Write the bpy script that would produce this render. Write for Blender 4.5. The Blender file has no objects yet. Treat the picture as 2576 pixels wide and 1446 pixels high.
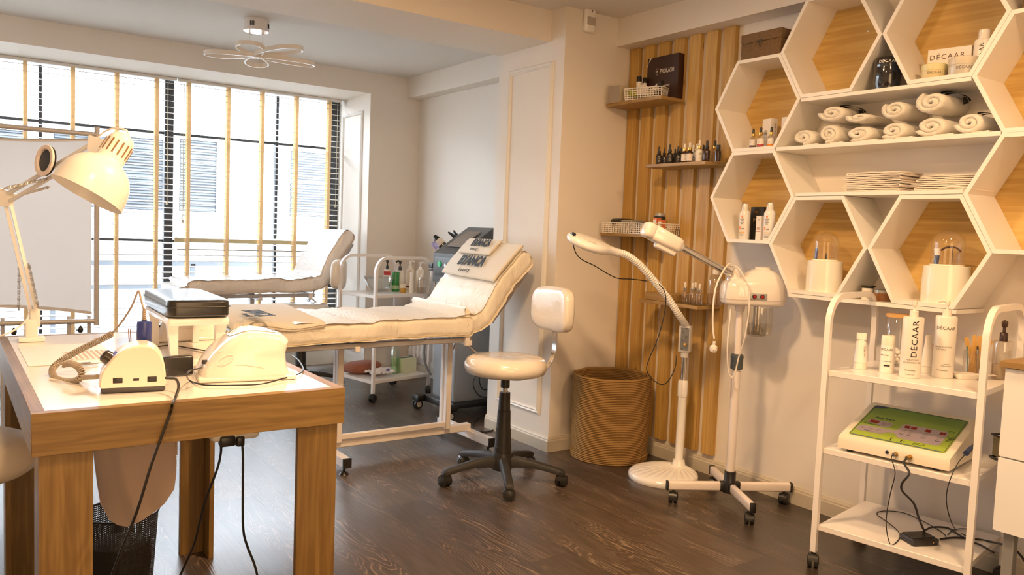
import bpy, bmesh, math, random
from math import pi, sin, cos, radians as rad
from mathutils import Vector, Matrix, noise

S = bpy.context.scene
COL = S.collection
RZ = rad(-35.27)          # heading of the camera: things turned towards it use this angle

# ------------------------------------------------------------------ camera
cam_data = bpy.data.cameras.new('camera')
cam = bpy.data.objects.new('camera', cam_data)
COL.objects.link(cam)
_r = ( ((0.817358, 0.008275, -0.576071), (-0.574798, 0.079671, -0.814407), (0.039157, 0.996787, 0.069876)) )
cam.matrix_world = Matrix.Translation((0, 0, 1.30)) @ Matrix(_r).to_4x4()
cam_data.sensor_width = 36
cam_data.lens = 28.363
cam_data.clip_start = 0.05
cam_data.clip_end = 100
S.camera = cam

# ------------------------------------------------------------------ world, lights, exposure
S.view_settings.view_transform = 'Standard'
S.view_settings.look = 'None'
S.view_settings.exposure = 0.0
S.view_settings.gamma = 1.0
S.view_settings.use_curve_mapping = False
S.cycles.max_bounces = 8
S.cycles.diffuse_bounces = 5
S.cycles.glossy_bounces = 3
S.cycles.transmission_bounces = 5
S.cycles.transparent_max_bounces = 12
S.cycles.caustics_reflective = False
S.cycles.caustics_refractive = False
S.cycles.sample_clamp_indirect = 6.0
S.cycles.use_denoising = True
W = bpy.data.worlds.new('sky')
S.world = W
W.use_nodes = True
W.node_tree.nodes['Background'].inputs[0].default_value = (0.86, 0.92, 1.0, 1)
W.node_tree.nodes['Background'].inputs[1].default_value = 42.0

def area(name, loc, size, power, col, rot=(0, 0, 0), shape='DISK', portal=False, sy=None):
    l = bpy.data.lights.new(name, 'AREA')
    l.shape = shape; l.size = size
    if sy: l.size_y = sy
    l.energy = power; l.color = col
    if portal: l.cycles.is_portal = True
    o = bpy.data.objects.new(name, l); COL.objects.link(o)
    o.location = loc; o.rotation_euler = rot
    return o
WARM = (1.0, 0.64, 0.33)
area('ceiling_lamp_room', (1.45, 2.15, 2.57), 0.22, 54, WARM)
area('ceiling_lamp_desk', (0.35, 1.15, 2.57), 0.30, 36, WARM)
area('ceiling_lamp_right', (2.35, 0.75, 2.57), 0.25, 26, WARM)
area('added_warm_fill', (0.4, -1.24, 1.35), 1.9, 44, WARM, (rad(90), 0, 0), 'RECTANGLE', False, 1.9)  # added fill light behind the camera: brightens the alcove walls, softens shadows
area('window_portal', (0.6, 7.20, 1.25), 4.8, 1, (1, 1, 1), (rad(-90), 0, 0), 'RECTANGLE', True, 2.35)

# ------------------------------------------------------------------ material helpers
MATS = {}
def nm(name):
    m = bpy.data.materials.new(name); m.use_nodes = True
    nt = m.node_tree; b = nt.nodes['Principled BSDF']
    return m, nt, b
def mat(name, col, rough=0.5, metal=0.0, coat=0.0, bump=None, trans=0.0, alpha=1.0, sheen=0.0, spec=0.5, vary=0.0, vscale=3.0, emit=None):
    if name in MATS: return MATS[name]
    m, nt, b = nm(name)
    b.inputs['Base Color'].default_value = (*col, 1)
    b.inputs['Roughness'].default_value = rough
    b.inputs['Metallic'].default_value = metal
    b.inputs['Coat Weight'].default_value = coat
    b.inputs['Coat Roughness'].default_value = 0.12
    b.inputs['Transmission Weight'].default_value = trans
    b.inputs['Alpha'].default_value = alpha
    b.inputs['Sheen Weight'].default_value = sheen
    b.inputs['Specular IOR Level'].default_value = spec
    if emit:
        b.inputs['Emission Color'].default_value = (*emit[0], 1); b.inputs['Emission Strength'].default_value = emit[1]
    tc = nt.nodes.new('ShaderNodeTexCoord')
    if vary:
        n = nt.nodes.new('ShaderNodeTexNoise'); n.inputs['Scale'].default_value = vscale; n.inputs['Detail'].default_value = 4
        nt.links.new(tc.outputs['Object'], n.inputs['Vector'])
        r = nt.nodes.new('ShaderNodeMix'); r.data_type = 'RGBA'
        r.inputs[6].default_value = (*[c * (1 - vary) for c in col], 1); r.inputs[7].default_value = (*[min(1, c * (1 + vary)) for c in col], 1)
        nt.links.new(n.outputs['Fac'], r.inputs[0]); nt.links.new(r.outputs[2], b.inputs['Base Color'])
    if bump:
        n = nt.nodes.new('ShaderNodeTexNoise'); n.inputs['Scale'].default_value = bump[0]; n.inputs['Detail'].default_value = 3
        nt.links.new(tc.outputs['Object'], n.inputs['Vector'])
        bp = nt.nodes.new('ShaderNodeBump'); bp.inputs['Strength'].default_value = bump[1]; bp.inputs['Distance'].default_value = bump[2] if len(bump) > 2 else 0.002
        nt.links.new(n.outputs['Fac'], bp.inputs['Height']); nt.links.new(bp.outputs[0], b.inputs['Normal'])
    MATS[name] = m
    return m
def math_node(nt, op, a, bv=None):
    n = nt.nodes.new('ShaderNodeMath'); n.operation = op
    for i, v in enumerate((a, bv)):
        if v is None: continue
        if isinstance(v, (int, float)): n.inputs[i].default_value = v
        else: nt.links.new(v, n.inputs[i])
    return n.outputs[0]
def wood(name, light, dark, axis='X', scale=1.0, rough=0.45, lines=1.0, knots=True):
    """oak: long grain along axis, contour-line figure, fine pores"""
    if name in MATS: return MATS[name]
    m, nt, b = nm(name)
    tc = nt.nodes.new('ShaderNodeTexCoord')
    mp = nt.nodes.new('ShaderNodeMapping')
    sc = {'X': (0.9, 7, 7), 'Y': (7, 0.9, 7), 'Z': (7, 7, 0.9)}[axis]
    mp.inputs['Scale'].default_value = [s * scale for s in sc]
    nt.links.new(tc.outputs['Object'], mp.inputs['Vector'])
    n1 = nt.nodes.new('ShaderNodeTexNoise'); n1.inputs['Scale'].default_value = 1.1; n1.inputs['Detail'].default_value = 3; n1.inputs['Distortion'].default_value = 0.5
    nt.links.new(mp.outputs[0], n1.inputs['Vector'])
    ring = math_node(nt, 'SINE', math_node(nt, 'MULTIPLY', n1.outputs['Fac'], 70.0 * lines))
    ring = math_node(nt, 'MULTIPLY_ADD', ring, 0.5); ring.node.inputs[2].default_value = 0.5
    n2 = nt.nodes.new('ShaderNodeTexNoise'); n2.inputs['Scale'].default_value = 18; n2.inputs['Detail'].default_value = 6
    mp2 = nt.nodes.new('ShaderNodeMapping'); mp2.inputs['Scale'].default_value = [s * scale * (0.5 if s > 1 else 0.15) * 1.6 for s in sc]
    nt.links.new(tc.outputs['Object'], mp2.inputs['Vector']); nt.links.new(mp2.outputs[0], n2.inputs['Vector'])
    n3 = nt.nodes.new('ShaderNodeTexNoise'); n3.inputs['Scale'].default_value = 0.7; n3.inputs['Detail'].default_value = 2
    nt.links.new(mp.outputs[0], n3.inputs['Vector'])
    a = math_node(nt, 'MULTIPLY', ring, 0.13)
    c = math_node(nt, 'MULTIPLY', n2.outputs['Fac'], 0.85)
    d = math_node(nt, 'MULTIPLY', n3.outputs['Fac'], 0.75)
    s = math_node(nt, 'ADD', math_node(nt, 'ADD', a, c), d)
    cr = nt.nodes.new('ShaderNodeValToRGB')
    cr.color_ramp.elements[0].position = 0.45; cr.color_ramp.elements[0].color = (*light, 1)
    cr.color_ramp.elements[1].position = 1.15; cr.color_ramp.elements[1].color = (*dark, 1)
    nt.links.new(s, cr.inputs[0])
    out = cr.outputs[0]
    if knots:
        v = nt.nodes.new('ShaderNodeTexVoronoi'); v.inputs['Scale'].default_value = 2.4
        mp3 = nt.nodes.new('ShaderNodeMapping'); mp3.inputs['Scale'].default_value = [(1.0 if q < 1 else 1.7) for q in sc]
        mp3.inputs['Location'].default_value = (0.37, 0.21, 0.55)
        nt.links.new(tc.outputs['Object'], mp3.inputs['Vector']); nt.links.new(mp3.outputs[0], v.inputs['Vector'])
        k = nt.nodes.new('ShaderNodeMapRange'); k.inputs['From Min'].default_value = 0.02; k.inputs['From Max'].default_value = 0.07
        nt.links.new(v.outputs['Distance'], k.inputs['Value'])
        mx = nt.nodes.new('ShaderNodeMix'); mx.data_type = 'RGBA'
        mx.inputs[6].default_value = (*[q * 0.45 for q in dark], 1)
        nt.links.new(k.outputs[0], mx.inputs[0]); nt.links.new(out, mx.inputs[7]); out = mx.outputs[2]
    nt.links.new(out, b.inputs['Base Color'])
    b.inputs['Roughness'].default_value = rough
    bp = nt.nodes.new('ShaderNodeBump'); bp.inputs['Strength'].default_value = 0.15; bp.inputs['Distance'].default_value = 0.001
    nt.links.new(n2.outputs['Fac'], bp.inputs['Height']); nt.links.new(bp.outputs[0], b.inputs['Normal'])
    MATS[name] = m
    return m
def clear(name, tint=(1, 1, 1), refl=0.12, rough=0.03):
    """thin clear glass or plastic: mostly see-through, a little reflection"""
    if name in MATS: return MATS[name]
    m = bpy.data.materials.new(name); m.use_nodes = True; nt = m.node_tree
    nt.nodes.clear()
    o = nt.nodes.new('ShaderNodeOutputMaterial'); t = nt.nodes.new('ShaderNodeBsdfTransparent'); t.inputs[0].default_value = (*tint, 1)
    g = nt.nodes.new('ShaderNodeBsdfGlossy'); g.inputs['Roughness'].default_value = rough
    mx = nt.nodes.new('ShaderNodeMixShader'); lw = nt.nodes.new('ShaderNodeLayerWeight'); lw.inputs['Blend'].default_value = 0.25
    f = math_node(nt, 'MULTIPLY_ADD', lw.outputs['Facing'], 0.55); f.node.inputs[2].default_value = refl * 0.4
    nt.links.new(f, mx.inputs[0]); nt.links.new(t.outputs[0], mx.inputs[1]); nt.links.new(g.outputs[0], mx.inputs[2])
    nt.links.new(mx.outputs[0], o.inputs[0])
    MATS[name] = m
    return m

def translucent(name, col, amount, rough=0.8):
    m = mat(name, col, rough); nt = m.node_tree; b_ = nt.nodes['Principled BSDF']; o = nt.nodes['Material Output']
    tr = nt.nodes.new('ShaderNodeBsdfTranslucent'); tr.inputs[0].default_value = (*col, 1); mx = nt.nodes.new('ShaderNodeMixShader'); mx.inputs[0].default_value = amount
    nt.links.new(b_.outputs[0], mx.inputs[1]); nt.links.new(tr.outputs[0], mx.inputs[2]); nt.links.new(mx.outputs[0], o.inputs[0]); return m
PAINT = mat('wall_paint', (0.81, 0.755, 0.685), 0.6, bump=(180, 0.12, 0.001))
CEILM = mat('ceiling_paint', (0.74, 0.71, 0.67), 0.7, bump=(120, 0.1, 0.001))
TRIMW = mat('trim_white', (0.82, 0.80, 0.76), 0.4)
MWHITE = mat('white_melamine', (0.84, 0.82, 0.78), 0.35)
METW = mat('white_metal', (0.84, 0.80, 0.77), 0.3, coat=0.3)
PLW = mat('white_plastic', (0.88, 0.86, 0.83), 0.22, coat=0.4)
PLC = mat('cream_plastic', (0.80, 0.74, 0.64), 0.35)
BLK = mat('black_plastic', (0.018, 0.016, 0.015), 0.35)
BLKR = mat('black_rubber', (0.022, 0.02, 0.02), 0.6)
CHR = mat('chrome', (0.75, 0.73, 0.70), 0.12, 1.0)
STEEL = mat('brushed_steel', (0.55, 0.53, 0.5), 0.3, 1.0)
BRASS = mat('brass', (0.75, 0.52, 0.2), 0.25, 1.0)
GREY = mat('grey_plastic', (0.28, 0.28, 0.28), 0.45)
DGREY = mat('dark_grey_plastic', (0.055, 0.058, 0.06), 0.4)
SLV = mat('silver_grey_plastic', (0.38, 0.39, 0.40), 0.35, 0.3)
OAKX = wood('oak_grain_x', (0.34, 0.205, 0.062), (0.17, 0.092, 0.023), 'X')
OAKY = wood('oak_grain_y', (0.34, 0.205, 0.062), (0.17, 0.092, 0.023), 'Y')
OAKZ = wood('oak_grain_z', (0.34, 0.205, 0.062), (0.17, 0.092, 0.023), 'Z')
OAKS = wood('oak_slat_z', (0.74, 0.48, 0.145), (0.45, 0.255, 0.06), 'Z', 0.8, lines=0.5)
OAKP = wood('oak_panel_y', (0.74, 0.52, 0.19), (0.50, 0.30, 0.08), 'Y', 0.7, lines=0.6)
TERRY = mat('terry_cotton', (0.82, 0.77, 0.68), 0.95, bump=(260, 0.9, 0.004), sheen=0.3)
TERRYP = mat('terry_cotton_pinkish', (0.80, 0.71, 0.62), 0.95, bump=(260, 0.9, 0.003), sheen=0.3)
INK = mat('black_print', (0.012, 0.012, 0.014), 0.7)
INKG = mat('grey_print', (0.22, 0.2, 0.19), 0.7)
INKW = mat('white_print', (0.8, 0.75, 0.7), 0.6)
CLEAR = clear('clear_plastic')
GLASSP = clear('window_glass', (0.97, 0.99, 1.0), 0.08, 0.0)

# ------------------------------------------------------------------ mesh helpers
class MB:
    """collects shapes into one mesh"""
    def __init__(s): s.v = []; s.f = []; s.x = Matrix.Identity(4)
    def at(s, loc=(0, 0, 0), rz=0.0, rx=0.0, ry=0.0):
        s.x = Matrix.Translation(loc) @ Matrix.Rotation(rz, 4, 'Z') @ Matrix.Rotation(ry, 4, 'Y') @ Matrix.Rotation(rx, 4, 'X'); return s
    def add(s, vs, fs):
        n = len(s.v); s.v += [tuple(s.x @ Vector(p)) for p in vs]; s.f += [tuple(i + n for i in f) for f in fs]; return s
    def box(s, c, d, b=0.0, seg=2):
        x, y, z = (q / 2 for q in d)
        if b <= 0:
            vs = [(c[0] + i * x, c[1] + j * y, c[2] + k * z) for i in (-1, 1) for j in (-1, 1) for k in (-1, 1)]
            return s.add(vs, [(0, 1, 3, 2), (4, 6, 7, 5), (0, 4, 5, 1), (2, 3, 7, 6), (0, 2, 6, 4), (1, 5, 7, 3)])
        bm = bmesh.new(); bmesh.ops.create_cube(bm, size=1)
        for v in bm.verts: v.co = Vector((v.co.x * d[0], v.co.y * d[1], v.co.z * d[2]))
        bmesh.ops.bevel(bm, geom=list(bm.edges), offset=min(b, min(d) * 0.49), segments=seg, profile=0.5, affect='EDGES')
        for v in bm.verts: v.co += Vector(c)
        return s.bm(bm)
    def bm(s, bm):
        bm.verts.ensure_lookup_table(); bm.verts.index_update()
        s.add([v.co[:] for v in bm.verts], [[v.index for v in f.verts] for f in bm.faces]); bm.free(); return s
    def cyl(s, p, q, r, r2=None, n=20, cap=True):
        r2 = r if r2 is None else r2
        p, q = Vector(p), Vector(q); d = (q - p).normalized()
        a = d.orthogonal().normalized(); b = d.cross(a)
        vs = [tuple(p + (a * cos(t) + b * sin(t)) * r) for t in [2 * pi * i / n for i in range(n)]]
        vs += [tuple(q + (a * cos(t) + b * sin(t)) * r2) for t in [2 * pi * i / n for i in range(n)]]
        fs = [(i, (i + 1) % n, n + (i + 1) % n, n + i) for i in range(n)]
        if cap: fs += [tuple(range(n))[::-1], tuple(range(n, 2 * n))]
        return s.add(vs, fs)
    def lathe(s, prof, n=32, c=(0, 0, 0), sx=1.0, sy=1.0, cap=True):
        vs = []; fs = []
        for r, z in prof:
            for i in range(n):
                t = 2 * pi * i / n; vs.append((c[0] + r * sx * cos(t), c[1] + r * sy * sin(t), c[2] + z))
        for k in range(len(prof) - 1):
            for i in range(n):
                j = (i + 1) % n; fs.append((k * n + i, k * n + j, (k + 1) * n + j, (k + 1) * n + i))
        if cap:
            if prof[0][0] > 1e-5: fs.append(tuple(range(n))[::-1])
            if prof[-1][0] > 1e-5: fs.append(tuple(range((len(prof) - 1) * n, len(prof) * n)))
        return s.add(vs, fs)
    def loft(s, rings, cap=True, closed=False):
        n = len(rings[0]); vs = [p for r in rings for p in r]; fs = []
        m = len(rings)
        for k in range(m if closed else m - 1):
            k2 = (k + 1) % m
            for i in range(n):
                j = (i + 1) % n; fs.append((k * n + i, k * n + j, k2 * n + j, k2 * n + i))
        if cap and not closed: fs += [tuple(range(n))[::-1], tuple(range((m - 1) * n, m * n))]
        return s.add(vs, fs)
    def tube(s, pts, r, n=8, smooth=3, closed=False, flat=1.0, cap=True):
        P = [Vector(p) for p in pts]
        if smooth: P = catmull(P, smooth, closed)
        rings = []; m = len(P); up = None
        for i in range(m):
            a = P[i - 1] if (i or closed) else P[0]; b = P[(i + 1) % m] if (i < m - 1 or closed) else P[-1]
            d = (b - a).normalized() if (b - a).length > 1e-9 else Vector((0, 0, 1))
            if up is None: up = d.orthogonal().normalized()
            up = (up - d * up.dot(d)); up = up.normalized() if up.length > 1e-6 else d.orthogonal().normalized()
            w = d.cross(up); rr = r(i / max(1, m - 1)) if callable(r) else r
            rings.append([tuple(P[i] + up * cos(2 * pi * k / n) * rr + w * sin(2 * pi * k / n) * rr * flat) for k in range(n)])
        return s.loft(rings, cap=cap, closed=closed)
    def sqtube(s, pts, w, h=None, smooth=0):
        """square section tube along points, section upright"""
        h = h or w; P = [Vector(p) for p in pts]
        if smooth: P = catmull(P, smooth)
        rings = []; m = len(P)
        side0 = None
        nrm = None
        for i in range(1, m - 1):
            c = (P[i] - P[i - 1]).cross(P[i + 1] - P[i])
            if c.length > 1e-8: nrm = c.normalized(); break
        for i in range(m):
            d = (P[min(i + 1, m - 1)] - P[max(i - 1, 0)]).normalized()
            if nrm is not None: a = nrm
            else:
                a = d.cross(Vector((0, 0, 1)))
                a = a.normalized() if a.length > 1e-4 else Vector((0, 1, 0))
            b = a.cross(d).normalized(); a = d.cross(b)
            k = 1.0
            rings.append([tuple(P[i] + a * w / 2 * u + b * h / 2 * v) for u, v in ((-1, -1), (1, -1), (1, 1), (-1, 1))])
        return s.loft(rings)
    def prism(s, poly, axis, a, b):
        """polygon in the plane across axis, pushed from a to b"""
        n = len(poly)
        def P(u, v, w): return {'X': (w, u, v), 'Y': (u, w, v), 'Z': (u, v, w)}[axis]
        vs = [P(u, v, a) for u, v in poly] + [P(u, v, b) for u, v in poly]
        fs = [(i, (i + 1) % n, n + (i + 1) % n, n + i) for i in range(n)] + [tuple(range(n))[::-1], tuple(range(n, 2 * n))]
        return s.add(vs, fs)
    def blob(s, c, d, e=0.5, n=24, m=14, wob=0.0, seed=0):
        """superellipsoid"""
        f = lambda w, p: math.copysign(abs(w) ** p, w)
        vs = []; fs = []
        for j in range(m + 1):
            ph = -pi / 2 + pi * j / m
            for i in range(n):
                t = 2 * pi * i / n
                p = Vector((d[0] / 2 * f(cos(ph), e) * f(cos(t), e), d[1] / 2 * f(cos(ph), e) * f(sin(t), e), d[2] / 2 * f(sin(ph), e)))
                if wob: p *= 1 + wob * noise.noise(p * 12 + Vector((seed, seed * 2, 0)))
                vs.append((c[0] + p.x, c[1] + p.y, c[2] + p.z))
        for j in range(m):
            for i in range(n):
                k = (i + 1) % n; fs.append((j * n + i, j * n + k, (j + 1) * n + k, (j + 1) * n + i))
        return s.add(vs, fs)
    def sheet(s, P, nu, nv, th=0.0):
        """surface P(u,v) with thickness below"""
        g = [[Vector(P(i / nu, j / nv)) for j in range(nv + 1)] for i in range(nu + 1)]
        def nr(i, j):
            a = g[min(i + 1, nu)][j] - g[max(i - 1, 0)][j]; b = g[i][min(j + 1, nv)] - g[i][max(j - 1, 0)]
            c = a.cross(b); return c.normalized() if c.length > 1e-9 else Vector((0, 0, 1))
        vs = [tuple(g[i][j]) for i in range(nu + 1) for j in range(nv + 1)]; k = nv + 1; N = len(vs)
        fs = [(i * k + j, (i + 1) * k + j, (i + 1) * k + j + 1, i * k + j + 1) for i in range(nu) for j in range(nv)]
        if th:
            vs += [tuple(g[i][j] - nr(i, j) * th) for i in range(nu + 1) for j in range(nv + 1)]
            fs += [tuple(q + N for q in f[::-1]) for f in fs[:nu * nv]]
            for i in range(nu): fs += [(i * k, N + i * k, N + (i + 1) * k, (i + 1) * k), (i * k + nv, (i + 1) * k + nv, N + (i + 1) * k + nv, N + i * k + nv)]
            for j in range(nv): fs += [(j, j + 1, N + j + 1, N + j), (nu * k + j, N + nu * k + j, N + nu * k + j + 1, nu * k + j + 1)]
        return s.add(vs, fs)
def catmull(P, k, closed=False):
    out = []; m = len(P)
    if m < 3: return P
    for i in range(m if closed else m - 1):
        if closed: a, b, c, d = P[i - 1], P[i], P[(i + 1) % m], P[(i + 2) % m]
        else: a, b, c, d = P[max(i - 1, 0)], P[i], P[i + 1], P[min(i + 2, m - 1)]
        for j in range(k):
            t = j / k
            out.append(0.5 * ((2 * b) + (c - a) * t + (2 * a - 5 * b + 4 * c - d) * t * t + (3 * b - a - 3 * c + d) * t ** 3))
    if not closed: out.append(P[-1])
    return out
def resample(P, n):
    L = [0.0]
    for i in range(1, len(P)): L.append(L[-1] + (P[i] - P[i - 1]).length)
    out = []; j = 0
    for k in range(n + 1):
        s = L[-1] * k / n
        while j < len(P) - 2 and L[j + 1] < s: j += 1
        out.append(P[j].lerp(P[j + 1], min(1, (s - L[j]) / max(1e-9, L[j + 1] - L[j]))))
    return out
def rrect(w, h, r, n=4, sq=1.0):
    """rounded rectangle outline centred at 0"""
    pts = []
    for cx, cy, a0 in ((w / 2 - r, h / 2 - r, 0), (-w / 2 + r, h / 2 - r, 90), (-w / 2 + r, -h / 2 + r, 180), (w / 2 - r, -h / 2 + r, 270)):
        for i in range(n + 1):
            a = rad(a0 + 90 * i / n); pts.append((cx + r * cos(a), cy + r * sin(a)))
    return pts
def link(name, mb, m, parent=None, world=False, angle=38, flat=False):
    me = bpy.data.meshes.new(name)
    vs = mb.v
    if world and parent is not None:
        inv = parent_matrix(parent).inverted(); vs = [tuple(inv @ Vector(p)) for p in vs]
    me.from_pydata(vs, [], mb.f)
    bm = bmesh.new(); bm.from_mesh(me); bmesh.ops.recalc_face_normals(bm, faces=list(bm.faces)); bm.to_mesh(me); bm.free()
    me.materials.append(m)
    if not flat:
        for p in me.polygons: p.use_smooth = True
        me.set_sharp_from_angle(angle=rad(angle))
    o = bpy.data.objects.new(name, me); COL.objects.link(o)
    if parent is not None: o.parent = parent
    return o
def parent_matrix(o):
    m = Matrix.LocRotScale(o.location, o.rotation_euler, o.scale)
    return parent_matrix(o.parent) @ m if o.parent else m
def thing(name, label, cat, loc=(0, 0, 0), rz=0.0, group=None):
    o = bpy.data.objects.new(name, None); COL.objects.link(o); o.empty_display_size = 0.05
    o.location = loc; o.rotation_euler = (0, 0, rz)
    return tag(o, label, cat, group)
def tag(o, label, cat, group=None):
    o['label'] = label; o['category'] = cat
    if group: o['group'] = group
    return o
def struct(name, mb, m, label=None, parent=None, flat=False):
    o = link(name, mb, m, parent, flat=flat)
    if parent is None: o['kind'] = 'structure'
    if label: o['label'] = label
    return o
def solo(name, mb, m, label, cat, group=None, loc=None, rz=0.0, angle=38):
    """a thing that is one mesh; with loc the mesh is given around its own base"""
    o = link(name, mb, m, angle=angle)
    if loc is not None: o.location = loc; o.rotation_euler = (0, 0, rz)
    else:                                   # move the origin to the base of the mesh
        xs = [Vector(p) for p in mb.v]
        c = Vector((sum(p.x for p in xs) / len(xs), sum(p.y for p in xs) / len(xs), min(p.z for p in xs)))
        for v in o.data.vertices: v.co -= c
        o.location = c
    return tag(o, label, cat, group)
def dup(root, loc, rz=None, label=None, scale=None):
    r = root.copy(); COL.objects.link(r); r.location = loc
    if rz is not None: r.rotation_euler = (0, 0, rz)
    if scale: r.scale = (scale,) * 3 if isinstance(scale, (int, float)) else scale
    if label: r['label'] = label
    for ch in list(root.children):
        c = ch.copy(); COL.objects.link(c); c.parent = r
        for g in list(ch.children):
            d = g.copy(); COL.objects.link(d); d.parent = c
    return r
def text(s, size, o, right, up, m, parent, name='lettering', xs=1.0, bold=0.0, bend=0.0, depth=0.0006, world=False, space=1.0, align='CENTER'):
    """raised lettering: origin o, reading direction right, letter tops towards up"""
    cu = bpy.data.curves.new('t', 'FONT'); cu.body = s; cu.size = size; cu.align_x = align; cu.align_y = 'CENTER'
    cu.extrude = depth; cu.offset = bold; cu.space_character = space; cu.resolution_u = 2
    t = bpy.data.objects.new('t', cu); COL.objects.link(t)
    dg = bpy.context.evaluated_depsgraph_get()
    me = bpy.data.meshes.new_from_object(t.evaluated_get(dg))
    bpy.data.objects.remove(t)
    R_ = Vector(right).normalized(); U = Vector(up); U = (U - R_ * U.dot(R_)).normalized(); N = R_.cross(U)
    mb = MB(); vs = []
    for v in me.vertices:
        x, y, z = v.co.x * xs, v.co.y, v.co.z
        if bend:
            a = x / bend; p = Vector(o) + R_ * (bend * sin(a)) + U * y + N * (bend * (cos(a) - 1) + z)
        else: p = Vector(o) + R_ * x + U * y + N * z
        vs.append(tuple(p))
    mb.add(vs, [tuple(p.vertices) for p in me.polygons])
    bpy.data.meshes.remove(me)
    return link(name, mb, m, parent, world=world, flat=True)

# ================================================================== THE SETTING
XR, XL, YB, YF, ZC = 3.463, -1.9, 6.42, -1.3, 2.595   # right wall, left wall, wall over the window, wall behind the camera, ceiling
YW = 7.05                                              # window plane

def floor_material():
    m, nt, b = nm('dark_oak_laminate')
    tc = nt.nodes.new('ShaderNodeTexCoord')
    mp = nt.nodes.new('ShaderNodeMapping'); mp.vector_type = 'POINT'
    mp.inputs['Rotation'].default_value = (0, 0, rad(90)); mp.inputs['Location'].default_value = (0.90, -0.747 + 0.2245 * 8, 0)
    # texture x runs along world y (board length), texture y across the boards
    sep = nt.nodes.new('ShaderNodeSeparateXYZ'); nt.links.new(tc.outputs['Object'], sep.inputs[0])
    com = nt.nodes.new('ShaderNodeCombineXYZ')
    yy = math_node(nt, 'ADD', sep.outputs[1], 0.90 + 12.0)
    xx = math_node(nt, 'ADD', sep.outputs[0], -0.747 + 0.2245 * 20)
    nt.links.new(yy, com.inputs[0]); nt.links.new(xx, com.inputs[1])
    br = nt.nodes.new('ShaderNodeTexBrick')
    br.inputs['Scale'].default_value = 1.0; br.inputs['Mortar Size'].default_value = 0.0016; br.inputs['Mortar Smooth'].default_value = 0.3
    br.inputs['Brick Width'].default_value = 1.28; br.inputs['Row Height'].default_value = 0.2245; br.offset = 0.34; br.offset_frequency = 2
    br.inputs['Color1'].default_value = (0, 0, 0, 1); br.inputs['Color2'].default_value = (1, 1, 1, 1); br.inputs['Mortar'].default_value = (0.5, 0.5, 0.5, 1)
    nt.links.new(com.outputs[0], br.inputs['Vector'])
    # per board random offset for the grain
    com2 = nt.nodes.new('ShaderNodeCombineXYZ')
    rnd = nt.nodes.new('ShaderNodeSeparateColor'); nt.links.new(br.outputs['Color'], rnd.inputs[0])
    nt.links.new(math_node(nt, 'MULTIPLY', yy, 0.95), com2.inputs[0]); nt.links.new(math_node(nt, 'MULTIPLY', xx, 6.0), com2.inputs[1])
    nt.links.new(math_node(nt, 'MULTIPLY', rnd.outputs[0], 37.0), com2.inputs[2])
    n1 = nt.nodes.new('ShaderNodeTexNoise'); n1.inputs['Scale'].default_value = 1.0; n1.inputs['Detail'].default_value = 2.5; n1.inputs['Distortion'].default_value = 0.35
    nt.links.new(com2.outputs[0], n1.inputs['Vector'])
    ring = math_node(nt, 'SINE', math_node(nt, 'MULTIPLY', n1.outputs['Fac'], 190.0))
    ring = math_node(nt, 'POWER', math_node(nt, 'MAXIMUM', ring, 0.0), 2.5)
    com3 = nt.nodes.new('ShaderNodeCombineXYZ')
    nt.links.new(math_node(nt, 'MULTIPLY', yy, 6.0), com3.inputs[0]); nt.links.new(math_node(nt, 'MULTIPLY', xx, 110.0), com3.inputs[1])
    n2 = nt.nodes.new('ShaderNodeTexNoise'); n2.inputs['Scale'].default_value = 1.0; n2.inputs['Detail'].default_value = 4
    nt.links.new(com3.outputs[0], n2.inputs['Vector'])
    n3 = nt.nodes.new('ShaderNodeTexNoise'); n3.inputs['Scale'].default_value = 1.4; n3.inputs['Detail'].default_value = 3
    nt.links.new(com2.outputs[0], n3.inputs['Vector'])
    mask = nt.nodes.new('ShaderNodeMapRange'); mask.inputs['From Min'].default_value = 0.44; mask.inputs['From Max'].default_value = 0.60
    nt.links.new(n3.outputs['Fac'], mask.inputs['Value'])
    fig = math_node(nt, 'MULTIPLY', math_node(nt, 'MULTIPLY', ring, mask.outputs[0]), 0.55)
    s = math_node(nt, 'ADD', fig, math_node(nt, 'MULTIPLY', math_node(nt, 'SUBTRACT', n2.outputs['Fac'], 0.5), 0.9))
    s = math_node(nt, 'ADD', s, math_node(nt, 'MULTIPLY', math_node(nt, 'SUBTRACT', rnd.outputs[0], 0.5), 0.28))
    cr = nt.nodes.new('ShaderNodeValToRGB')
    cr.color_ramp.elements[0].position = 0.0; cr.color_ramp.elements[0].color = (0.044, 0.031, 0.024, 1)
    cr.color_ramp.elements[1].position = 0.75; cr.color_ramp.elements[1].color = (0.23, 0.165, 0.12, 1)
    e = cr.color_ramp.elements.new(0.25); e.color = (0.085, 0.060, 0.045, 1)
    nt.links.new(math_node(nt, 'ADD', s, 0.1), cr.inputs[0])
    mx = nt.nodes.new('ShaderNodeMix'); mx.data_type = 'RGBA'; mx.inputs[7].default_value = (0.018, 0.013, 0.011, 1)
    nt.links.new(br.outputs['Fac'], mx.inputs[0]); nt.links.new(cr.outputs[0], mx.inputs[6])
    nt.links.new(mx.outputs[2], b.inputs['Base Color'])
    b.inputs['Roughness'].default_value = 0.34; b.inputs['Specular IOR Level'].default_value = 0.9
    bp = nt.nodes.new('ShaderNodeBump'); bp.inputs['Strength'].default_value = 0.3; bp.inputs['Distance'].default_value = 0.0012
    h = math_node(nt, 'SUBTRACT', s, math_node(nt, 'MULTIPLY', br.outputs['Fac'], 2.0))
    nt.links.new(h, bp.inputs['Height']); nt.links.new(bp.outputs[0], b.inputs['Normal'])
    return m

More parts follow.
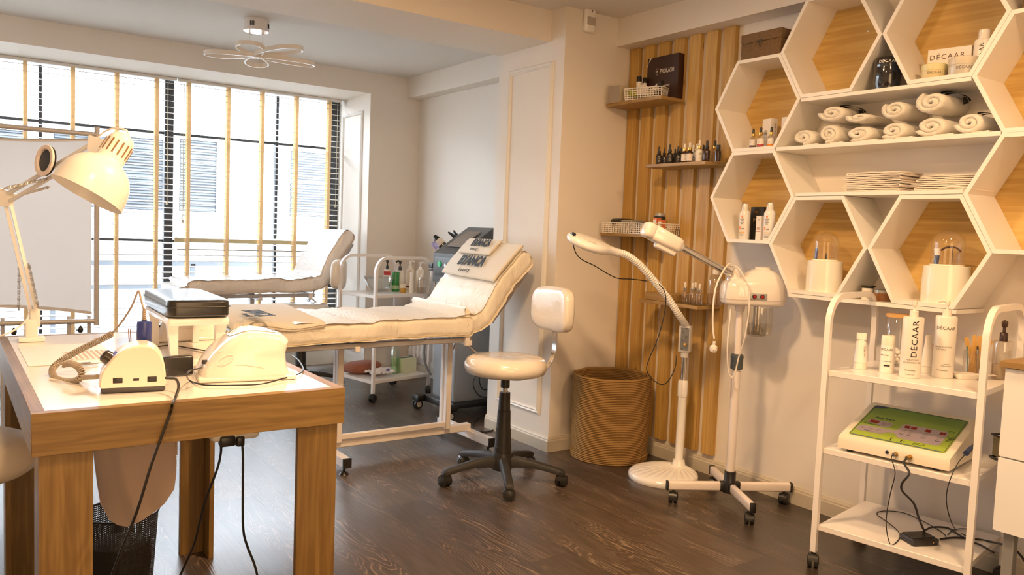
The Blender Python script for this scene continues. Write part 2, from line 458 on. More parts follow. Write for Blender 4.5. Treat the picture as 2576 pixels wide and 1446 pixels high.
struct('floor', MB().box(((XL + XR) / 2, (YF + YW) / 2, -0.05), (XR - XL, YW - YF + 0.1, 0.10)), floor_material(), flat=True)
struct('ceiling', MB().box(((XL + XR) / 2, (YF + YB) / 2, ZC + 0.05), (XR - XL, YB - YF, 0.10)), CEILM, flat=True)
struct('wall_right', MB().box((XR + 0.05, (YF + YW) / 2, ZC / 2), (0.10, YW - YF + 0.4, ZC)), PAINT, flat=True)
struct('wall_left', MB().box((XL - 0.05, (YF + YW) / 2, ZC / 2), (0.10, YW - YF + 0.4, ZC)), PAINT, flat=True)
struct('wall_front', MB().box(((XL + XR) / 2, YF - 0.05, ZC / 2), (XR - XL, 0.10, ZC)), PAINT, flat=True)
# deep lintel over the window, and the pier between the window and the niche
struct('wall_lintel', MB().box(((XL + XR) / 2, (YB + YW + 0.12) / 2, (2.42 + ZC + 0.1) / 2), (XR - XL, YW - YB + 0.12, ZC + 0.1 - 2.42)), PAINT, flat=True)
pier = struct('wall_pier', MB().box(((2.99 + XR) / 2, (YB + YW + 0.12) / 2, 1.21), (XR - 2.99, YW - YB + 0.12, 2.42)), PAINT, flat=True)
struct('wall_sill', MB().box(((XL + 2.99) / 2, YW + 0.06, 0.065), (2.99 - XL, 0.12, 0.13)), TRIMW, flat=True)
# ceiling beams
struct('trim_1', MB().box(((XL + XR) / 2, 4.11, (2.415 + ZC) / 2), (XR - XL, 0.53, ZC - 2.415)), PAINT, flat=True)['label'] = 'beam across the ceiling'
struct('trim_2', MB().box(((3.328 + XR) / 2, (YF + 3.71) / 2, (2.43 + ZC) / 2), (XR - 3.328, 3.71 - YF, ZC - 2.43)), PAINT, flat=True)
struct('trim_3', MB().box(((3.34 + XR) / 2, (4.376 + YB) / 2, (2.42 + ZC) / 2), (XR - 3.34, YB - 4.376, ZC - 2.42)), PAINT, flat=True)
column = struct('wall_column', MB().box(((2.93 + XR) / 2, (3.71 + 4.376) / 2, (0 + 2.597) / 2), (XR - 2.93, 0.666, 2.595)), PAINT, flat=True)

def moulding(x, y0, y1, z0, z1, w=0.03, d=0.014):
    """picture-frame moulding on a face that looks towards -x"""
    mb = MB()
    prof = [(0, 0), (w, 0), (w, d * 0.5), (w * 0.8, d), (w * 0.55, d * 0.6), (w * 0.3, d), (0, d * 0.55)]
    corners = [(y0, z0), (y1, z0), (y1, z1), (y0, z1)]
    inn = [(1, 1), (-1, 1), (-1, -1), (1, -1)]
    rings = [[(x - q, cy + iy * p, cz + iz * p) for p, q in prof] for (cy, cz), (iy, iz) in zip(corners, inn)]
    return mb.loft(rings, closed=True)
struct('panel_moulding', moulding(2.93, 3.80, 4.255, 0.205, 2.30), TRIMW, parent=column)
struct('panel_moulding', moulding(2.99, 6.555, 6.99, 0.22, 2.29), TRIMW, parent=pier)

BB = mat('baseboard_laminate', (0.60, 0.54, 0.44), 0.45, vary=0.08, vscale=14)
def skirting(name, pts, h=0.088, t=0.016):
    """moulded skirting along a floor polyline; the wall is on the left of the walking direction"""
    prof = [(0, 0), (t, 0), (t, h * 0.72), (t * 0.75, h * 0.80), (t * 0.75, h * 0.86), (t * 0.4, h * 0.95), (t * 0.3, h), (0, h)]
    P = [Vector(p) for p in pts]; rings = []
    for i, p in enumerate(P):
        def nrm(a, b):
            d = (b - a).normalized(); return Vector((d.y, -d.x))
        if i == 0: n = nrm(P[0], P[1])
        elif i == len(P) - 1: n = nrm(P[-2], P[-1])
        else:
            a, b = nrm(P[i - 1], P[i]), nrm(P[i], P[i + 1]); n = (a + b) / (1 + a.dot(b))
        rings.append([(p.x + n.x * q, p.y + n.y * q, z) for q, z in prof])
    o = struct(name, MB().loft(rings), BB, flat=True); return o
skirting('baseboard_right', [(XR, YF), (XR, 3.71)][::-1])
skirting('baseboard_column', [(2.93, 4.376), (2.93, 3.71), (XR - 0.02, 3.71)][::1])
struct_bp = skirting('baseboard_pier', [(2.99, YW - 0.02), (2.99, YB), (XR, YB)])
skirting('baseboard_niche', [(XR, YB - 0.02), (XR, 4.38)])
skirting('baseboard_left', [(XL, YF), (XL, YW)])

# ---------------------------------------------------------------- windows
FRAME = mat('window_frame_black', (0.02, 0.022, 0.026), 0.4)
KHAKI = mat('khaki_rail', (0.40, 0.32, 0.17), 0.5)
def window(name, x0, x1, mull, rail, posts):
    mb = MB()
    z0, z1 = 0.13, 2.42
    for x, w in posts: mb.box((x, YW + 0.045, (z0 + z1) / 2), (w, 0.07, z1 - z0), 0.004)
    for x in mull: mb.box((x, YW + 0.05, (z0 + z1) / 2), (0.024, 0.045, z1 - z0 - 0.04), 0.003)
    mb.box(((x0 + x1) / 2, YW + 0.05, z0 + 0.02), (x1 - x0, 0.07, 0.04))
    mb.box(((x0 + x1) / 2, YW + 0.052, 1.985), (x1 - x0, 0.04, 0.020))
    mb.box(((x0 + x1) / 2, YW + 0.052, 1.108), (x1 - x0, 0.04, 0.020))
    o = struct(name, mb, FRAME, flat=True)
    link('pane', MB().box(((x0 + x1) / 2, YW + 0.052, (z0 + z1) / 2), (x1 - x0 - 0.02, 0.006, z1 - z0 - 0.03)), GLASSP, o, flat=True)
    return o
window('window_1', XL, 1.50, (-1.0, -0.2, 0.606), None, ((XL + 0.03, 0.06), (1.515, 0.07)))
w2 = window('window_2', 1.552, 2.96, (2.414,), None, ((2.945, 0.075),))
link('rail', MB().box(((1.56 + 2.93) / 2, YW - 0.004, 1.124), (2.93 - 1.56, 0.03, 0.046), 0.004), KHAKI, w2)

# ---------------------------------------------------------------- venetian blinds
SLAT = mat('blind_slat_cream', (0.55, 0.52, 0.48), 0.5)
TAPE = translucent('blind_tape_tan', (0.80, 0.64, 0.42), 0.45)
CORD = mat('blind_cord', (0.62, 0.58, 0.45), 0.8)
def blind(name, label, x0, x1, tapes, y, zb, cords, handles):
    t = thing(name, label, 'blind', ((x0 + x1) / 2, y, zb), 0, 'venetian blinds')
    mb = MB(); z = 2.375; tilt = rad(8); n = 0
    while z > zb + 0.05:
        c, s_ = cos(tilt) * 0.025, sin(tilt) * 0.025
        mb.add([(x0, y - c, z - s_), (x1, y - c, z - s_), (x1, y, z + 0.003), (x0, y, z + 0.003), (x1, y + c, z + s_), (x0, y + c, z + s_),
                (x0, y - c, z - s_ - 0.003), (x1, y - c, z - s_ - 0.003), (x1, y, z), (x0, y, z), (x1, y + c, z + s_ - 0.003), (x0, y + c, z + s_ - 0.003)],
               [(0, 1, 2, 3), (3, 2, 4, 5), (6, 9, 8, 7), (9, 11, 10, 8), (0, 6, 7, 1), (5, 4, 10, 11), (0, 3, 9, 6), (3, 5, 11, 9), (1, 7, 8, 2), (2, 8, 10, 4)])
        z -= 0.0475
    link('slats', mb, SLAT, t, world=True, flat=True)
    link('headrail', MB().box(((x0 + x1) / 2, y, 2.408), (x1 - x0, 0.05, 0.022), 0.003), TRIMW, t, world=True)
    link('bottom_rail', MB().box(((x0 + x1) / 2, y, zb + 0.012), (x1 - x0, 0.052, 0.018), 0.004), SLAT, t, world=True)
    for x in tapes:
        mb = MB()
        for dy in (-0.029, 0.029): mb.box((x, y + dy, (2.40 + zb) / 2), (0.027, 0.0012, 2.40 - zb))
        link('ladder_tape', mb, TAPE, t, world=True, flat=True)
    for (x, z) in cords:
        c = link('pull_cord', MB().cyl((x, y - 0.036, 2.38), (x, y - 0.036, z), 0.0028, n=6), CORD, t, world=True)
        link('tassel', MB().lathe([(0.003, 0.03), (0.006, 0.025), (0.011, 0.004), (0.008, 0), (0, 0)], 10, (x, y - 0.036, z - 0.02)), CORD, c, world=True)
    return t
blind('venetian_blind', 'white slatted blind with tan tapes, wide left one behind the folding screen', XL + 0.02, 1.548, (-1.35, -0.75, -0.12, 0.502, 0.81, 1.112, 1.401), 6.98, 0.17, ((1.478, 1.42), (1.60, 1.28)), ())
blind('venetian_blind', 'white slatted blind with tan tapes, right one above the covered bed', 1.562, 2.955, (1.644, 1.959, 2.244, 2.546, 2.849), 6.98, 0.17, ((2.915, 1.47),), ())

# ---------------------------------------------------------------- the building across the yard
FAC = mat('neighbour_facade', (0.34, 0.345, 0.35), 0.95)
SHUT = mat('shutter_grey', (0.012, 0.016, 0.021), 0.6)
nb = thing('neighbour_building', 'pale building outside the blinds with grey louvred shutters', 'building', (2.0, 10.2, -1.0))
link('facade', MB().box((1.8, 10.35, 1.02), (16, 0.5, 4.04)), FAC, nb, world=True, flat=True)
for x0, x1, z0, z1 in ((2.27, 2.70, 1.38, 2.22), (1.60, 2.10, 1.375, 2.19), (0.35, 0.72, 1.38, 2.15), (0.98, 1.58, 1.38, 2.17), (-0.6, -0.1, 1.38, 2.1), (3.6, 4.2, 1.38, 2.2)):
    mb = MB(); n = 26
    mb.box(((x0 + x1) / 2, 10.085, (z0 + z1) / 2), (x1 - x0, 0.02, z1 - z0))
    for i in range(n): mb.box(((x0 + x1) / 2, 10.07, z0 + (i + 0.5) * (z1 - z0) / n), (x1 - x0 - 0.03, 0.02, (z1 - z0) / n * 0.55))
    link('shutter', mb, SHUT, nb, world=True, flat=True)
    link('shutter_frame', moulding(10.06, 0, 0, 0, 0) if False else MB().box((x0 - 0.02, 10.07, (z0 + z1) / 2), (0.04, 0.06, z1 - z0 + 0.08)).box((x1 + 0.02, 10.07, (z0 + z1) / 2), (0.04, 0.06, z1 - z0 + 0.08)).box(((x0 + x1) / 2, 10.07, z1 + 0.02), (x1 - x0, 0.06, 0.04)).box(((x0 + x1) / 2, 10.07, z0 - 0.02), (x1 - x0, 0.06, 0.04)), FAC, nb, world=True, flat=True)
gp = thing('railing', 'grey railing low outside the window, in front of the pale building', 'railing', (1.0, 9.3, -0.9))
link('top_bar', MB().box((1.2, 9.3, 0.80), (9, 0.05, 0.05)), SHUT, gp, world=True)
link('lower_bar', MB().box((1.2, 9.3, 0.55), (9, 0.04, 0.04)), SHUT, gp, world=True)
for i in range(6): link('post', MB().box((-1.8 + i * 1.35, 9.3, -0.05), (0.05, 0.05, 1.7)), SHUT, gp, world=True)
struct('ground_outside', MB().box((1.8, 9.0, -1.0), (18, 3.6, 0.1)), mat('yard_concrete', (0.16, 0.16, 0.155), 0.9), flat=True)

# ---------------------------------------------------------------- vertical oak slats on the right wall
mb = MB(); y = 3.704
for i in range(7):
    w = 0.080; mb.box((3.448, y - w / 2, (0.112 + 2.43) / 2), (0.030, w, 2.43 - 0.112), 0.0015, 1); y -= 0.1208
slats = solo('slat_wall_panel', mb, OAKS, 'seven vertical oak boards fixed to the right wall beside the column', 'wall panel')

# ---------------------------------------------------------------- oak shelves on the slats
OSH = wood('oak_shelf_y', (0.50, 0.33, 0.12), (0.30, 0.175, 0.055), 'Y', knots=False)
def wshelf(y0, y1, z, label):
    return solo('wall_shelf', MB().box((3.3395, (y0 + y1) / 2, z - 0.009), (0.186, y1 - y0, 0.018), 0.001, 1), OSH, label, 'shelf', 'oak shelves on the boarded wall')
wshelf(3.235, 3.69, 2.078, 'topmost small oak shelf on the boards, under the dark brown box')
wshelf(2.895, 3.33, 1.703, 'small oak shelf on the boards carrying the row of dropper bottles')
wshelf(3.235, 3.69, 1.312, 'small oak shelf on the boards carrying white plastic baskets')
wshelf(2.895, 3.33, 0.942, 'lowest small oak shelf on the boards, behind the steamer')

# ---------------------------------------------------------------- hexagon shelves
HB = mat('shelf_board_white', (0.84, 0.81, 0.76), 0.4)
def hexagon(yl, zc, label):
    s, hx, hz, t = 0.2525, 0.12625, 0.2248, 0.0165
    t_ = thing('hexagon_shelf', label, 'shelf', (3.35, yl - hx - s / 2, zc - hz), 0, 'hexagon wall shelves')
    O = [(yl, zc), (yl - hx, zc + hz), (yl - hx - s, zc + hz), (yl - 2 * hx - s, zc), (yl - hx - s, zc - hz), (yl - hx, zc - hz)]
    cy = yl - hx - s / 2
    k = 1 - t / (hz)
    e = 0.0006
    O = [(cy + (a - cy) * (1 - e / hz), zc + (b - zc) * (1 - e / hz)) for a, b in O]
    I = [(cy + (a - cy) * k, zc + (b - zc) * k) for a, b in O]
    mb = MB(); n = 6
    vs = []
    for x in (3.23, 3.4625):
        vs += [(x, a, b) for a, b in O] + [(x, a, b) for a, b in I]
    fs = []
    for i in range(6):
        j = (i + 1) % 6
        fs += [(i, j, 6 + j, 6 + i), (12 + i, 18 + i, 18 + j, 12 + j), (i, 12 + i, 12 + j, j), (6 + i, 6 + j, 18 + j, 18 + i)]
    mb.add(vs, fs)
    link('board_frame', mb, HB, t_, world=True, flat=True)
    kk = k * 0.999
    link('back_panel', MB().prism([(cy + (a - cy) * kk, zc + (b - zc) * kk) for a, b in O], 'X', 3.452, 3.4615), OAKP, t_, world=True, flat=True)
    return t_
HEXY = 2.834
hexagon(HEXY, 1.960, 'white hexagon shelf at upper left, holding three small serum bottles')
hexagon(HEXY, 1.511, 'white hexagon shelf at lower left, holding two spray cans')
hexagon(HEXY - 0.379, 2.185, 'empty white hexagon shelf, topmost beside the ceiling beam')
hexagon(HEXY - 0.379, 1.286, 'white hexagon shelf holding the smaller domed holder, above the steamer')
hexagon(HEXY - 0.884, 2.185, 'white hexagon shelf holding the white lettered box and cream jars')
hexagon(HEXY - 0.884, 1.286, 'white hexagon shelf holding the larger domed holder')
hexagon(HEXY - 1.263, 1.960, 'white hexagon shelf at the upper right picture edge, beside the towels')
hexagon(HEXY - 1.263, 1.511, 'white hexagon shelf at the lower right picture edge, above the cabinet')
def board(y0, y1, ztop, th, label):
    return solo('shelf_board', MB().box((3.3465, (y0 + y1) / 2, ztop - th / 2), (0.232, y0 - y1, th), 0.0006, 1), HB, label, 'shelf', 'long white shelf boards between the hexagons')
board(2.3275, 1.5725, 1.9595 - 0.2248 * 0 - 0.0, 0.016, 'long white shelf board under the two upper hexagons, over the rolled towels')
board(2.4490, 1.4495, 1.7440, 0.0180, 'long white shelf board carrying the rolled towels')
board(2.3275, 1.5725, 1.5275, 0.0155, 'long white shelf board carrying the folded towel stacks')
board(2.3275, 1.5600, 1.0600, 0.0160, 'long white bottom board under the two lower hexagons')

# ================================================================== THE DESK AND WHAT IS ON IT
CR, CU, CF = Vector((0.8174, -0.5748, 0.0392)), Vector((0.0083, 0.0797, 0.9968)), Vector((0.5761, 0.8144, -0.0699))
def aim(p, d, roll=0.0):
    """matrix that carries local +z onto direction d at point p"""
    return Matrix.Translation(p) @ Vector(d).to_track_quat('Z', 'Y').to_matrix().to_4x4() @ Matrix.Rotation(roll, 4, 'Z')

DX0, DX1, DY0, DY1, DZ = 0.149, 0.855, 1.945, 3.222, 0.875
desk = thing('manicure_desk', 'oak desk with white glossy top and L-shaped legs in the foreground', 'desk', ((DX0 + DX1) / 2, (DY0 + DY1) / 2, 0))
b = 0.027
for y in (DY0 + b / 2, DY1 - b / 2): link('apron', MB().box(((DX0 + DX1) / 2, y, DZ - 0.0465), (DX1 - DX0, b, 0.093), 0.0008, 1), OAKX, desk, world=True)
for x in (DX0 + b / 2, DX1 - b / 2): link('side_apron', MB().box((x, (DY0 + DY1) / 2, DZ - 0.0465), (b, DY1 - DY0 - 2 * b, 0.093), 0.0008, 1), OAKY, desk, world=True)
link('tabletop', MB().box(((DX0 + DX1) / 2, (DY0 + DY1) / 2, DZ - 0.0095), (DX1 - DX0 - 2 * b, DY1 - DY0 - 2 * b, 0.018)), mat('white_gloss_top', (0.85, 0.82, 0.79), 0.14, coat=0.5), desk, world=True)
for sx, x in ((1, DX0 + 0.014), (-1, DX1 - 0.014)):
    for sy, y in ((1, DY0 + 0.012), (-1, DY1 - 0.012)):
        mb = MB().box((x + sx * 0.0525, y + sy * 0.009, 0.391), (0.105, 0.018, 0.782), 0.0008, 1).box((x + sx * 0.009, y + sy * 0.060, 0.391), (0.018, 0.084, 0.782), 0.0008, 1)
        link('leg', mb, OAKZ, desk, world=True)

# --- desk lamp
LW = mat('lamp_enamel_white', (0.90, 0.88, 0.85), 0.35, coat=0.2)
lamp = thing('desk_lamp', 'white spring-arm desk lamp clamped to the back left corner of the desk', 'lamp', (0.236, 3.068, DZ))
p0 = Vector((0.236, 3.068, DZ)); base = Vector((0.246, 3.062, 0.952)); elb = Vector((0.168, 3.052, 1.339)); head = Vector((0.370, 2.654, 1.501))
mb = MB().box((p0.x, p0.y, DZ + 0.008), (0.075, 0.055, 0.015), 0.003).box((p0.x, p0.y, DZ + 0.045), (0.036, 0.034, 0.06), 0.004)
mb.cyl(p0 + Vector((0, 0, 0.07)), base, 0.011)
link('clamp', mb, LW, lamp, world=True)
mb = MB(); side = CF.cross(elb - base).normalized()
d = (elb - base).normalized(); lat = d.cross(CF).normalized()
for q in (-0.009, 0.009): mb.sqtube([base + lat * q, elb + lat * q], 0.0095, 0.0095)
mb.box(base, (0.03, 0.02, 0.06), 0.004)
link('lower_arm', mb, LW, lamp, world=True)
d2 = (head - elb).normalized(); lat2 = d2.cross(CF).normalized()
mb = MB()
for q in (-0.012, 0.012): mb.sqtube([elb + lat2 * q, head + lat2 * q], 0.0095, 0.0095)
link('upper_arm', mb, LW, lamp, world=True)
mb = MB(); mb.x = aim(elb + Vector((0, 0, 0.004)), CF * -1)
mb.prism([(-0.028, 0.032), (0.030, 0.012), (0.012, -0.03), (-0.02, -0.028), (-0.034, 0.01)], 'Z', -0.008, 0.008)
link('elbow_joint', mb, LW, lamp, world=True)
mb = MB(); mb.x = aim(head, CF * -1); mb.prism([(-0.02, 0.03), (0.022, 0.018), (0.024, -0.012), (0.0, -0.034), (-0.024, -0.012)], 'Z', -0.008, 0.008)
link('head_joint', mb, LW, lamp, world=True)
for a, c in ((base + (elb - base) * 0.10 - lat * 0.022 - CF * 0.006, base + (elb - base) * 0.44 - lat * 0.024 - CF * 0.006), (base + (elb - base) * 0.10 + lat * 0.045, base + (elb - base) * 0.44 + lat * 0.012),
             (elb + (head - elb) * 0.05 + lat2 * 0.028 - CF * 0.008, elb + (head - elb) * 0.45 - lat2 * 0.012 - CF * 0.008), (elb + (head - elb) * 0.10 + CF * 0.012 - lat2 * 0.004, elb + (head - elb) * 0.42 - lat2 * 0.03 + CF * 0.012)):
    mb = MB(); n = 150; ax = (c - a); u = ax.orthogonal().normalized(); w = ax.normalized().cross(u)
    mb.tube([a + ax * (i / n) + (u * cos(i * 1.5) + w * sin(i * 1.5)) * 0.0042 for i in range(n + 1)], 0.0011, 4, 0)
    mb.cyl(a - ax.normalized() * 0.008, a + ax.normalized() * 0.004, 0.003, n=8).cyl(c - ax.normalized() * 0.004, c + ax.normalized() * 0.008, 0.003, n=8)
    link('spring', mb, STEEL, lamp, world=True)
ax = (-CR * 0.404 - CU * 0.872 - CF * 0.277).normalized()
top = Vector((0.434, 2.574, 1.532)); L = 0.205
sh_x = aim(top, ax)
mb = MB(); mb.x = sh_x
prof = [(0.0, 0.0), (0.018, 0.001), (0.029, 0.008), (0.036, 0.022), (0.039, 0.045), (0.039, 0.085), (0.043, 0.092), (0.058, 0.100), (0.076, 0.116), (0.090, 0.140), (0.098, 0.170), (0.1015, 0.205),
        (0.0995, 0.205), (0.096, 0.170), (0.088, 0.141), (0.074, 0.118), (0.056, 0.103), (0.037, 0.094), (0.036, 0.045), (0.02, 0.012), (0.0, 0.01)]
mb.lathe(prof, 48, cap=False)
sh = link('shade', mb, LW, lamp, world=True)
mb = MB()
for k in range(16):
    a = 2 * pi * k / 16; mb.x = sh_x @ Matrix.Rotation(a, 4, 'Z'); mb.box((0.0392, 0, 0.050), (0.0016, 0.0042, 0.040))
link('vent_slots', mb, mat('slot_brown', (0.30, 0.17, 0.08), 0.7), sh, world=True)
mb = MB().tube([head + CR * 0.012, head + CR * 0.03 - CF * 0.0, top + ax * 0.055 - CR * 0.035], 0.006, 8)
link('bracket', mb, LW, lamp, world=True)
mb = MB().tube([(0.370, 2.655, 1.520), (0.386, 2.633, 1.541), (0.411, 2.604, 1.552), (0.436, 2.574, 1.546), (0.441, 2.569, 1.530)], 0.0028, 8)
mb.tube([(0.147, 3.068, 1.353), (0.160, 3.048, 1.370), (0.173, 3.040, 1.377), (0.180, 3.047, 1.370)], 0.0028, 8)
mb.tube([(0.231, 3.062, 0.976), (0.221, 3.055, 0.946), (0.191, 3.049, 0.919), (0.158, 3.046, 0.902), (0.127, 3.068, 0.891), (0.085, 3.095, 0.863)], 0.003, 8)
link('lamp_cord', mb, LW, lamp, world=True)

# ring clipped to the lamp arm
rc = Vector((0.270, 2.831, 1.454)); rn = (-CF * 0.86 - CR * 0.50 + CU * 0.1).normalized()
ring = thing('clip_on_ring', 'white ring with dark backing clipped to the arm of the desk lamp', 'ring light', rc)
mb = MB(); mb.x = aim(rc + rn * 0.016, rn); mb.lathe([(0.034, 0), (0.047, 0), (0.0485, 0.003), (0.047, 0.007), (0.036, 0.007), (0.034, 0.004), (0.034, 0)], 40, cap=False)
link('ring', mb, mat('ring_white', (0.85, 0.74, 0.68), 0.3), ring, world=True)
mb = MB(); mb.x = aim(rc + rn * 0.014, rn); mb.lathe([(0.0, -0.004), (0.046, -0.004), (0.047, 0.0), (0.036, 0.001), (0.0, 0.001)], 40, cap=False)
link('back_plate', mb, BLK, ring, world=True)
mb = MB(); mb.x = aim(rc + rn * 0.004, rn); mb.box((0, 0, 0), (0.03, 0.03, 0.012), 0.002)
link('clip', mb, BLK, ring, world=True)

# --- nail drill
def hump(mb, prof, ys):
    """outline in x-z swept along y; ys = [(y, scale)] so the ends can round over"""
    cx = sum(p[0] for p in prof) / len(prof)
    return mb.loft([[(cx + (x - cx) * s, y, z * (0.5 + 0.5 * s) if z > 0 else 0) for x, z in prof] for y, s in ys])
def curve2(pts, k=5): return [(p.x, p.y) for p in catmull([Vector((a, b_, 0)) for a, b_ in pts], k)]
DRP = mat('drill_cream', (0.80, 0.73, 0.62), 0.3, coat=0.3)
drill = thing('nail_drill_unit', 'cream nail drill control box with dark base at the front of the desk', 'nail drill', (0.298, 2.105, DZ), rad(-9))
prof = [(0.002, 0.014)] + curve2([(0.0, 0.02), (0.006, 0.05), (0.024, 0.078), (0.05, 0.102), (0.085, 0.114), (0.118, 0.110), (0.139, 0.088), (0.148, 0.05), (0.150, 0.02)]) + [(0.149, 0.014)]
mb = hump(MB(), prof, [(0.0, 0.93), (0.004, 0.97), (0.014, 0.995), (0.03, 1), (0.085, 1), (0.105, 0.97), (0.115, 0.9)])
body = link('body', mb, DRP, drill, angle=50)
link('base', MB().box((0.076, 0.058, 0.008), (0.142, 0.118, 0.016), 0.006, 3), mat('drill_base_dark', (0.06, 0.055, 0.06), 0.4), drill)
mb = MB(); mb.x = Matrix.Translation((0.026, 0.030, 0.078)) @ Matrix.Rotation(rad(-52), 4, 'Y'); mb.lathe([(0.0, 0.022), (0.010, 0.022), (0.0155, 0.017), (0.018, 0.0)], 24, cap=False)
kn = link('knob', mb, mat('knob_dark_brown', (0.035, 0.025, 0.022), 0.2, coat=0.5), drill)
mb = MB(); mb.x = Matrix.Translation((0.028, 0.034, 0.080)) @ Matrix.Rotation(rad(-52), 4, 'Y'); mb.lathe([(0.0, 0.004), (0.0195, 0.004), (0.0215, -0.004)], 24)
link('knob_ring', mb, mat('blue_plastic', (0.03, 0.05, 0.33), 0.35), kn)
for x in (0.042, 0.117): link('switch', MB().box((x, 0.0015, 0.031), (0.021, 0.006, 0.013), 0.001), BLK, drill)
link('socket', MB().box((0.082, 0.0012, 0.0315), (0.013, 0.004, 0.006), 0.0008), BLK, drill)
link('side_plug', MB().box((0.153, 0.062, 0.034), (0.012, 0.010, 0.016), 0.002), BLK, drill)
mb = MB().tube([(0.442, 2.073, 0.909), (0.450, 2.055, 0.911), (0.456, 2.038, 0.912), (0.457, 2.013, 0.907), (0.450, 1.980, 0.897), (0.436, 1.950, 0.881), (0.419, 1.898, 0.880), (0.425, 1.938, 0.857), (0.412, 1.936, 0.820), (0.383, 1.935, 0.737), (0.357, 1.950, 0.630), (0.329, 2.000, 0.515), (0.312, 2.100, 0.379)], 0.0033, 8, 4)
c = solo('power_cable', mb, BLK, 'black cord of the nail drill hanging over the front edge of the desk', 'cord')

cup = thing('clear_cup', 'small clear cup behind the nail drill holding the blue handpiece', 'cup', (0.431, 2.269, 0.875))
link('wall', MB().lathe([(0.0, 0.001), (0.018, 0.001), (0.0215, 0.098), (0.0205, 0.098), (0.0172, 0.003), (0.0, 0.003)], 28, cap=False), CLEAR, cup)
hp = thing('drill_handpiece', 'blue nail drill handpiece with coiled grey cord, upright in the clear cup', 'drill handpiece', (0.425, 2.240, 0.881))
hb = Vector((0.425, 2.240, 0.881)); hv = Vector((-0.004, 0.006, 1)).normalized()
mb = MB(); mb.x = aim(hb, hv); mb.lathe([(0.006, 0.0), (0.010, 0.012), (0.0145, 0.03), (0.0165, 0.05), (0.0165, 0.095), (0.0185, 0.098), (0.0185, 0.140), (0.0175, 0.148), (0.008, 0.151)], 28)
BLUE = mat('handpiece_blue', (0.022, 0.04, 0.22), 0.35, coat=0.3)
link('grip', mb, BLUE, hp, world=True)
GC = mat('cord_grey_beige', (0.36, 0.30, 0.24), 0.45)
mb = MB(); mb.x = aim(hb + hv * 0.151, hv)
for k in range(6): mb.lathe([(0.0045, k * 0.005), (0.0066 - k * 0.0004, k * 0.005 + 0.0012), (0.0066 - k * 0.0004, k * 0.005 + 0.0034), (0.0045, k * 0.005 + 0.0048)], 14)
link('strain_relief', mb, GC, hp, world=True)
tp = hb + hv * 0.18
mb = MB().tube([tp, tp + Vector((-0.004, 0, 0.008)), (0.422, 2.300, 1.102), (0.416, 2.303, 1.092), (0.407, 2.319, 1.059), (0.388, 2.353, 1.014), (0.370, 2.376, 0.984)], 0.0026, 8, 4)
link('straight_cord', mb, GC, hp, world=True)
path = catmull([Vector(p) for p in ((0.370, 2.376, 0.984), (0.361, 2.381, 0.976), (0.340, 2.383, 0.965), (0.295, 2.400, 0.939), (0.259, 2.411, 0.915), (0.234, 2.403, 0.894), (0.232, 2.378, 0.879), (0.243, 2.345, 0.871), (0.263, 2.295, 0.875), (0.278, 2.261, 0.887), (0.283, 2.258, 0.901), (0.276, 2.276, 0.915), (0.263, 2.311, 0.919), (0.250, 2.331, 0.913))], 40)
pts = []; tot = 0.0; prev = path[0]; upv = None
for i, p in enumerate(path):
    tot += (p - prev).length; dd = (path[min(i + 1, len(path) - 1)] - path[max(i - 1, 0)]).normalized(); prev = p
    if upv is None: upv = dd.orthogonal().normalized()
    upv = (upv - dd * upv.dot(dd)).normalized(); w = dd.cross(upv); ph = tot / 0.0052 * 2 * pi
    pts.append((p, dd, upv.copy(), w, tot))
mb = MB(); dense = []
T_ = pts[-1][4]; n = int(T_ / 0.0052 * 9); j = 0
for i in range(n):
    s = T_ * i / n
    while pts[j + 1][4] < s: j += 1
    t = (s - pts[j][4]) / max(1e-9, pts[j + 1][4] - pts[j][4]); p = pts[j][0].lerp(pts[j + 1][0], t)
    a = s / 0.0052 * 2 * pi; dense.append(p + (pts[j][2] * cos(a) + pts[j][3] * sin(a)) * 0.0072)
mb.tube(dense, 0.0021, 5, 0)
link('coiled_cord', mb, GC, hp, world=True)
link('cord_sleeve', MB().tube([(0.278, 2.261, 0.887), (0.289, 2.241, 0.893), (0.309, 2.190, 0.902)], 0.0062, 10), GC, hp, world=True)
for i, (x, dz, ln) in enumerate(((324, 0, 0.118), (327, 0, 0.116), (356, 0, 0.120))):
    p = Vector((0.417, 2.373, 0.876)) if i < 2 else Vector((0.415, 2.209, 0.885)); 
    p = p + Vector((0.003 * i, 0, 0)) if i < 2 else p
    q = Vector((0.389, 2.254, 1.011)) if i == 0 else (Vector((0.393, 2.251, 1.010)) if i == 1 else Vector((0.423, 2.254, 1.008)))
    solo('nail_stick', MB().cyl(p, q, 0.0017, 0.0012, 8), mat('orange_wood_stick', (0.42, 0.22, 0.09), 0.6),
         ('left one of two thin brown nail sticks behind the nail drill box' if i == 0 else 'right one of two thin brown nail sticks behind the nail drill box') if i < 2 else 'thin pale stick leaning in the clear cup beside the blue handpiece', 'nail stick', 'nail sticks behind the drill')

